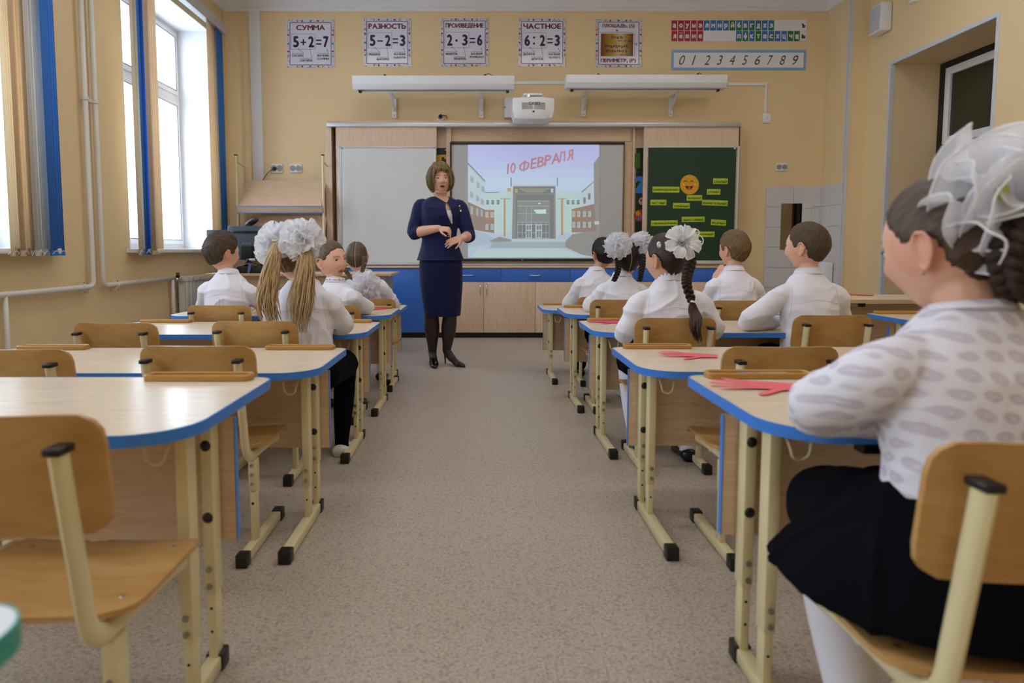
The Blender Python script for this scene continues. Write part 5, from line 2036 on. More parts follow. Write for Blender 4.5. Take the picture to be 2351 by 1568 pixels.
def remesh(mb, voxel, it=4, fac=0.5):
    me = mb.mesh('tmp')
    ob = bpy.data.objects.new('tmp', me)
    COL.objects.link(ob)
    r = ob.modifiers.new('r', 'REMESH')
    r.mode = 'VOXEL'
    r.voxel_size = voxel
    if it:
        s = ob.modifiers.new('s', 'SMOOTH')
        s.factor = fac
        s.iterations = it
    dg = bpy.context.evaluated_depsgraph_get()
    out = bpy.data.meshes.new_from_object(ob.evaluated_get(dg))
    bpy.data.objects.remove(ob)
    bpy.data.meshes.remove(me)
    out.polygons.foreach_set('use_smooth', [True] * len(out.polygons))
    return out


# head: direction -> surface point, in head space (x right, y face, z up)
def head_point(u, hx, hy, hz, face=1.0, child=True):
    sx, sy, sz = u
    x, y, z = hx * sx, hy * sy, hz * sz
    t = max(0, -sz)
    if sz < 0:
        x *= 1 - (0.24 if child else 0.13) * t ** 1.9
        y *= (1 - 0.42 * t ** 1.4) if sy < 0 else (1 - 0.06 * t)
    else:
        x *= 1 + 0.03 * sz
    if sy < 0:
        y *= 1.05
    if sy > 0.05 and face:
        k = hz / 0.112
        w = sstep(0.05, 0.4, sy) * face

        def g(cx, cz, wx, wz, sym=False):
            ax = abs(x) if sym else x
            return math.exp(-((ax - cx * k) / (wx * k)) ** 2 - ((z - cz * k) / (wz * k)) ** 2)
        zz = z / k
        nose = (sstep(0.012, -0.028, zz) * sstep(-0.046, -0.034, zz)) * math.exp(-(x / (0.0105 * k * (1 + 0.5 * sstep(0.0, -0.035, zz)))) ** 2)
        dy = (0.016 if child else 0.021) * nose
        dy += 0.004 * g(0, 0.008, 0.009, 0.02)
        dy -= 0.0085 * g(0.031, 0.002, 0.016, 0.011, True)
        dy += 0.0035 * g(0.030, 0.022, 0.022, 0.007, True)
        dy += (0.007 if child else 0.004) * g(0.040, -0.034, 0.02, 0.02, True)
        dy += 0.006 * g(0, -0.058, 0.018, 0.005) + 0.006 * g(0, -0.070, 0.016, 0.006)
        dy -= 0.006 * g(0, -0.064, 0.021, 0.0028)
        dy += 0.008 * g(0, -0.097, 0.02, 0.014)
        y += dy * w * k
    return V((x, y, z))


def sphere_dirs(nu, nv):
    d = [V((0, 0, -1))]
    for i in range(1, nv):
        ph = -PI / 2 + PI * i / nv
        for j in range(nu):
            t = 2 * PI * j / nu
            d.append(V((math.cos(ph) * math.cos(t), math.cos(ph) * math.sin(t), math.sin(ph))))
    d.append(V((0, 0, 1)))
    fs = []
    for j in range(nu):
        fs.append((0, 1 + (j + 1) % nu, 1 + j))
        fs.append((len(d) - 1, 1 + (nv - 2) * nu + j, 1 + (nv - 2) * nu + (j + 1) % nu))
    for i in range(nv - 2):
        for j in range(nu):
            j2 = (j + 1) % nu
            fs.append((1 + i * nu + j, 1 + i * nu + j2, 1 + (i + 1) * nu + j2, 1 + (i + 1) * nu + j))
    return d, fs


_SD = sphere_dirs(96, 72)
_SD2 = sphere_dirs(84, 60)


def add_head(mb, Mh, hx, hy, hz, child=True):
    d, fs = _SD
    mb.add([Mh @ head_point(u, hx, hy, hz, 1.0, child) for u in d], fs)
    k = hz / 0.112
    for s in (-1, 1):
        # ear: helix rim, inner disc and lobe
        def E(a, b, c):
            return Mh @ V((s * (hx - 0.004 * k + a * k), (-0.006 + b) * k, (-0.012 + c) * k))
        rim = [E(0.002, 0.010, 0.002), E(0.008, 0.013, 0.018), E(0.015, 0.004, 0.030), E(0.020, -0.010, 0.030), E(0.022, -0.020, 0.016), E(0.019, -0.020, -0.002), E(0.012, -0.010, -0.020), E(0.006, 0.002, -0.029), E(0.001, 0.008, -0.022)]
        limb(mb, rim, [0.0042 * k] * 7 + [0.0055 * k, 0.004 * k], 8, 3)
        mb.ell((0, 0, 0), (0.004 * k, 0.016 * k, 0.024 * k), 12, 8, mat=None, fn=lambda q, p, s=s: Mh.to_3x3() @ (Matrix.Rotation(s * 0.55, 3, 'Z') @ p) + E(0.009, -0.004, 0.002))


def hairline(az):
    """z (in units of hz) of the hair edge against azimuth from the face (0) to the nape (pi)"""
    pts = HL
    for (a0, z0), (a1, z1) in zip(pts, pts[1:]):
        if a0 <= az <= a1:
            t = (az - a0) / (a1 - a0)
            t = t * t * (3 - 2 * t)
            return z0 + (z1 - z0) * t
    return pts[-1][1]


HL_BOY = [(0, 0.56), (0.7, 0.52), (1.05, 0.25), (1.30, -0.06), (1.48, -0.02), (1.62, 0.16), (1.80, 0.02), (2.0, -0.50), (2.6, -0.66), (PI, -0.68)]
HL_GIRL = [(0, 0.60), (0.7, 0.52), (1.05, 0.30), (1.30, 0.06), (1.50, 0.06), (1.62, 0.16), (1.80, 0.02), (2.0, -0.42), (2.6, -0.70), (PI, -0.76)]
HL_WOMAN = [(0, 0.54), (0.5, 0.48), (0.85, 0.10), (1.05, -0.42), (1.4, -0.62), (2.2, -0.72), (PI, -0.80)]
HL = HL_BOY


def hair_cap(Mh, hx, hy, hz, line_, T_top, T_side, ties=None, crown=(0, -0.45, 0.9), rough=0.002, seed=0, part=False, puff=None):
    """closed shell that stands proud of the scalp and dips under the skin outside the hairline"""
    global HL
    HL = line_
    d, fs = _SD2
    vs, st = [], []
    sd = V((seed * 3.1, seed * 1.7, seed * 0.9))
    for u in d:
        p = head_point(u, hx, hy, hz, 0)
        az = abs(math.atan2(u.x, u.y))
        zb = hairline(az)
        zz = p.z / hz
        m = sstep(zb - 0.05, zb + 0.07, zz + 0.03 * noise.noise(u * 6 + sd))
        T = T_side + (T_top - T_side) * sstep(zb + 0.1, 0.85, zz)
        if puff:
            T += puff(u, zz)
        if ties:
            c = min(ties, key=lambda q: -V(q).normalized().dot(u))
            if part:
                c = [q for q in ties if (q[0] > 0) == (u.x > 0)][0]
        else:
            c = crown
        c = V(c).normalized()
        e1 = c.orthogonal().normalized()
        e2 = c.cross(e1)
        q = V((u.dot(e1), u.dot(e2), 0))
        if q.length > 1e-5:
            q.normalize()
        vv = math.acos(max(-1, min(1, u.dot(c))))
        s = V((q.x * 9, q.y * 9, vv * 1.3)) + sd
        st.append(s)
        T += rough * noise.noise(s * 1.3) + rough * 0.6 * noise.noise(s * 3.1)
        off = -0.007 + m * (T + 0.007)
        if part:
            off -= (0.010 + T) * math.exp(-(p.x / 0.0028) ** 2) * (0.8 if u.y < 0.3 else 0) * (1 if zz > -0.75 else 0)
        n = V((p.x / hx ** 2, p.y / hy ** 2, p.z / hz ** 2)).normalized()
        vs.append(Mh @ (p + n * off))
    mb = MB()
    mb.add(vs, fs)
    me = mb.mesh('hair')
    me.polygons.foreach_set('use_smooth', [True] * len(me.polygons))
    at = me.attributes.new('strand', 'FLOAT_VECTOR', 'POINT')
    at.data.foreach_set('vector', [c for s in st for c in s])
    return me


def hair_mat(name, dark, mid, light, rough=0.42):
    if name in MATS:
        return MATS[name]
    m, nt, b, out = nmat(name)
    N, L = nt.nodes, nt.links
    at = N.new('ShaderNodeAttribute')
    at.attribute_name = 'strand'
    n = N.new('ShaderNodeTexNoise')
    n.inputs['Scale'].default_value = 2.6
    n.inputs['Detail'].default_value = 5
    n.inputs['Roughness'].default_value = 0.7
    L.new(at.outputs['Vector'], n.inputs['Vector'])
    L.new(ramp(nt, n.outputs['Fac'], [(0.32, lin(dark)), (0.5, lin(mid)), (0.7, lin(light))]), b.inputs['Base Color'])
    bp = N.new('ShaderNodeBump')
    bp.inputs['Strength'].default_value = 0.5
    bp.inputs['Distance'].default_value = 0.003
    L.new(n.outputs['Fac'], bp.inputs['Height'])
    L.new(bp.outputs[0], b.inputs['Normal'])
    b.inputs['Roughness'].default_value = rough
    b.inputs['Specular IOR Level'].default_value = 0.35
    MATS[name] = m
    return m


def strand_attr(me, seed=0, ku=400.0, kv=4.0, centre=None):
    """strand coordinates for tails: fine across, slow along z"""
    at = me.attributes.new('strand', 'FLOAT_VECTOR', 'POINT')
    at.data.foreach_set('vector', [c for v in me.vertices for c in (v.co.x * ku + seed, v.co.y * ku, v.co.z * kv)])


def braid_mesh(path, w0, w1, turns, n_s=7, r_k=0.62):
    q = catmull(path, 14)
    k = len(q)
    mb = MB()
    tg = [(q[min(i + 1, k - 1)] - q[max(i - 1, 0)]).normalized() for i in range(k)]
    a = tg[0].orthogonal().normalized()
    a = V((1, 0, 0)) - tg[0] * tg[0].x
    a.normalize()
    fr = []
    for i in range(k):
        a = (a - tg[i] * a.dot(tg[i])).normalized()
        fr.append((a.copy(), tg[i].cross(a)))
    for s in range(3):
        pts, rr = [], []
        for i in range(k):
            u = i / (k - 1)
            w = w0 + (w1 - w0) * u
            ph = 2 * PI * (turns * u + s / 3)
            x, y = w * math.sin(ph), w * 0.5 * math.sin(2 * ph)
            pts.append(q[i] + fr[i][0] * x + fr[i][1] * y)
            rr.append(w * r_k)
        mb.tube(pts, rr, n_s)
    me = mb.mesh('braid')
    me.polygons.foreach_set('use_smooth', [True] * len(me.polygons))
    strand_attr(me, 0, 300, 40)
    return me


def tail_mesh(path, rad, n, seed, wave=0.006, tip=0.3, tube=0.006):
    """loose tail: many tapering locks along a path; rad = radius along it"""
    rnd = random.Random(seed)
    q = catmull(path, 8)
    k = len(q)
    rr = [v.x for v in catmull([(r, 0, 0) for r in rad], max(1, (k - 1) // (len(rad) - 1)))]
    rr += [rr[-1]] * k
    mb = MB()
    for s in range(n):
        a, d = rnd.random() * 2 * PI, math.sqrt(rnd.random())
        ph, ln = rnd.random() * 6, 1 - tip * rnd.random()
        kk = max(6, int(k * ln))
        pts, r_ = [], []
        for i in range(kk):
            u = i / (kk - 1)
            R = rr[i] * d
            w = wave * u * V((math.sin(ph + u * 7), math.cos(ph * 1.7 + u * 6), 0))
            pts.append(q[i] + V((math.cos(a) * R, math.sin(a) * R * 0.7, 0)) + w)
            r_.append(tube * (0.5 + 0.7 * min(1, u * 4)) * (1 - 0.9 * u ** 3))
        mb.tube(pts, r_, 5)
    me = mb.mesh('tail')
    me.polygons.foreach_set('use_smooth', [True] * len(me.polygons))
    strand_attr(me, seed, 220, 5)
    return me


def basis(axis, up=(0, 0, 1)):
    z = V(axis).normalized()
    x = V(up).cross(z)
    if x.length < 1e-4:
        x = V((1, 0, 0))
    x.normalize()
    return Matrix((x, z.cross(x), z)).transposed()


def ruffle_bow(c, axis, R, seed, layers=5, waves=7, amp=0.16, squash=1.0, nr=7, nt=84, fine=0.0, trim=0.0016, elev0=-0.15, elev1=1.15):
    rnd = random.Random(seed)
    B = basis(axis)
    sheet, edge = MB(), MB()
    for l in range(layers):
        el = elev0 + (elev1 - elev0) * l / max(1, layers - 1)
        ph, p2 = rnd.random() * 6, rnd.random() * 6
        RR = R * (1 - 0.32 * l / max(1, layers - 1)) * rnd.uniform(0.95, 1.05)
        w = waves - (l // 2)
        ring = []
        o = len(sheet.v)
        vs = []
        for i in range(nr):
            f = 0.10 + 0.90 * i / (nr - 1)
            for j in range(nt):
                t = 2 * PI * j / nt
                rho = RR * f * (1 + 0.10 * math.sin(w * t * 0.5 * 2 + p2) * f)
                e = el + amp * 3.0 * f ** 1.3 * math.sin(w * t + ph) + 0.12 * f * math.sin((2 * w + 1) * t + p2) + fine * f ** 3 * math.sin(5 * w * t + ph)
                p = V((rho * math.cos(e) * math.cos(t), rho * math.cos(e) * math.sin(t) * squash, rho * math.sin(e) * 0.9))
                vs.append(V(c) + B @ p)
                if i == nr - 1:
                    ring.append(vs[-1])
        fs = []
        for i in range(nr - 1):
            for j in range(nt):
                j2 = (j + 1) % nt
                fs.append((i * nt + j, i * nt + j2, (i + 1) * nt + j2, (i + 1) * nt + j))
        sheet.add(vs, fs)
        if trim:
            edge.tube(ring, trim, 4, closed=True)
    return sheet, edge


def hand(mb, wrist, f, n, L, thumb, curl=(0.3, 0.4, 0.3), spread=0.06, curls=None):
    """palm with five fingers; f finger direction, n the way the palm faces, thumb = +-1 side along f x n"""
    f, n = V(f).normalized(), V(n)
    n = (n - f * n.dot(f)).normalized()
    s = f.cross(n)
    W = V(wrist)
    R = Matrix((s, f, n)).transposed()
    mb.ell((0, 0, 0), (0.215 * L, 0.30 * L, 0.085 * L), 14, 10, fn=lambda q, p: R @ p + W + f * 0.27 * L)
    limb(mb, [W - f * 0.08 * L, W + f * 0.2 * L], [0.155 * L, 0.14 * L], 10, 3, sx=0.75, up=n)
    tips = []
    for i, (off, ln) in enumerate(((0.165, 0.40), (0.057, 0.46), (-0.052, 0.43), (-0.155, 0.34))):
        cu = curls[i] if curls else curl
        a = 0.0
        p = W + f * (0.50 - 0.03 * abs(off) / 0.165) * L + s * thumb * off * L
        pts = [p - f * 0.1 * L, p.copy()]
        sp = spread * (off / 0.11) * thumb
        for k, seg in enumerate((0.45, 0.32, 0.23)):
            a += cu[k]
            dr = (f * math.cos(sp) + s * math.sin(sp)) * math.cos(a) + n * math.sin(a)
            p = p + dr * ln * seg * L
            pts.append(p.copy())
        limb(mb, pts, [0.052 * L, 0.05 * L, 0.046 * L, 0.042 * L, 0.036 * L], 8, 3)
        tips.append(pts[-1])
    b = W + f * 0.14 * L + s * thumb * 0.15 * L
    d1 = (f * 0.6 + s * thumb * 0.7 + n * 0.35).normalized()
    d2 = (f * 0.9 + s * thumb * 0.3 + n * 0.4).normalized()
    limb(mb, [b, b + d1 * 0.17 * L, b + d1 * 0.17 * L + d2 * 0.16 * L, b + d1 * 0.17 * L + d2 * 0.27 * L], [0.075 * L, 0.06 * L, 0.05 * L, 0.04 * L], 8, 3)
    return tips


def make_skin():
    m, nt, b, out = nmat('skin')
    N, L = nt.nodes, nt.links
    at = N.new('ShaderNodeAttribute')
    at.attribute_name = 'tint'
    tc = N.new('ShaderNodeTexCoord')
    n = N.new('ShaderNodeTexNoise')
    n.inputs['Scale'].default_value = 30
    L.new(tc.outputs['Object'], n.inputs['Vector'])
    mx = N.new('ShaderNodeMix')
    mx.data_type = 'RGBA'
    mx.blend_type = 'MULTIPLY'
    mx.inputs[0].default_value = 0.25
    L.new(at.outputs['Color'], mx.inputs[6])
    L.new(ramp(nt, n.outputs['Fac'], [(0.3, (0.85, 0.72, 0.68)), (0.7, (1, 1, 1))]), mx.inputs[7])
    L.new(mx.outputs[2], b.inputs['Base Color'])
    b.inputs['Roughness'].default_value = 0.48
    b.inputs['Subsurface Weight'].default_value = 0.12
    b.inputs['Subsurface Radius'].default_value = (0.012, 0.005, 0.003)
    b.inputs['Subsurface Scale'].default_value = 1.0
    b.inputs['Specular IOR Level'].default_value = 0.35
    return m


SKIN = make_skin()


def paint_skin(me, Mh, hz, base, lips, brow, lip_open=False, extra=None):
    """skin colour with lips, eyebrows, warm cheeks and ears as a colour attribute"""
    k = hz / 0.112
    Mi = Mh.inverted()
    base, lips, brow = V(lin(base)), V(lin(lips)), V(lin(brow))
    warm = V((base.x * 0.98, base.y * 0.72, base.z * 0.66))
    at = me.attributes.new('tint', 'FLOAT_COLOR', 'POINT')
    buf = []
    for v in me.vertices:
        c = base
        p = Mi @ v.co
        if abs(p.z) < hz * 1.25 and abs(p.x) < 0.13 and abs(p.y) < 0.15:
            x, z, ax = p.x / k, p.z / k, abs(p.x) / k
            if p.y > 0.02:
                w = math.exp(-((ax - 0.042) / 0.018) ** 2 - ((z + 0.034) / 0.018) ** 2) * 0.35
                c = c.lerp(warm, w)
                lw = 0.021 * (1 - 0.15 * abs(z + 0.064) / 0.01)
                if abs(x) < lw:
                    e = math.sqrt(max(0, 1 - (x / lw) ** 2))
                    w = sstep(0.0115 * e + 0.001, 0.0085 * e, abs(z + 0.064))
                    c = c.lerp(lips, w * 0.9)
                    if abs(z + 0.0645) < 0.0024 * e * (2.2 if lip_open else 1):
                        c = c.lerp(lips * 0.25, 0.8)
                if 0.012 < ax < 0.048:
                    zb = 0.0205 + 0.004 * math.sin((ax - 0.012) / 0.036 * PI * 0.8)
                    w = sstep(0.0048, 0.0018, abs(z - zb))
                    c = c.lerp(brow, w * 0.85)
            if ax > 0.066 and -0.05 < z < 0.03:
                c = c.lerp(warm, 0.45)
        if extra:
            c = extra(v.co, c)
        buf += [c.x, c.y, c.z, 1.0]
    at.data.foreach_set('color', buf)


EYE_MATS = None


def add_eyes(root, Mh, hx, hy, hz, iris='#4a3524', gaze=0.0, lid=0.35):
    k = hz / 0.112
    em = [M('eye white', '#e6e2de', 0.15, var=0.01), M('iris ' + iris, iris, 0.2), M('pupil', '#0a0808', 0.15)]
    for s in (-1, 1):
        ux = 0.031 * k
        u = V((ux / hx, 0, 0.002 * k / hz))
        u.y = math.sqrt(max(0, 1 - u.x ** 2 - u.z ** 2))
        p = head_point(u, hx, hy, hz)
        r = 0.0118 * k
        c = V((s * ux, p.y - r * 0.62, 0.002 * k))
        mb = MB()

        def fn(q, pp):
            return Mh @ (c + pp)
        mb.ell((0, 0, 0), r, 14, 12, fn=lambda q, pp: Mh @ (c + V((pp.x * 1.12, pp.y, pp.z * 0.78))))
        for i, f in enumerate(mb.f):
            cc = sum((mb.v[j] for j in f), V()) / len(f)
            d = (Mh.inverted() @ cc - c).normalized()
            g = V((math.sin(gaze), math.cos(gaze), 0.0)).normalized()
            an = math.acos(max(-1, min(1, d.dot(g))))
            mb.m[i] = 2 if an < 0.22 else 1 if an < 0.52 else 0
        mb.build('eye', em, root, smooth='all', fix=False)
        lm = MB()
        lm.tube([Mh @ (c + V((r * 1.3 * t, r * (1.0 - 0.42 * t * t) + 0.0012, r * (0.62 - 0.5 * t * t - lid * 0.5)))) for t in [-1 + i / 5 for i in range(11)]], [0.0006 + 0.0012 * (1 - abs(-1 + i / 5)) for i in range(11)], 5)
        lm.build('eyelash', M('eyelash dark', '#1e1512', 0.5), root, smooth='all')


def wrinkle(me, amp, scale=9.0, seed=0, dirv=(1, 1, 0.45), mask=None):
    """soft cloth folds pushed along the normals"""
    sd = V((seed * 5.3, seed * 2.9, seed * 7.1))
    nr = [v.normal.copy() for v in me.vertices]
    for v, n in zip(me.vertices, nr):
        p = V((v.co.x * dirv[0], v.co.y * dirv[1], v.co.z * dirv[2])) * scale + sd
        a = noise.noise(p + V((noise.noise(p * 0.7), 0, 0)) * 1.2)
        b = noise.noise(p * 2.3)
        f = max(0, 1 - abs(a) * 3.2) ** 1.5 * 0.9 + b * 0.35 - 0.2
        v.co += n * amp * f * (mask(v.co) if mask else 1.0)
    me.update()


def seam(name, shirt, root, pts, mat, r=0.0009, towards=(0, 1, 0)):
    """thin stitched line laid onto the shirt surface by projecting points along a direction"""
    bv = BVHTree.FromPolygons([v.co for v in shirt.vertices], [tuple(p.vertices) for p in shirt.polygons])
    d = V(towards).normalized()
    q = []
    for p in catmull(pts, 6):
        h = bv.ray_cast(V(p) - d * 0.5, d)
        if h[0] is not None:
            q.append(h[0] - d * r * 0.2)
    if len(q) > 2:
        mb = MB().tube(q, r, 5)
        return mb.build(name, mat, root, smooth='all')


COTTON = M('white cotton', '#e9e8f0', 0.75, var=0.02, scale=30, bump=0.25, bscale=22, sheen=0.1, spec=0.2)
SEAMM = M('cotton seam', '#cbc8d2', 0.8)
NAVYC = M('black navy wool', '#07080e', 0.9, var=0.15, scale=60, spec=0.08)
SOCK = M('white knit', '#dcdae2', 0.85, var=0.03, bump=0.1, bscale=300)
BLKSHOE = M('black leather shoe', '#101012', 0.3, var=0.1)
WHTSHOE = M('white shoe', '#dcd8d0', 0.4, var=0.05)
ORGANZA = make_cloth_thin('white organza', '#fbfbff', 0.10, 0.45)
SHEER = make_cloth_thin('sheer organza', '#fbfbff', 0.30, 0.45)
SATIN = M('white satin trim', '#f0f0f2', 0.35, var=0.01)


def shoe(mb, ank, yaw, L, h=0.05):
    c, s = math.cos(yaw), math.sin(yaw)

    def W(x, y, z):
        return V((ank[0] + x * c - y * s, ank[1] + x * s + y * c, z))
    w = L * 0.19
    prof = [(-0.27, 0.75, 0.85), (-0.20, 0.95, 1.0), (0.0, 0.88, 0.95), (0.25, 0.95, 0.72), (0.45, 1.08, 0.58), (0.60, 0.95, 0.48), (0.70, 0.6, 0.36)]
    n = 14
    vs, fs = [], []
    for (y, ww, hh) in prof:
        for j in range(n):
            t = 2 * PI * j / n
            x = w * ww * math.cos(t)
            z = max(0.0, h * hh * (0.5 + 0.62 * math.sin(t)))
            vs.append(W(x, y * L, z + 0.002))
    for i in range(len(prof) - 1):
        for j in range(n):
            j2 = (j + 1) % n
            fs.append((i * n + j, i * n + j2, (i + 1) * n + j2, (i + 1) * n + j))
    fs.append(tuple(range(n))[::-1])
    fs.append(tuple((len(prof) - 1) * n + j for j in range(n)))
    mb.add(vs, fs)


def head_matrix(loc, yaw, pitch=0.0, roll=0.0):
    return Matrix.Translation(loc) @ Matrix.Rotation(yaw, 4, 'Z') @ Matrix.Rotation(pitch, 4, 'X') @ Matrix.Rotation(roll, 4, 'Y')


def pupil(label, loc, seat, top, tyaw=0.0, hyaw=0.0, hpitch=0.0, hroll=0.0, hoff=(0, 0), lean=0.05, side=0.0,
          el=None, wr=None, sw=0.115, k=1.0, skin='#e3b297', hair='#4a3826', bottom='skirt', desk=0.58, voxel=0.005,
          collar='turn', shoes=BLKSHOE, socks=SOCK, cloth=COTTON, feet=(0.25, 0.25), iris='#4a3524', gaze=0.0, wr_amp=0.0075, seed=1,
          sleeve=0.0, fem=False, knee=None, cuff=0.03, head=(0.073, 0.089, 0.106), body_ext=None, yoke=True, hsf=0.605, brow=None):
    """a seated child: one continuous body mesh with clothes and hair as children"""
    root = thing('person', label, 'person', loc)
    S = top - seat
    hs = hsf * S
    hx, hy, hz = (q * k for q in head)
    sh = seat + hs

    def tor(fr):          # spine centre at fraction of shoulder height
        return V((side * fr ** 1.2, lean * fr ** 1.3, seat + hs * fr))
    cs, sn = math.cos(tyaw), math.sin(tyaw)

    def tw(x, y):
        return V((x * cs - y * sn, x * sn + y * cs, 0))
    hc = V((side + hoff[0], lean + 0.012 + hoff[1], top - hz - 0.012))
    Mh = head_matrix(hc, hyaw, hpitch, hroll)
    el = el or [(-0.19, 0.15), (0.19, 0.15)]
    wr = wr or [(-0.05, 0.27), (0.05, 0.27)]
    za = desk + 0.036
    shd = [tor(0.862) + tw(sx * sw * k, -0.005) for sx in (-1, 1)]
    elb = [V((e[0], e[1], e[2] if len(e) > 2 else za + 0.004)) for e in el]
    wri = [V((e[0], e[1], e[2] if len(e) > 2 else za)) for e in wr]
    kn = knee or [(-0.085, 0.33), (0.085, 0.33)]
    zk = seat + 0.055
    knees = [V((q[0], q[1], q[2] if len(q) > 2 else zk)) for q in kn]
    hips = [V((sx * 0.07, 0.01, seat + 0.075)) for sx in (-1, 1)]
    ank = [V((knees[i].x * 1.0, feet[i], 0.075)) for i in (0, 1)]
    # body
    b = MB()
    loft(b, [(tor(f), rx * k, ry * k, tyaw) for f, rx, ry in ((0.04, 0.115, 0.085), (0.3, 0.108, 0.08), (0.55, 0.102, 0.074), (0.8, 0.110, 0.074), (0.92, 0.10, 0.066), (1.0, 0.065, 0.05), (1.06, 0.042, 0.042))])
    nb = tor(1.06)
    limb(b, [nb, V((nb.x * 0.4 + hc.x * 0.6, nb.y * 0.4 + hc.y * 0.6 - 0.012, hc.z - hz * 0.55))], [0.043 * k, 0.039 * k], 14, 3)
    add_head(b, Mh, hx, hy, hz)
    for i, sx in enumerate((-1, 1)):
        limb(b, [shd[i], shd[i].lerp(elb[i], 0.5), elb[i], elb[i].lerp(wri[i], 0.5), wri[i]], [0.038 * k, 0.034 * k, 0.029 * k, 0.027 * k, 0.021 * k], 10, 4)
        f = (wri[i] - elb[i]).normalized()
        hn = V((0, 0, -1)) if len(wr[i]) < 3 else V(wr[i][3]) if len(wr[i]) > 3 else V((-sx, 0, 0))
        hand(b, wri[i] + f * 0.012, f, hn, 0.135 * k, -sx if (f.cross(hn)).x * sx > 0 else sx, curl=(0.15, 0.3, 0.25))
        limb(b, [hips[i], hips[i].lerp(knees[i], 0.5), knees[i], knees[i].lerp(ank[i], 0.45), ank[i]], [0.072 * k, 0.062 * k, 0.046 * k, 0.044 * k, 0.029 * k], 12, 4)
        limb(b, [ank[i], ank[i] + V((0, 0.02, -0.035)), ank[i] + V((0, 0.12, -0.05))], [0.03 * k, 0.027 * k, 0.016 * k], 10, 3)
    bm_ = remesh(b, voxel, 3)
    paint_skin(bm_, Mh, hz, skin, '#b8665e', brow or hair)
    link('body', bm_, SKIN, root)
    add_eyes(root, Mh, hx, hy, hz, iris, gaze)
    # shirt
    c = MB()
    loft(c, [(tor(f) + V((0, -0.004 if f < 0.6 else 0, 0)), rx * k, ry * k, tyaw) for f, rx, ry in ((0.10, 0.128, 0.102), (0.17, 0.137, 0.108), (0.3, 0.130, 0.100), (0.55, 0.124, 0.094), (0.78, 0.131, 0.096), (0.89, 0.130, 0.090), (0.96, 0.116, 0.082), (1.03, 0.092, 0.072), (1.09, 0.068, 0.062), (1.125, 0.056, 0.054))])
    for i, sx in enumerate((-1, 1)):
        f = (wri[i] - elb[i]).normalized()
        limb(c, [tor(0.945) + tw(sx * 0.055 * k, 0), shd[i] + tw(sx * 0.004, 0) + V((0, 0, 0.004)), shd[i].lerp(elb[i], 0.5), elb[i], elb[i].lerp(wri[i], 0.55), wri[i] - f * cuff], [0.042 * k, (0.047 + sleeve * 0.5) * k, (0.046 + sleeve) * k, (0.042 + sleeve * 0.6) * k, (0.039 + sleeve) * k, 0.029 * k], 14, 4)
    if body_ext:
        body_ext(c, tor, tw)
    sm_ = remesh(c, 0.006, 5)
    wrinkle(sm_, wr_amp, 9, seed, (0.8, 0.8, 1.0))
    link('shirt', sm_, cloth, root)
    if yoke:
        seam('yoke_seam', sm_, root, [tor(0.80) + tw(x * k, 0) + V((0, 0, -0.02 * abs(x) / 0.1 + 0.02)) for x in (-0.115, -0.06, 0, 0.06, 0.115)], SEAMM)
        for i, sx in enumerate((-1, 1)):
            seam('armhole_seam', sm_, root, [tor(f) + tw(sx * x * k, 0) for f, x in ((0.97, 0.098), (0.88, 0.104), (0.75, 0.110), (0.62, 0.118))], SEAMM)
    # collar
    cb = tor(1.065)
    cm = MB()
    n = 28
    rings = []
    if collar == 'turn':
        prof = [(0.055, -0.004), (0.050, 0.022), (0.053, 0.025), (0.064, -0.002), (0.062, -0.008)]
    elif collar == 'ruffle':
        prof = [(0.050, 0.000), (0.052, 0.014), (0.051, 0.016), (0.058, 0.036), (0.056, 0.038), (0.049, 0.016)]
    else:
        prof = [(0.052, 0.000), (0.050, 0.014), (0.052, 0.015), (0.056, 0.004)]
    vs, fs = [], []
    for pi, (r, h) in enumerate(prof):
        for j in range(n * 3 if collar == 'ruffle' else n):
            nn = n * 3 if collar == 'ruffle' else n
            t = 2 * PI * j / nn
            rr = r * k * (1.02 if collar == 'turn' and math.cos(t) > 0 else 1)
            hh = h
            if collar == 'ruffle' and pi in (3, 4):
                rr += 0.0045 * math.sin(j * 2 * PI / 4.2)
                hh += 0.003 * math.sin(j * 2 * PI / 5.1)
            q = tw(rr * math.cos(t), rr * math.sin(t))
            vs.append(cb + q + V((0, 0, (0.028 + hh) - 0.022 * (math.sin(t) * 0.5 + 0.5) * (1.0))) + V((0, 0.004 + 0.2 * hh, 0)))
    nn = n * 3 if collar == 'ruffle' else n
    for i in range(len(prof) - 1):
        for j in range(nn):
            j2 = (j + 1) % nn
            fs.append((i * nn + j, i * nn + j2, (i + 1) * nn + j2, (i + 1) * nn + j))
    cm.add(vs, fs)
    co = cm.build('collar', cloth, root, smooth='all')
    # lower clothes
    if bottom == 'skirt':
        s_ = MB()
        loft(s_, [(tor(0.22), 0.128 * k, 0.10 * k, 0), (tor(0.10), 0.138 * k, 0.11 * k, 0), (V((0, 0.02, seat + 0.03)), 0.16 * k, 0.13 * k, 0)])
        for i in (0, 1):
            e = hips[i].lerp(knees[i], 0.92)
            limb(s_, [hips[i] + V((0, -0.03, 0.0)), hips[i].lerp(knees[i], 0.5) + V((0, 0, 0.01)), e + V((0, 0, 0.008))], [0.092, 0.086, 0.072], 14, 4)
            limb(s_, [e + V((0, 0.0, 0.0)), e + V((0, 0.01, -0.06))], [0.066, 0.055], 12, 3)
        mid = (knees[0] + knees[1]) / 2
        limb(s_, [V((0, 0, seat + 0.07)), mid * 0.5 + V((0, 0, (seat + 0.07) / 2)), mid + V((0, -0.04, 0.015))], [0.10, 0.09, 0.07], 14, 3)
        sk = remesh(s_, 0.008, 6)
        for v in sk.vertices:
            v.co.z = max(v.co.z, seat + 0.006) if v.co.y < 0.16 else v.co.z
        wrinkle(sk, 0.004, 8, seed + 3, (1, 0.3, 1))
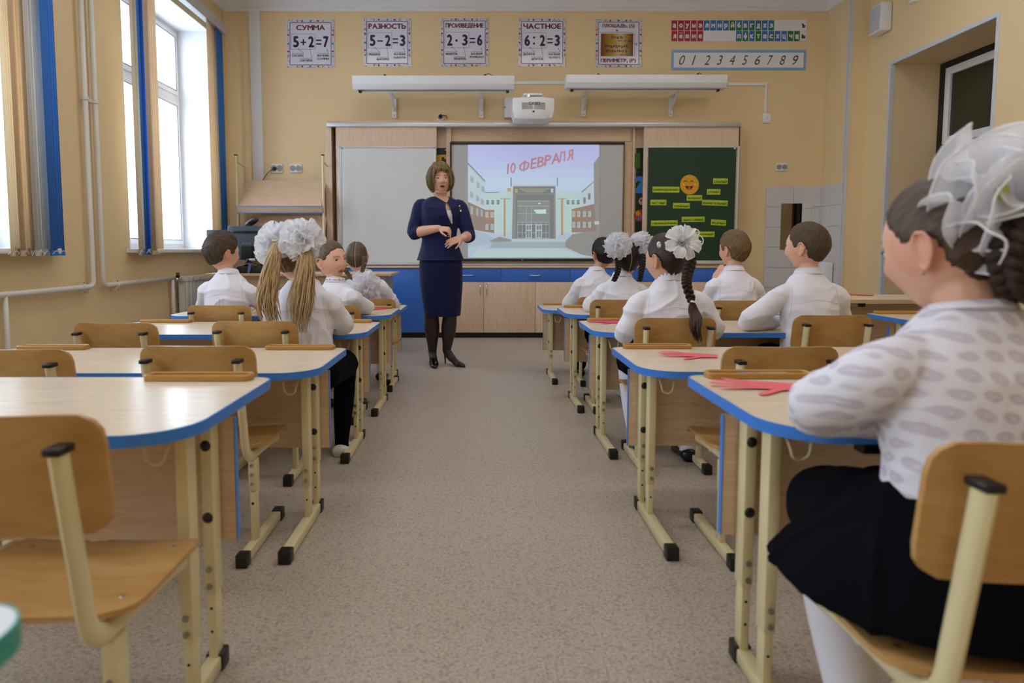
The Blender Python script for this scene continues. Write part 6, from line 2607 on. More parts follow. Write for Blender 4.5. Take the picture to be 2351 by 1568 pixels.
        link('skirt', sk, NAVYC, root)
        if socks:
            for i in (0, 1):
                q = MB()
                limb(q, [knees[i].lerp(ank[i], 0.12), knees[i].lerp(ank[i], 0.5), ank[i], ank[i] + V((0, 0.0, -0.03))], [0.050 * k, 0.048 * k, 0.033 * k, 0.033 * k], 12, 4)
                q.build('sock', socks, root, smooth='all')
    else:
        s_ = MB()
        loft(s_, [(tor(0.20), 0.124 * k, 0.098 * k, 0), (tor(0.10), 0.132 * k, 0.106 * k, 0), (V((0, 0.0, seat + 0.03)), 0.14 * k, 0.12 * k, 0)])
        for i in (0, 1):
            limb(s_, [hips[i], hips[i].lerp(knees[i], 0.5), knees[i], knees[i].lerp(ank[i], 0.5), ank[i] + V((0, 0, 0.01))], [0.086 * k, 0.076 * k, 0.06 * k, 0.056 * k, 0.05 * k], 14, 4)
        sk = remesh(s_, 0.008, 4)
        wrinkle(sk, 0.003, 10, seed + 3)
        link('trousers', sk, NAVYC, root)
    for i in (0, 1):
        q = MB()
        shoe(q, ank[i], 0.0, 0.205 * k)
        q.build('shoe', shoes, root, smooth='all')
    root['_h'] = 0
    del root['_h']
    return dict(root=root, Mh=Mh, hx=hx, hy=hy, hz=hz, tor=tor, shirt=sm_, tw=tw, shd=shd, elb=elb, wri=wri)


def add_mesh(root, name, me, mat):
    return link(name, me, mat, root)


def bow(P, name, c, axis, R, seed, mat=ORGANZA, local=True, **kw):
    """bow given in head space"""
    Mh = P['Mh']
    cc = Mh @ V(c) if local else V(c)
    ax = Mh.to_3x3() @ V(axis) if local else V(axis)
    sh, ed = ruffle_bow(cc, ax, R, seed, **kw)
    o = sh.build(name, mat, P['root'], smooth='all', fix=False)
    if ed.v:
        ed.build('lace_edge', SATIN, o, smooth='all')
    return o
# ------------------------------------------------------------------ the pupils


def place(key, px, py_top, dy=-0.05):
    Y = CH[key][1] + dy
    p = atY(px, 640, Y)
    return dict(loc=(p.x, Y, 0), seat=CH[key][2] + 0.004, top=atY(px, py_top, Y).z)


def loc_of(P):
    return V(P['root'].location)


def at_px(P, px, py, dy):
    """point at a pixel, dy behind the pupil's own plane, in the pupil's space"""
    l = loc_of(P)
    return atY(px, py, l.y + dy) - l


def hd(px, pl):
    """head offset from the torso for a head centred at px"""
    return atY(px, 600, pl['loc'][1]).x - pl['loc'][0]


HB = hair_mat('brown boy hair', '#2a2018', '#43352a', '#66523c', 0.5)
HB2 = hair_mat('light brown boy hair', '#453420', '#6b5436', '#8c7048', 0.5)
HCROP = hair_mat('cropped brown hair', '#33281b', '#4c3d2b', '#66543a', 0.6)
HDARK = hair_mat('black hair', '#070606', '#120e0c', '#2a211c', 0.35)
HDKB = hair_mat('dark brown hair', '#150c08', '#2c1c13', '#4c3324', 0.35)
HASH = hair_mat('ash brown hair', '#3a2e22', '#5d4c39', '#7d6850', 0.4)
HBLOND = hair_mat('blond hair', '#8a6c42', '#bb9c70', '#dcc6a2', 0.4)
HBLROOT = hair_mat('dark blond roots', '#4a3824', '#75593a', '#9c7c52', 0.4)
ELASTIC = M('pale hair elastic', '#dfe3d0', 0.5)


def ring(P, c, axis, R, r, mat=ELASTIC, name='hair_elastic'):
    B = basis(axis)
    MB().tube([V(c) + B @ V((R * math.cos(t), R * math.sin(t), 0)) for t in [2 * PI * i / 14 for i in range(14)]], r, 7, closed=True).build(name, mat, P['root'], smooth='all')


def cap(P, line_, tt, ts, mat, **kw):
    return add_mesh(P['root'], 'hair', hair_cap(P['Mh'], P['hx'], P['hy'], P['hz'], line_, tt, ts, **kw), mat)


# boy by the radiator
pl = place('L4a', 516, 533)
P = pupil('boy with short brown hair by the radiator, head turned to the right', **pl, hyaw=-0.75, hpitch=-0.08, hoff=(hd(502, pl), 0), bottom='trousers', hair='#3a2c20', collar='turn', sw=0.118, seed=2,
          el=[(-0.19, 0.14), (0.20, 0.12)], wr=[(-0.06, 0.27), (0.12, 0.28)], head=(0.078, 0.094, 0.107))
cap(P, HL_BOY, 0.022, 0.011, HB, rough=0.007, seed=2, crown=(0.1, -0.75, 0.65))
seam('back_pleat', P['shirt'], P['root'], [P['tor'](f) + V((x, 0, 0)) for f, x in ((0.80, -0.012), (0.6, -0.014), (0.4, -0.016), (0.2, -0.018))], SEAMM, 0.0014)
seam('back_pleat', P['shirt'], P['root'], [P['tor'](f) + V((x, 0, 0)) for f, x in ((0.80, 0.012), (0.6, 0.011), (0.4, 0.010), (0.2, 0.008))], SEAMM, 0.0014)

# blonde girl with two big bows
pl = place('L3b', 694, 524, -0.02)
P = pupil('blonde girl with loose pigtails and two big white bows', **pl, hyaw=-0.45, hpitch=-0.1, hoff=(hd(672, pl), 0), hair='#8a6c48', collar='band', sw=0.122, seed=3, side=-0.01, tyaw=-0.12, k=1.03,
          el=[(-0.18, 0.14), (0.165, 0.09, 0.632)], wr=[(-0.02, 0.26), (0.02, 0.24)], shoes=WHTSHOE, socks=NAVYC, iris='#5a7088', feet=(0.28, 0.20), knee=[(-0.06, 0.34), (0.12, 0.32)], skin='#e8bba0')
cap(P, HL_GIRL, 0.009, 0.005, HBLROOT, ties=[(-0.75, -0.35, 0.6), (0.75, -0.35, 0.6)], rough=0.003, part=True, seed=3)
ta, tb = at_px(P, 633, 553, -0.085), at_px(P, 704, 556, -0.075)
for i, (a, pts, rad) in enumerate(((ta, [(630, 580), (618, 640), (612, 700), (628, 762)], (0.010, 0.020, 0.034, 0.044, 0.034)), (tb, [(702, 590), (698, 640), (690, 705), (688, 768)], (0.012, 0.026, 0.040, 0.046, 0.030)))):
    path = [a] + [at_px(P, px, py, -0.12 - 0.012 * j) for j, (px, py) in enumerate(pts)]
    add_mesh(P['root'], 'pigtail', tail_mesh(path, rad, 240, 11 + i, 0.013, 0.45, 0.0042), HBLOND)
    ring(P, a + V((0, -0.004, 0.004)), (0, -0.3, 1), 0.012, 0.005)
bow(P, 'hair_bow', at_px(P, 622, 556, -0.03), (-0.75, -0.45, 0.35), 0.098, 21, local=False, layers=7, waves=6, amp=0.07, fine=0.05, squash=1.05, trim=0.0013, elev0=-0.5, elev1=1.3, nt=120)
bow(P, 'hair_bow', at_px(P, 692, 548, -0.09), (0.20, -0.85, 0.50), 0.100, 22, local=False, layers=8, waves=6, amp=0.07, fine=0.05, trim=0.0013, elev0=-0.45, elev1=1.35, nt=120)

# girl looking back over her shoulder
pl = place('L4b', 766, 549)
P = pupil('girl with pulled-back hair turning to look back', **pl, hyaw=-2.2, hpitch=0.04, hroll=0.10, brow='#97775a', head=(0.077, 0.092, 0.112), hsf=0.575, hoff=(hd(756, pl), 0), tyaw=-0.45, hair='#6a5238', collar='turn', seed=4, voxel=0.004,
          el=[(-0.16, 0.17), (0.155, 0.20)], wr=[(0.0, 0.30), (0.0, 0.31)], iris='#4c5a62', gaze=0.25, skin='#e8baa0', sleeve=0.006)
cap(P, HL_GIRL, 0.008, 0.004, HASH, ties=[(0, -0.9, 0.45)], rough=0.002, seed=4)
hb = MB()
hb.ell(P['Mh'] @ V((0, -0.105, 0.045)), (0.036, 0.036, 0.034), 14, 10)
m_ = hb.mesh('bun', smooth='all')
strand_attr(m_, 3, 200, 60)
add_mesh(P['root'], 'hair_bun', m_, HASH)
m = MB()
cb = P['tor'](1.065)
for i in range(9):
    t = -2.3 + i * 0.42
    c = cb + V((0.0625 * math.cos(t), 0.004 + 0.0625 * math.sin(t), 0.030))
    if i % 2:
        B = basis((math.cos(t), math.sin(t), 0))
        m.tube([c + B @ V((0.0055 * math.cos(a), 0.0055 * math.sin(a), 0)) for a in [2 * PI * j / 10 for j in range(10)]], 0.0011, 5, closed=True)
    else:
        d = V((-math.sin(t), math.cos(t), 0))
        m.tube([c - d * 0.011, c + V((0, 0, 0.003)), c + d * 0.011], 0.0012, 5)
m.build('collar_embroidery', BLACK_INK, P['root'], smooth='all')

# girl at the front with the bow on her back
pl = place('L5b', 833, 553)
P = pupil('girl with parted braided hair and a white bow on her back', **pl, hyaw=0.05, hpitch=-0.12, hoff=(hd(815, pl), 0), desk=0.53, hair='#5a4836', collar='turn', seed=5, sleeve=0.012,
          el=[(-0.18, 0.15), (0.20, 0.13)], skin='#e3b399')
cap(P, HL_GIRL, 0.010, 0.006, HASH, ties=[(-0.85, -0.5, -0.05), (0.85, -0.5, -0.05)], rough=0.002, part=True, seed=5)
add_mesh(P['root'], 'braid', braid_mesh([at_px(P, 836, 590, -0.05), at_px(P, 836, 605, -0.075), at_px(P, 832, 622, -0.085), at_px(P, 826, 640, -0.10)], 0.012, 0.009, 3.5), HASH)
add_mesh(P['root'], 'braid', braid_mesh([at_px(P, 789, 590, -0.04), at_px(P, 788, 606, -0.07), at_px(P, 796, 625, -0.085), at_px(P, 812, 642, -0.10)], 0.012, 0.009, 3.5), HASH)
add_mesh(P['root'], 'pigtail', tail_mesh([at_px(P, 832, 655, -0.13), at_px(P, 828, 675, -0.145), at_px(P, 827, 705, -0.15)], (0.016, 0.022, 0.016), 40, 31, 0.004, 0.2, 0.006), HDKB)
bow(P, 'hair_bow', at_px(P, 841, 652, -0.13), (0.25, -0.9, 0.25), 0.100, 23, local=False, layers=7, waves=6, amp=0.09, fine=0.07, elev0=-0.4, elev1=1.3, trim=0.0013)

# dark-haired boy at the front
pl = place('R5a', 1372, 546)
P = pupil('black-haired boy at the front desk left of the slide', **pl, hyaw=0.35, hoff=(hd(1388, pl), 0), desk=0.53, bottom='trousers', hair='#120e0c', seed=6, skin='#d2a07e', iris='#2a1c14',
          el=[(-0.21, 0.10), (0.18, 0.14)])
cap(P, HL_BOY, 0.020, 0.009, HDARK, rough=0.004, seed=6)

# dark-haired girl with two lace bows
pl = place('R4a', 1432, 551)
P = pupil('girl with black braids and two lacy white bows', **pl, hyaw=0.15, hpitch=-0.06, hoff=(hd(1443, pl), 0), hair='#120e0c', seed=7, skin='#d4a685', iris='#2a1c14', shoes=WHTSHOE, feet=(0.13, 0.20), knee=[(-0.13, 0.32), (0.07, 0.33)],
          el=[(-0.19, 0.12), (0.18, 0.14)])
cap(P, HL_GIRL, 0.012, 0.007, HDARK, ties=[(-0.85, -0.3, -0.1), (0.85, -0.3, -0.1)], rough=0.002, part=True, seed=7)
add_mesh(P['root'], 'braid', braid_mesh([at_px(P, 1416, 580, -0.02), at_px(P, 1420, 605, -0.06), at_px(P, 1418, 625, -0.075), at_px(P, 1409, 645, -0.08)], 0.014, 0.010, 3.5), HDARK)
add_mesh(P['root'], 'braid', braid_mesh([at_px(P, 1474, 585, -0.03), at_px(P, 1475, 605, -0.06), at_px(P, 1472, 625, -0.08), at_px(P, 1469, 645, -0.085)], 0.014, 0.010, 3.5), HDARK)
bow(P, 'hair_bow', at_px(P, 1418, 563, -0.05), (-0.35, -0.85, 0.30), 0.086, 24, local=False, layers=6, waves=7, amp=0.09, fine=0.10, trim=0.0014, elev0=-0.4, elev1=1.3, nt=150)
bow(P, 'hair_bow', at_px(P, 1478, 556, 0.05), (0.45, -0.45, 0.65), 0.082, 25, local=False, layers=6, waves=7, amp=0.09, fine=0.10, trim=0.0014, elev0=-0.4, elev1=1.3, nt=150)

# girl with the long single braid
pl = place('R3a', 1545, 531)
P = pupil('girl with one long dark braid and a white flower bow', **pl, hyaw=0.62, hpitch=-0.06, hoff=(hd(1541, pl) - 0.005, 0.01), hair='#221610', collar='ruffle', seed=8, skin='#dcae90', iris='#2a1c14', sw=0.130, k=1.08,
          el=[(-0.215, 0.03, 0.585), (0.215, 0.06, 0.60)], wr=[(-0.08, 0.22), (0.07, 0.24)], feet=(0.12, 0.02), knee=[(-0.13, 0.30), (0.09, 0.33)], voxel=0.0045)
cap(P, HL_GIRL, 0.010, 0.006, HDKB, ties=[(0.45, -0.55, 0.75)], rough=0.002, seed=8)
path = [at_px(P, 1582, 572, -0.115), at_px(P, 1585, 600, -0.125), at_px(P, 1578, 632, -0.125), at_px(P, 1577, 655, -0.125), at_px(P, 1588, 690, -0.128)]
add_mesh(P['root'], 'braid', braid_mesh(path, 0.0185, 0.013, 4.5, 8), HDKB)
ring(P, at_px(P, 1589, 692, -0.128), (0.2, 0, 1), 0.011, 0.005, SATIN)
add_mesh(P['root'], 'braid_tail', tail_mesh([at_px(P, 1589, 692, -0.128), at_px(P, 1592, 712, -0.130), at_px(P, 1598, 735, -0.215), at_px(P, 1597, 760, -0.24), at_px(P, 1604, 790, -0.245)], (0.008, 0.016, 0.024, 0.020, 0.010), 70, 41, 0.006, 0.35, 0.005), hair_mat('auburn tail', '#1c0d08', '#3a1d12', '#5c3322', 0.35))
ring(P, at_px(P, 1513, 562, -0.06), (0.7, -0.7, 0.1), 0.010, 0.0045, SATIN)
fl = at_px(P, 1564, 560, -0.115)
for i in range(8):
    a = i * 2 * PI / 8 + 0.3
    sh = MB()
    ed = MB()
    B = basis((0.1, -0.9, 0.35))
    nu, nv = 9, 8
    vs = []
    rim = []
    for v in range(nv):
        f = v / (nv - 1)
        for u in range(nu):
            w = (u / (nu - 1) - 0.5) * 2
            r = 0.012 + 0.068 * f
            an = a + w * (0.30 + 0.16 * math.sin(PI * f))
            z = 0.035 * math.sin(f * 1.9) - 0.022 * f * f + 0.010 * w * w * f + 0.006 * math.sin(5 * w + i) * f
            p = fl + B @ V((r * math.cos(an), r * math.sin(an), z + (0.012 if i % 2 else 0)))
            vs.append(p)
            if u in (0, nu - 1) or v == nv - 1:
                rim.append((u, v, p))
    sh.add(vs, [(v * nu + u, v * nu + u + 1, (v + 1) * nu + u + 1, (v + 1) * nu + u) for v in range(nv - 1) for u in range(nu - 1)])
    o = sh.build('bow_petal', ORGANZA, P['root'], smooth='all', fix=False)
    rp = [vs[v * nu] for v in range(nv)] + [vs[(nv - 1) * nu + u] for u in range(1, nu)] + [vs[v * nu + nu - 1] for v in range(nv - 2, -1, -1)]
    MB().tube(rp, 0.0016, 5).build('petal_edge', SATIN, o, smooth='all')
bow(P, 'hair_bow', fl, (0.1, -0.9, 0.35), 0.05, 26, local=False, layers=4, waves=6, elev0=0.3, elev1=1.3, mat=SATIN, trim=0)
for (px, py, r_) in ((1598, 534, 0.014), (1602, 552, 0.024), (1600, 568, 0.018)):
    c = at_px(P, px, py, -0.09)
    MB().tube([c + V((r_ * math.cos(t), 0.3 * r_ * math.sin(t), r_ * math.sin(t))) for t in [2 * PI * i / 20 for i in range(20)]], 0.0026, 6, closed=True).build('ribbon_loop', SATIN, P['root'], smooth='all')

# boy resting his chin on his hand
pl = place('R4b', 1692, 528)
P = pupil('boy with light brown hair resting his chin on his hand', **pl, hyaw=0.55, hoff=(hd(1694, pl), 0.01), bottom='trousers', hair='#5a4530', seed=9, skin='#e3b296', sw=0.122,
          el=[(-0.15, 0.17), (0.20, 0.12)], wr=[(-0.10, 0.12, 0.765, (0.2, 0.5, -0.9)), (0.05, 0.27)])
cap(P, HL_BOY, 0.018, 0.010, HB2, rough=0.005, seed=9, crown=(0.25, -0.6, 0.75))

# crop-haired boy
pl = place('R3b', 1868, 507)
P = pupil('boy with cropped brown hair looking left, elbow on the desk', **pl, hyaw=0.72, hpitch=-0.02, hoff=(hd(1866, pl), 0.0), bottom='trousers', hair='#4a3a28', seed=10, skin='#e6b79c', sw=0.125, k=1.03, sleeve=0.004,
          el=[(-0.285, 0.06, 0.625), (0.20, 0.12)], wr=[(-0.06, 0.19), (0.04, 0.27)], voxel=0.0045, head=(0.076, 0.093, 0.106), wr_amp=0.0042)
cap(P, HL_BOY, 0.012, 0.0045, HCROP, rough=0.0015, seed=10)

# girl in the lace blouse, nearest


def make_lace():
    m, nt, b, out = nmat('white lace knit')
    N, L = nt.nodes, nt.links
    tc = N.new('ShaderNodeTexCoord')
    def mth(op, x, y=None, z=None):
        q = N.new('ShaderNodeMath')
        q.operation = op
        for i, val in enumerate((x, y, z)):
            if val is None:
                continue
            if isinstance(val, (int, float)):
                q.inputs[i].default_value = val
            else:
                L.new(val, q.inputs[i])
        return q.outputs[0]
    sx = N.new('ShaderNodeSeparateXYZ')
    L.new(tc.outputs['Object'], sx.inputs[0])
    nz = N.new('ShaderNodeTexNoise')
    nz.inputs['Scale'].default_value = 14
    L.new(tc.outputs['Object'], nz.inputs['Vector'])
    wob = mth('MULTIPLY', mth('SUBTRACT', nz.outputs['Fac'], 0.5), 0.9)
    zz_ = mth('ADD', mth('MULTIPLY', sx.outputs[2], 36.0), wob)
    xx_ = mth('MULTIPLY', mth('ADD', sx.outputs[0], mth('MULTIPLY', sx.outputs[1], 0.7)), 34.0)
    row = mth('FLOOR', zz_)
    fx = mth('SUBTRACT', mth('FRACT', mth('ADD', xx_, mth('MULTIPLY', row, 0.5))), 0.5)
    fz = mth('SUBTRACT', mth('FRACT', zz_), 0.32)
    d = mth('SQRT', mth('ADD', mth('MULTIPLY', fx, fx), mth('MULTIPLY', mth('MULTIPLY', fz, fz), 1.3)))
    outer = mth('MINIMUM', mth('MAXIMUM', mth('ADD', mth('MULTIPLY', mth('SUBTRACT', d, 0.36), 7.0), 0.5), 0.0), 1.0)
    inner = mth('MINIMUM', mth('MAXIMUM', mth('ADD', mth('MULTIPLY', mth('SUBTRACT', 0.05, d), 10.0), 0.5), 0.0), 1.0)
    a = N.new('ShaderNodeMath')
    a.operation = 'ADD'
    L.new(mth('MULTIPLY', mth('MAXIMUM', outer, inner), 0.8), a.inputs[0])
    L.new(mth('MULTIPLY', wob, 0.6), a.inputs[1])
    L.new(ramp(nt, a.outputs[0], [(0.10, lin('#cdc6d2')), (0.75, lin('#e4e2ea'))]), b.inputs['Base Color'])
    bp = N.new('ShaderNodeBump')
    bp.inputs['Strength'].default_value = 0.5
    bp.inputs['Distance'].default_value = 0.002
    L.new(a.outputs[0], bp.inputs['Height'])
    L.new(bp.outputs[0], b.inputs['Normal'])
    b.inputs['Roughness'].default_value = 0.8
    b.inputs['Specular IOR Level'].default_value = 0.2
    return m


LACE = make_lace()
Y = CH['R1'][1] - 0.02
pl = dict(loc=(atY(2290, 800, Y).x, Y, 0), seat=CH['R1'][2] + 0.004, top=1.100)


def shoulders_up(c, tor, tw):
    loft(c, [(tor(0.88), 0.13, 0.09, 0), (tor(0.98), 0.118, 0.08, 0), (tor(1.05), 0.09, 0.065, 0), (tor(1.10), 0.066, 0.055, 0)])


P = pupil('girl in a white lace blouse with a huge sheer bow, nearest', **pl, hyaw=0.50, hpitch=-0.22, hoff=(atY(2282, 600, Y).x - pl['loc'][0], 0.045), desk=0.64, hair='#4a382a', collar='band', cloth=LACE, seed=11, skin='#dfaf94', sw=0.132, k=1.12, lean=0.05,
          el=[(-0.21, 0.13, 0.70), (0.24, 0.12, 0.70)], wr=[(0.02, 0.155, 0.685), (0.10, 0.26, 0.685)], voxel=0.004, sleeve=0.003, body_ext=shoulders_up, yoke=False, wr_amp=0.003, head=(0.070, 0.084, 0.098), cuff=0.02,
          knee=[(-0.10, 0.32), (0.13, 0.33)], feet=(0.12, 0.2))
cap(P, HL_GIRL, 0.007, 0.004, hair_mat('brown girl hair', '#2e211a', '#4c3b2f', '#70594a', 0.4), ties=[(0.1, -0.85, 0.45)], rough=0.002, seed=11)
# full skirt spread over the seat
s_ = MB()
sz = pl['seat']
loft(s_, [(V((0, 0.0, sz + 0.205)), 0.128, 0.105, 0), (V((0, 0.01, sz + 0.17)), 0.155, 0.125, 0), (V((-0.01, 0.03, sz + 0.12)), 0.185, 0.165, 0), (V((-0.025, 0.06, sz + 0.06)), 0.225, 0.215, 0), (V((-0.035, 0.07, sz + 0.012)), 0.245, 0.235, 0)], p=2.2)
limb(s_, [V((-0.07, 0.05, sz + 0.075)), V((-0.09, 0.20, sz + 0.075)), V((-0.10, 0.29, sz + 0.05))], [0.095, 0.085, 0.065], 14, 4)
limb(s_, [V((0.10, 0.05, sz + 0.08)), V((0.16, 0.22, sz + 0.085)), V((0.17, 0.33, sz + 0.06))], [0.11, 0.105, 0.08], 14, 4)
sk = remesh(s_, 0.008, 6)
wrinkle(sk, 0.010, 5.5, 14, (1, 1, 0.25))
for v in sk.vertices:
    if abs(v.co.x) < 0.19 and v.co.y < 0.2:
        v.co.z = max(v.co.z, sz + 0.004)
add_mesh(P['root'], 'full_skirt', sk, NAVYC)
BRB = hair_mat('dark brown bun', '#120a06', '#2c1b12', '#543826', 0.38)
hb = MB()
hb.ell(P['Mh'] @ V((0.0, -0.098, -0.045)), (0.052, 0.040, 0.046), 18, 12)
m_ = hb.mesh('bun', smooth='all')
strand_attr(m_, 3, 160, 60)
add_mesh(P['root'], 'hair_bun', m_, BRB)
pts = [P['Mh'] @ V((0.0 + 0.058 * math.cos(t), -0.108 - 0.010 * math.sin(t), -0.045 + 0.050 * math.sin(t))) for t in [1.2 + 2 * PI * i / 12 * 0.98 for i in range(13)]]
add_mesh(P['root'], 'braid', braid_mesh(pts, 0.018, 0.016, 6.5, 8), BRB)
bow(P, 'hair_bow', P['Mh'] @ V((0.01, -0.10, 0.045)), (0.05, -0.80, 0.45), 0.120, 27, mat=SHEER, local=False, layers=8, waves=5, amp=0.16, trim=0.0017, elev0=-0.25, elev1=1.25, nt=110, nr=9)
MB().ell(P['Mh'] @ V((-0.055, -0.115, 0.055)), (0.012, 0.006, 0.014), 10, 8).build('bow_bead', M('lime bead', '#b7cf62', 0.4), P['root'], smooth='all')
MB().ell(P['Mh'] @ V((-P['hx'] - 0.004, 0.0, -0.046)), 0.0032, 8, 6).build('earring', STEEL, P['root'], smooth='all')

# ------------------------------------------------------------------ the teacher
YTc = 5.68
root = thing('person', 'teacher in a navy skirt suit standing before the slide', 'person', (atY(1010, 838, YTc).x, YTc, 0))
RL = V(root.location)


def tp(px, py, dy=0.0):
    return atY(px, py, YTc + dy) - RL


def zz(py):
    return tp(1010, py).z


ty = 0.30        # torso turned a little to her left
hx, hy, hz = 0.078, 0.094, 0.113
hc = tp(1011, 414, -0.035)
Mh = head_matrix(hc, PI + 0.22, 0.10, 0.05)


def tc_(px, py, dy=0.0):
    return tp(px, py, dy)


RINGS = [(560, 0.158, 0.118, 1009, 0.0), (545, 0.142, 0.108, 1009, 0.0), (522, 0.146, 0.112, 1010, -0.005), (497, 0.160, 0.128, 1011, -0.015), (478, 0.163, 0.122, 1011, -0.01), (466, 0.158, 0.098, 1011, 0.0), (458, 0.125, 0.080, 1011, 0.004), (452, 0.080, 0.062, 1011, 0.004)]
sh = [tp(966, 472, 0.0), tp(1056, 474, 0.01)]
elb = [tp(950, 534, -0.02), tp(1076, 541, 0.0)]
wri = [tp(1007, 524, -0.215), tp(1062, 546, -0.185)]
hip = [tp(990, 612, 0), tp(1032, 612, 0)]
kne = [tp(991, 722, -0.02), tp(1033, 722, -0.02)]
ank = [tp(993, 808, 0.02), tp(1026, 806, 0.02)]
b = MB()
loft(b, [(tp(px, py, dy), rx - 0.014, ry - 0.014, ty) for py, rx, ry, px, dy in RINGS] + [(tp(1011, 446, 0.0), 0.05, 0.05, ty)])
loft(b, [(tp(1011, 650), 0.10, 0.08, ty), (tp(1011, 615), 0.155, 0.115, ty), (tp(1010, 580), 0.155, 0.115, ty), (tp(1010, 550), 0.13, 0.10, ty)])
limb(b, [tp(1011, 455, 0.01), tp(1011, 432, -0.012)], [0.056, 0.054], 16, 3)
add_head(b, Mh, hx, hy, hz, False)
b.ell(tp(1012, 441, -0.045), (0.052, 0.042, 0.022), 14, 8)      # fullness below the chin
for i in (0, 1):
    limb(b, [sh[i], sh[i].lerp(elb[i], 0.5), elb[i], elb[i].lerp(wri[i], 0.35), elb[i].lerp(wri[i], 0.75), wri[i]], [0.040, 0.044, 0.043, 0.043, 0.034, 0.027], 14, 4)
    limb(b, [hip[i], hip[i].lerp(kne[i], 0.5), kne[i], kne[i].lerp(ank[i], 0.40), kne[i].lerp(ank[i], 0.75), ank[i]], [0.09, 0.08, 0.056, 0.060, 0.042, 0.032], 14, 4)
    limb(b, [ank[i], ank[i] + V((0.01 + 0.04 * i, -0.05, -0.055)), ank[i] + V((0.02 + 0.07 * i, -0.12, -0.095))], [0.034, 0.03, 0.02], 10, 3)
tips1 = hand(b, wri[0], (0.92, -0.20, -0.12), (0.05, 0.55, -0.83), 0.165, -1, curls=[(0.75, 0.55, 0.3), (0.9, 1.0, 0.5), (1.0, 1.1, 0.6), (1.1, 1.1, 0.6)], spread=0.03)
tips2 = hand(b, wri[1], (-0.90, -0.12, -0.30), (-0.1, 0.75, -0.62), 0.168, 1, curl=(0.18, 0.25, 0.2), spread=0.07)
bm_ = remesh(b, 0.0034, 2)
paint_skin(bm_, Mh, hz, '#e6b59b', '#a14a54', '#5a4030', True, extra=lambda p, c: V(lin('#2e2522')) if p.z < 0.42 else c)
link('body', bm_, SKIN, root)
add_eyes(root, Mh, hx, hy, hz, '#4a3524', 0.05, 0.55)
m = MB()
# open mouth
me_ = hair_cap(Mh, hx, hy, hz, HL_WOMAN, 0.030, 0.026, crown=(0.1, 0.0, 1.0), rough=0.010, seed=12, puff=lambda u, z: 0.012 * sstep(0.6, 0.1, abs(z - 0.1)) * sstep(0.3, -0.2, u.y) + 0.010 * sstep(0.5, 1.0, z) - 0.006 * sstep(0.5, 0.9, u.y))
HT = hair_mat('highlighted light brown hair', '#3c2c1c', '#75603f', '#b09a72', 0.45)
link('hair', me_, HT, root)
# wisps over the forehead and at the sides
rnd = random.Random(5)
wm = MB()
for i in range(150):
    az = rnd.uniform(-1.35, 1.35) if i < 50 else rnd.choice((-1, 1)) * rnd.uniform(0.85, 3.14)
    el0 = rnd.uniform(0.5, 0.95)
    pts = []
    ln = (0.22 + 0.20 * rnd.random()) if abs(az) < 0.6 else rnd.uniform(1.0, 1.45)
    for j in range(7):
        f = j / 6
        e = el0 - ln * f * rnd.uniform(0.85, 1.0)
        a2 = az + 0.18 * f * (1 if az > 0 else -1)
        u = V((math.cos(e) * math.sin(a2), math.cos(e) * math.cos(a2), math.sin(e)))
        p = head_point(u, hx, hy, hz, 0)
        n = V((p.x / hx ** 2, p.y / hy ** 2, p.z / hz ** 2)).normalized()
        pts.append(Mh @ (p + n * ((0.024 if i < 50 else 0.034) - 0.010 * f * (1 if abs(az) < 0.6 else -0.25))))
    wm.tube(catmull(pts, 3), [0.0055 * (1 - 0.85 * (q / 18) ** 2) for q in range(19)], 5)
m_ = wm.mesh('fringe', smooth='all')
strand_attr(m_, 2, 200, 20)
link('fringe', m_, HT, root)
# blouse under the jacket
bl = MB()
loft(bl, [(tp(px, py, dy), rx - 0.006, ry - 0.005, ty) for py, rx, ry, px, dy in RINGS[:4]] + [(tp(1011, 484, -0.012), 0.155, 0.120, ty)])
link('blouse', remesh(bl, 0.006, 2), M('white blouse satin', '#e4e2ea', 0.5), root)
# jacket: body, three-quarter sleeves and flared peplum, then the neckline is cut open
NAVY = M('navy suit cloth', '#141d4e', 0.7, var=0.12, scale=80, sheen=0.1, spec=0.25)
j = MB()
loft(j, [(tp(1012, 600, 0.0), 0.203, 0.150, ty), (tp(1011, 585, 0.0), 0.184, 0.138, ty), (tp(1010, 565, 0), 0.160, 0.122, ty)] + [(tp(px, py, dy), rx + 0.002, ry + 0.003, ty) for py, rx, ry, px, dy in RINGS[1:]])
for i, s in enumerate((-1, 1)):
    cu = elb[i].lerp(wri[i], 0.16)
    limb(j, [sh[i] + V((-s * 0.03, 0, 0)), sh[i] + V((s * 0.004, 0, -0.01)), sh[i].lerp(elb[i], 0.5), elb[i], cu], [0.056, 0.060, 0.061, 0.058, 0.055], 16, 4)
jm = remesh(j, 0.006, 3)
wrinkle(jm, 0.0022, 9, 15)
bmj = bmesh.new()
bmj.from_mesh(jm)
pa, pb, pc = tp(992, 447), tp(1034, 449), tp(1026, 466)
z_v, z_top = pc.z, zz(446)
kill = []
o1, o2, o3 = tp(1027, 468), tp(1036, 492), tp(1040, 517)
for f in bmj.faces:
    c = f.calc_center_median()
    if c.y < -0.015 and c.z > z_v:
        u = (c.z - z_v) / (z_top - z_v)
        if pc.x + (pa.x - pc.x) * u - 0.002 < c.x < pc.x + (pb.x - pc.x) * u + 0.002:
            kill.append(f)
    if c.y < -0.03 and o3.z < c.z <= o1.z:
        u = (o1.z - c.z) / (o1.z - o3.z)
        mid = o1.x + (o3.x - o1.x) * u
        w_ = 0.020 * math.sin(PI * (0.06 + 0.94 * u) ** 0.8) + 0.001
        if mid - w_ * 0.75 < c.x < mid + w_ * 0.85:
            kill.append(f)
    if c.z < zz(598.5):
        kill.append(f)
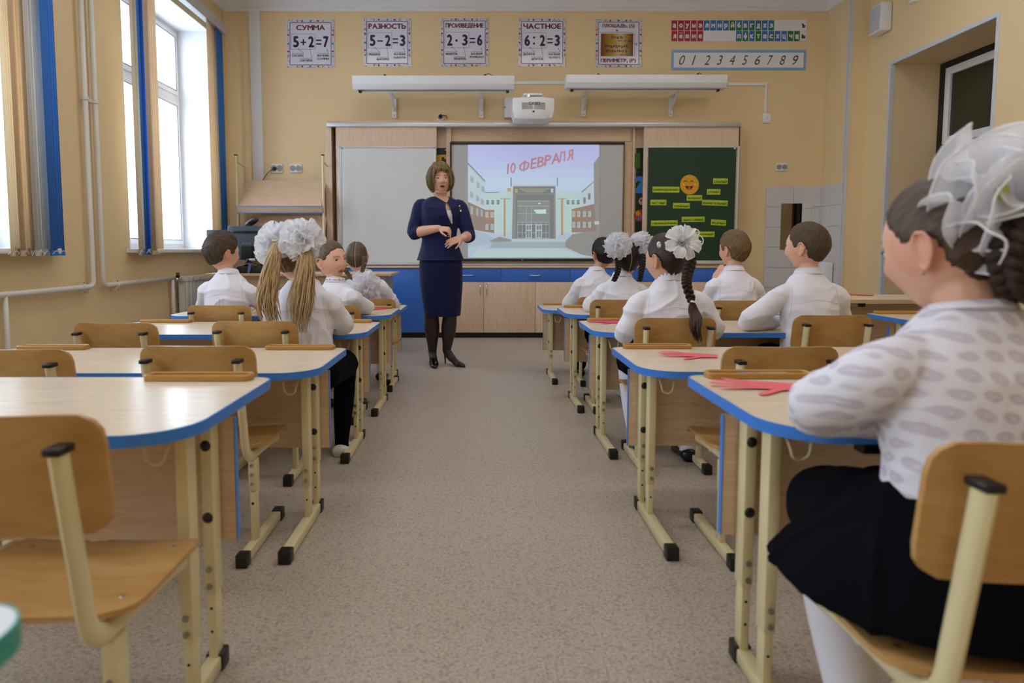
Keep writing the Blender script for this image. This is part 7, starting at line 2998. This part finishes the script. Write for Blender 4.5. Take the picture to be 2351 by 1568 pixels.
bmesh.ops.delete(bmj, geom=list(set(kill)), context='FACES')
bnd = [v for v in bmj.verts if v.is_boundary]
for _ in range(8):
    bmesh.ops.smooth_vert(bmj, verts=bnd, factor=0.5, use_axis_x=True, use_axis_y=True, use_axis_z=True)
bmj.to_mesh(jm)
bmj.free()
jo = link('jacket', jm, NAVY, root)
md = jo.modifiers.new('thickness', 'SOLIDIFY')
md.thickness = 0.003
md.offset = -1
seam('waist_seam', jm, root, [tp(px, 547, 0) for px in (972, 990, 1010, 1030, 1046)], M('navy seam', '#0a0f2c', 0.8), 0.0018)
for px, q in ((968, 474), (1056, 476)):
    pass
k = MB()
bo = MB().ell(tp(1056, 478, -0.122), (0.012, 0.008, 0.02), 10, 8).build('brooch', BLACKP, root, smooth='all')
MB().ell(tp(1055, 473, -0.125), (0.006, 0.005, 0.006), 8, 6).build('brooch_pearl', SATIN, bo, smooth='all')
MB().ell(tp(1057.5, 484, -0.13), (0.008, 0.005, 0.008), 8, 6).build('brooch_pearl', SATIN, bo, smooth='all')
# pencil skirt
s_ = MB()
loft(s_, [(tp(1016, 725, 0), 0.152, 0.108, ty), (tp(1015, 700, 0), 0.164, 0.115, ty), (tp(1013, 650, 0), 0.182, 0.130, ty), (tp(1012, 610, 0), 0.183, 0.134, ty), (tp(1011, 580, 0), 0.166, 0.124, ty), (tp(1010, 548, 0), 0.140, 0.104, ty)])
sk = remesh(s_, 0.007, 3)
wrinkle(sk, 0.002, 7, 16)
link('pencil_skirt', sk, M('dark navy skirt cloth', '#0f1740', 0.75, var=0.12, scale=80, sheen=0.1, spec=0.2), root)
TIGHT = M('sheer black tights', '#2e2522', 0.5, var=0.1, scale=8)
for i in (0, 1):
    q = MB()
    limb(q, [hip[i].lerp(kne[i], 0.8), kne[i], kne[i].lerp(ank[i], 0.40), kne[i].lerp(ank[i], 0.75), ank[i], ank[i] + V((0.01 + 0.03 * i, -0.05, -0.05))], [0.064, 0.059, 0.063, 0.045, 0.035, 0.034], 14, 5)
    q.build('stocking', TIGHT, root, smooth='all')
    # pump with stiletto heel
    yaw = PI + (0.15 if i == 0 else 0.75)
    cs_, sn_ = math.cos(yaw), math.sin(yaw)
    heel = ank[i] + V((0, 0.012, 0))

    def W(x, y, z):
        return V((heel.x + x * cs_ - y * sn_, heel.y + x * sn_ + y * cs_, z))
    n = 14
    vs, fs = [], []
    prof = [(-0.030, 0.018, 0.085, 0.135), (-0.015, 0.030, 0.075, 0.150), (0.02, 0.033, 0.060, 0.125), (0.07, 0.032, 0.030, 0.085), (0.12, 0.040, 0.006, 0.055), (0.16, 0.040, 0.003, 0.042), (0.20, 0.026, 0.003, 0.032), (0.228, 0.008, 0.003, 0.018)]
    for (y, w_, z0, z1) in prof:
        for jj in range(n):
            t = 2 * PI * jj / n
            vs.append(W(w_ * math.cos(t), y, (z0 + z1) / 2 + (z1 - z0) / 2 * math.sin(t)))
    for a in range(len(prof) - 1):
        for jj in range(n):
            j2 = (jj + 1) % n
            fs.append((a * n + jj, a * n + j2, (a + 1) * n + j2, (a + 1) * n + jj))
    fs += [tuple(range(n))[::-1], tuple((len(prof) - 1) * n + jj for jj in range(n))]
    so = MB().add(vs, fs).build('shoe', M('black patent leather', '#0b0a0b', 0.12, var=0.1), root, smooth='all')
    MB().tube([W(0, -0.018, 0.10), W(0, -0.026, 0.06), W(0, -0.022, 0.002)], [0.016, 0.008, 0.0045], 10).build('stiletto_heel', BLACKP, so, smooth='all')
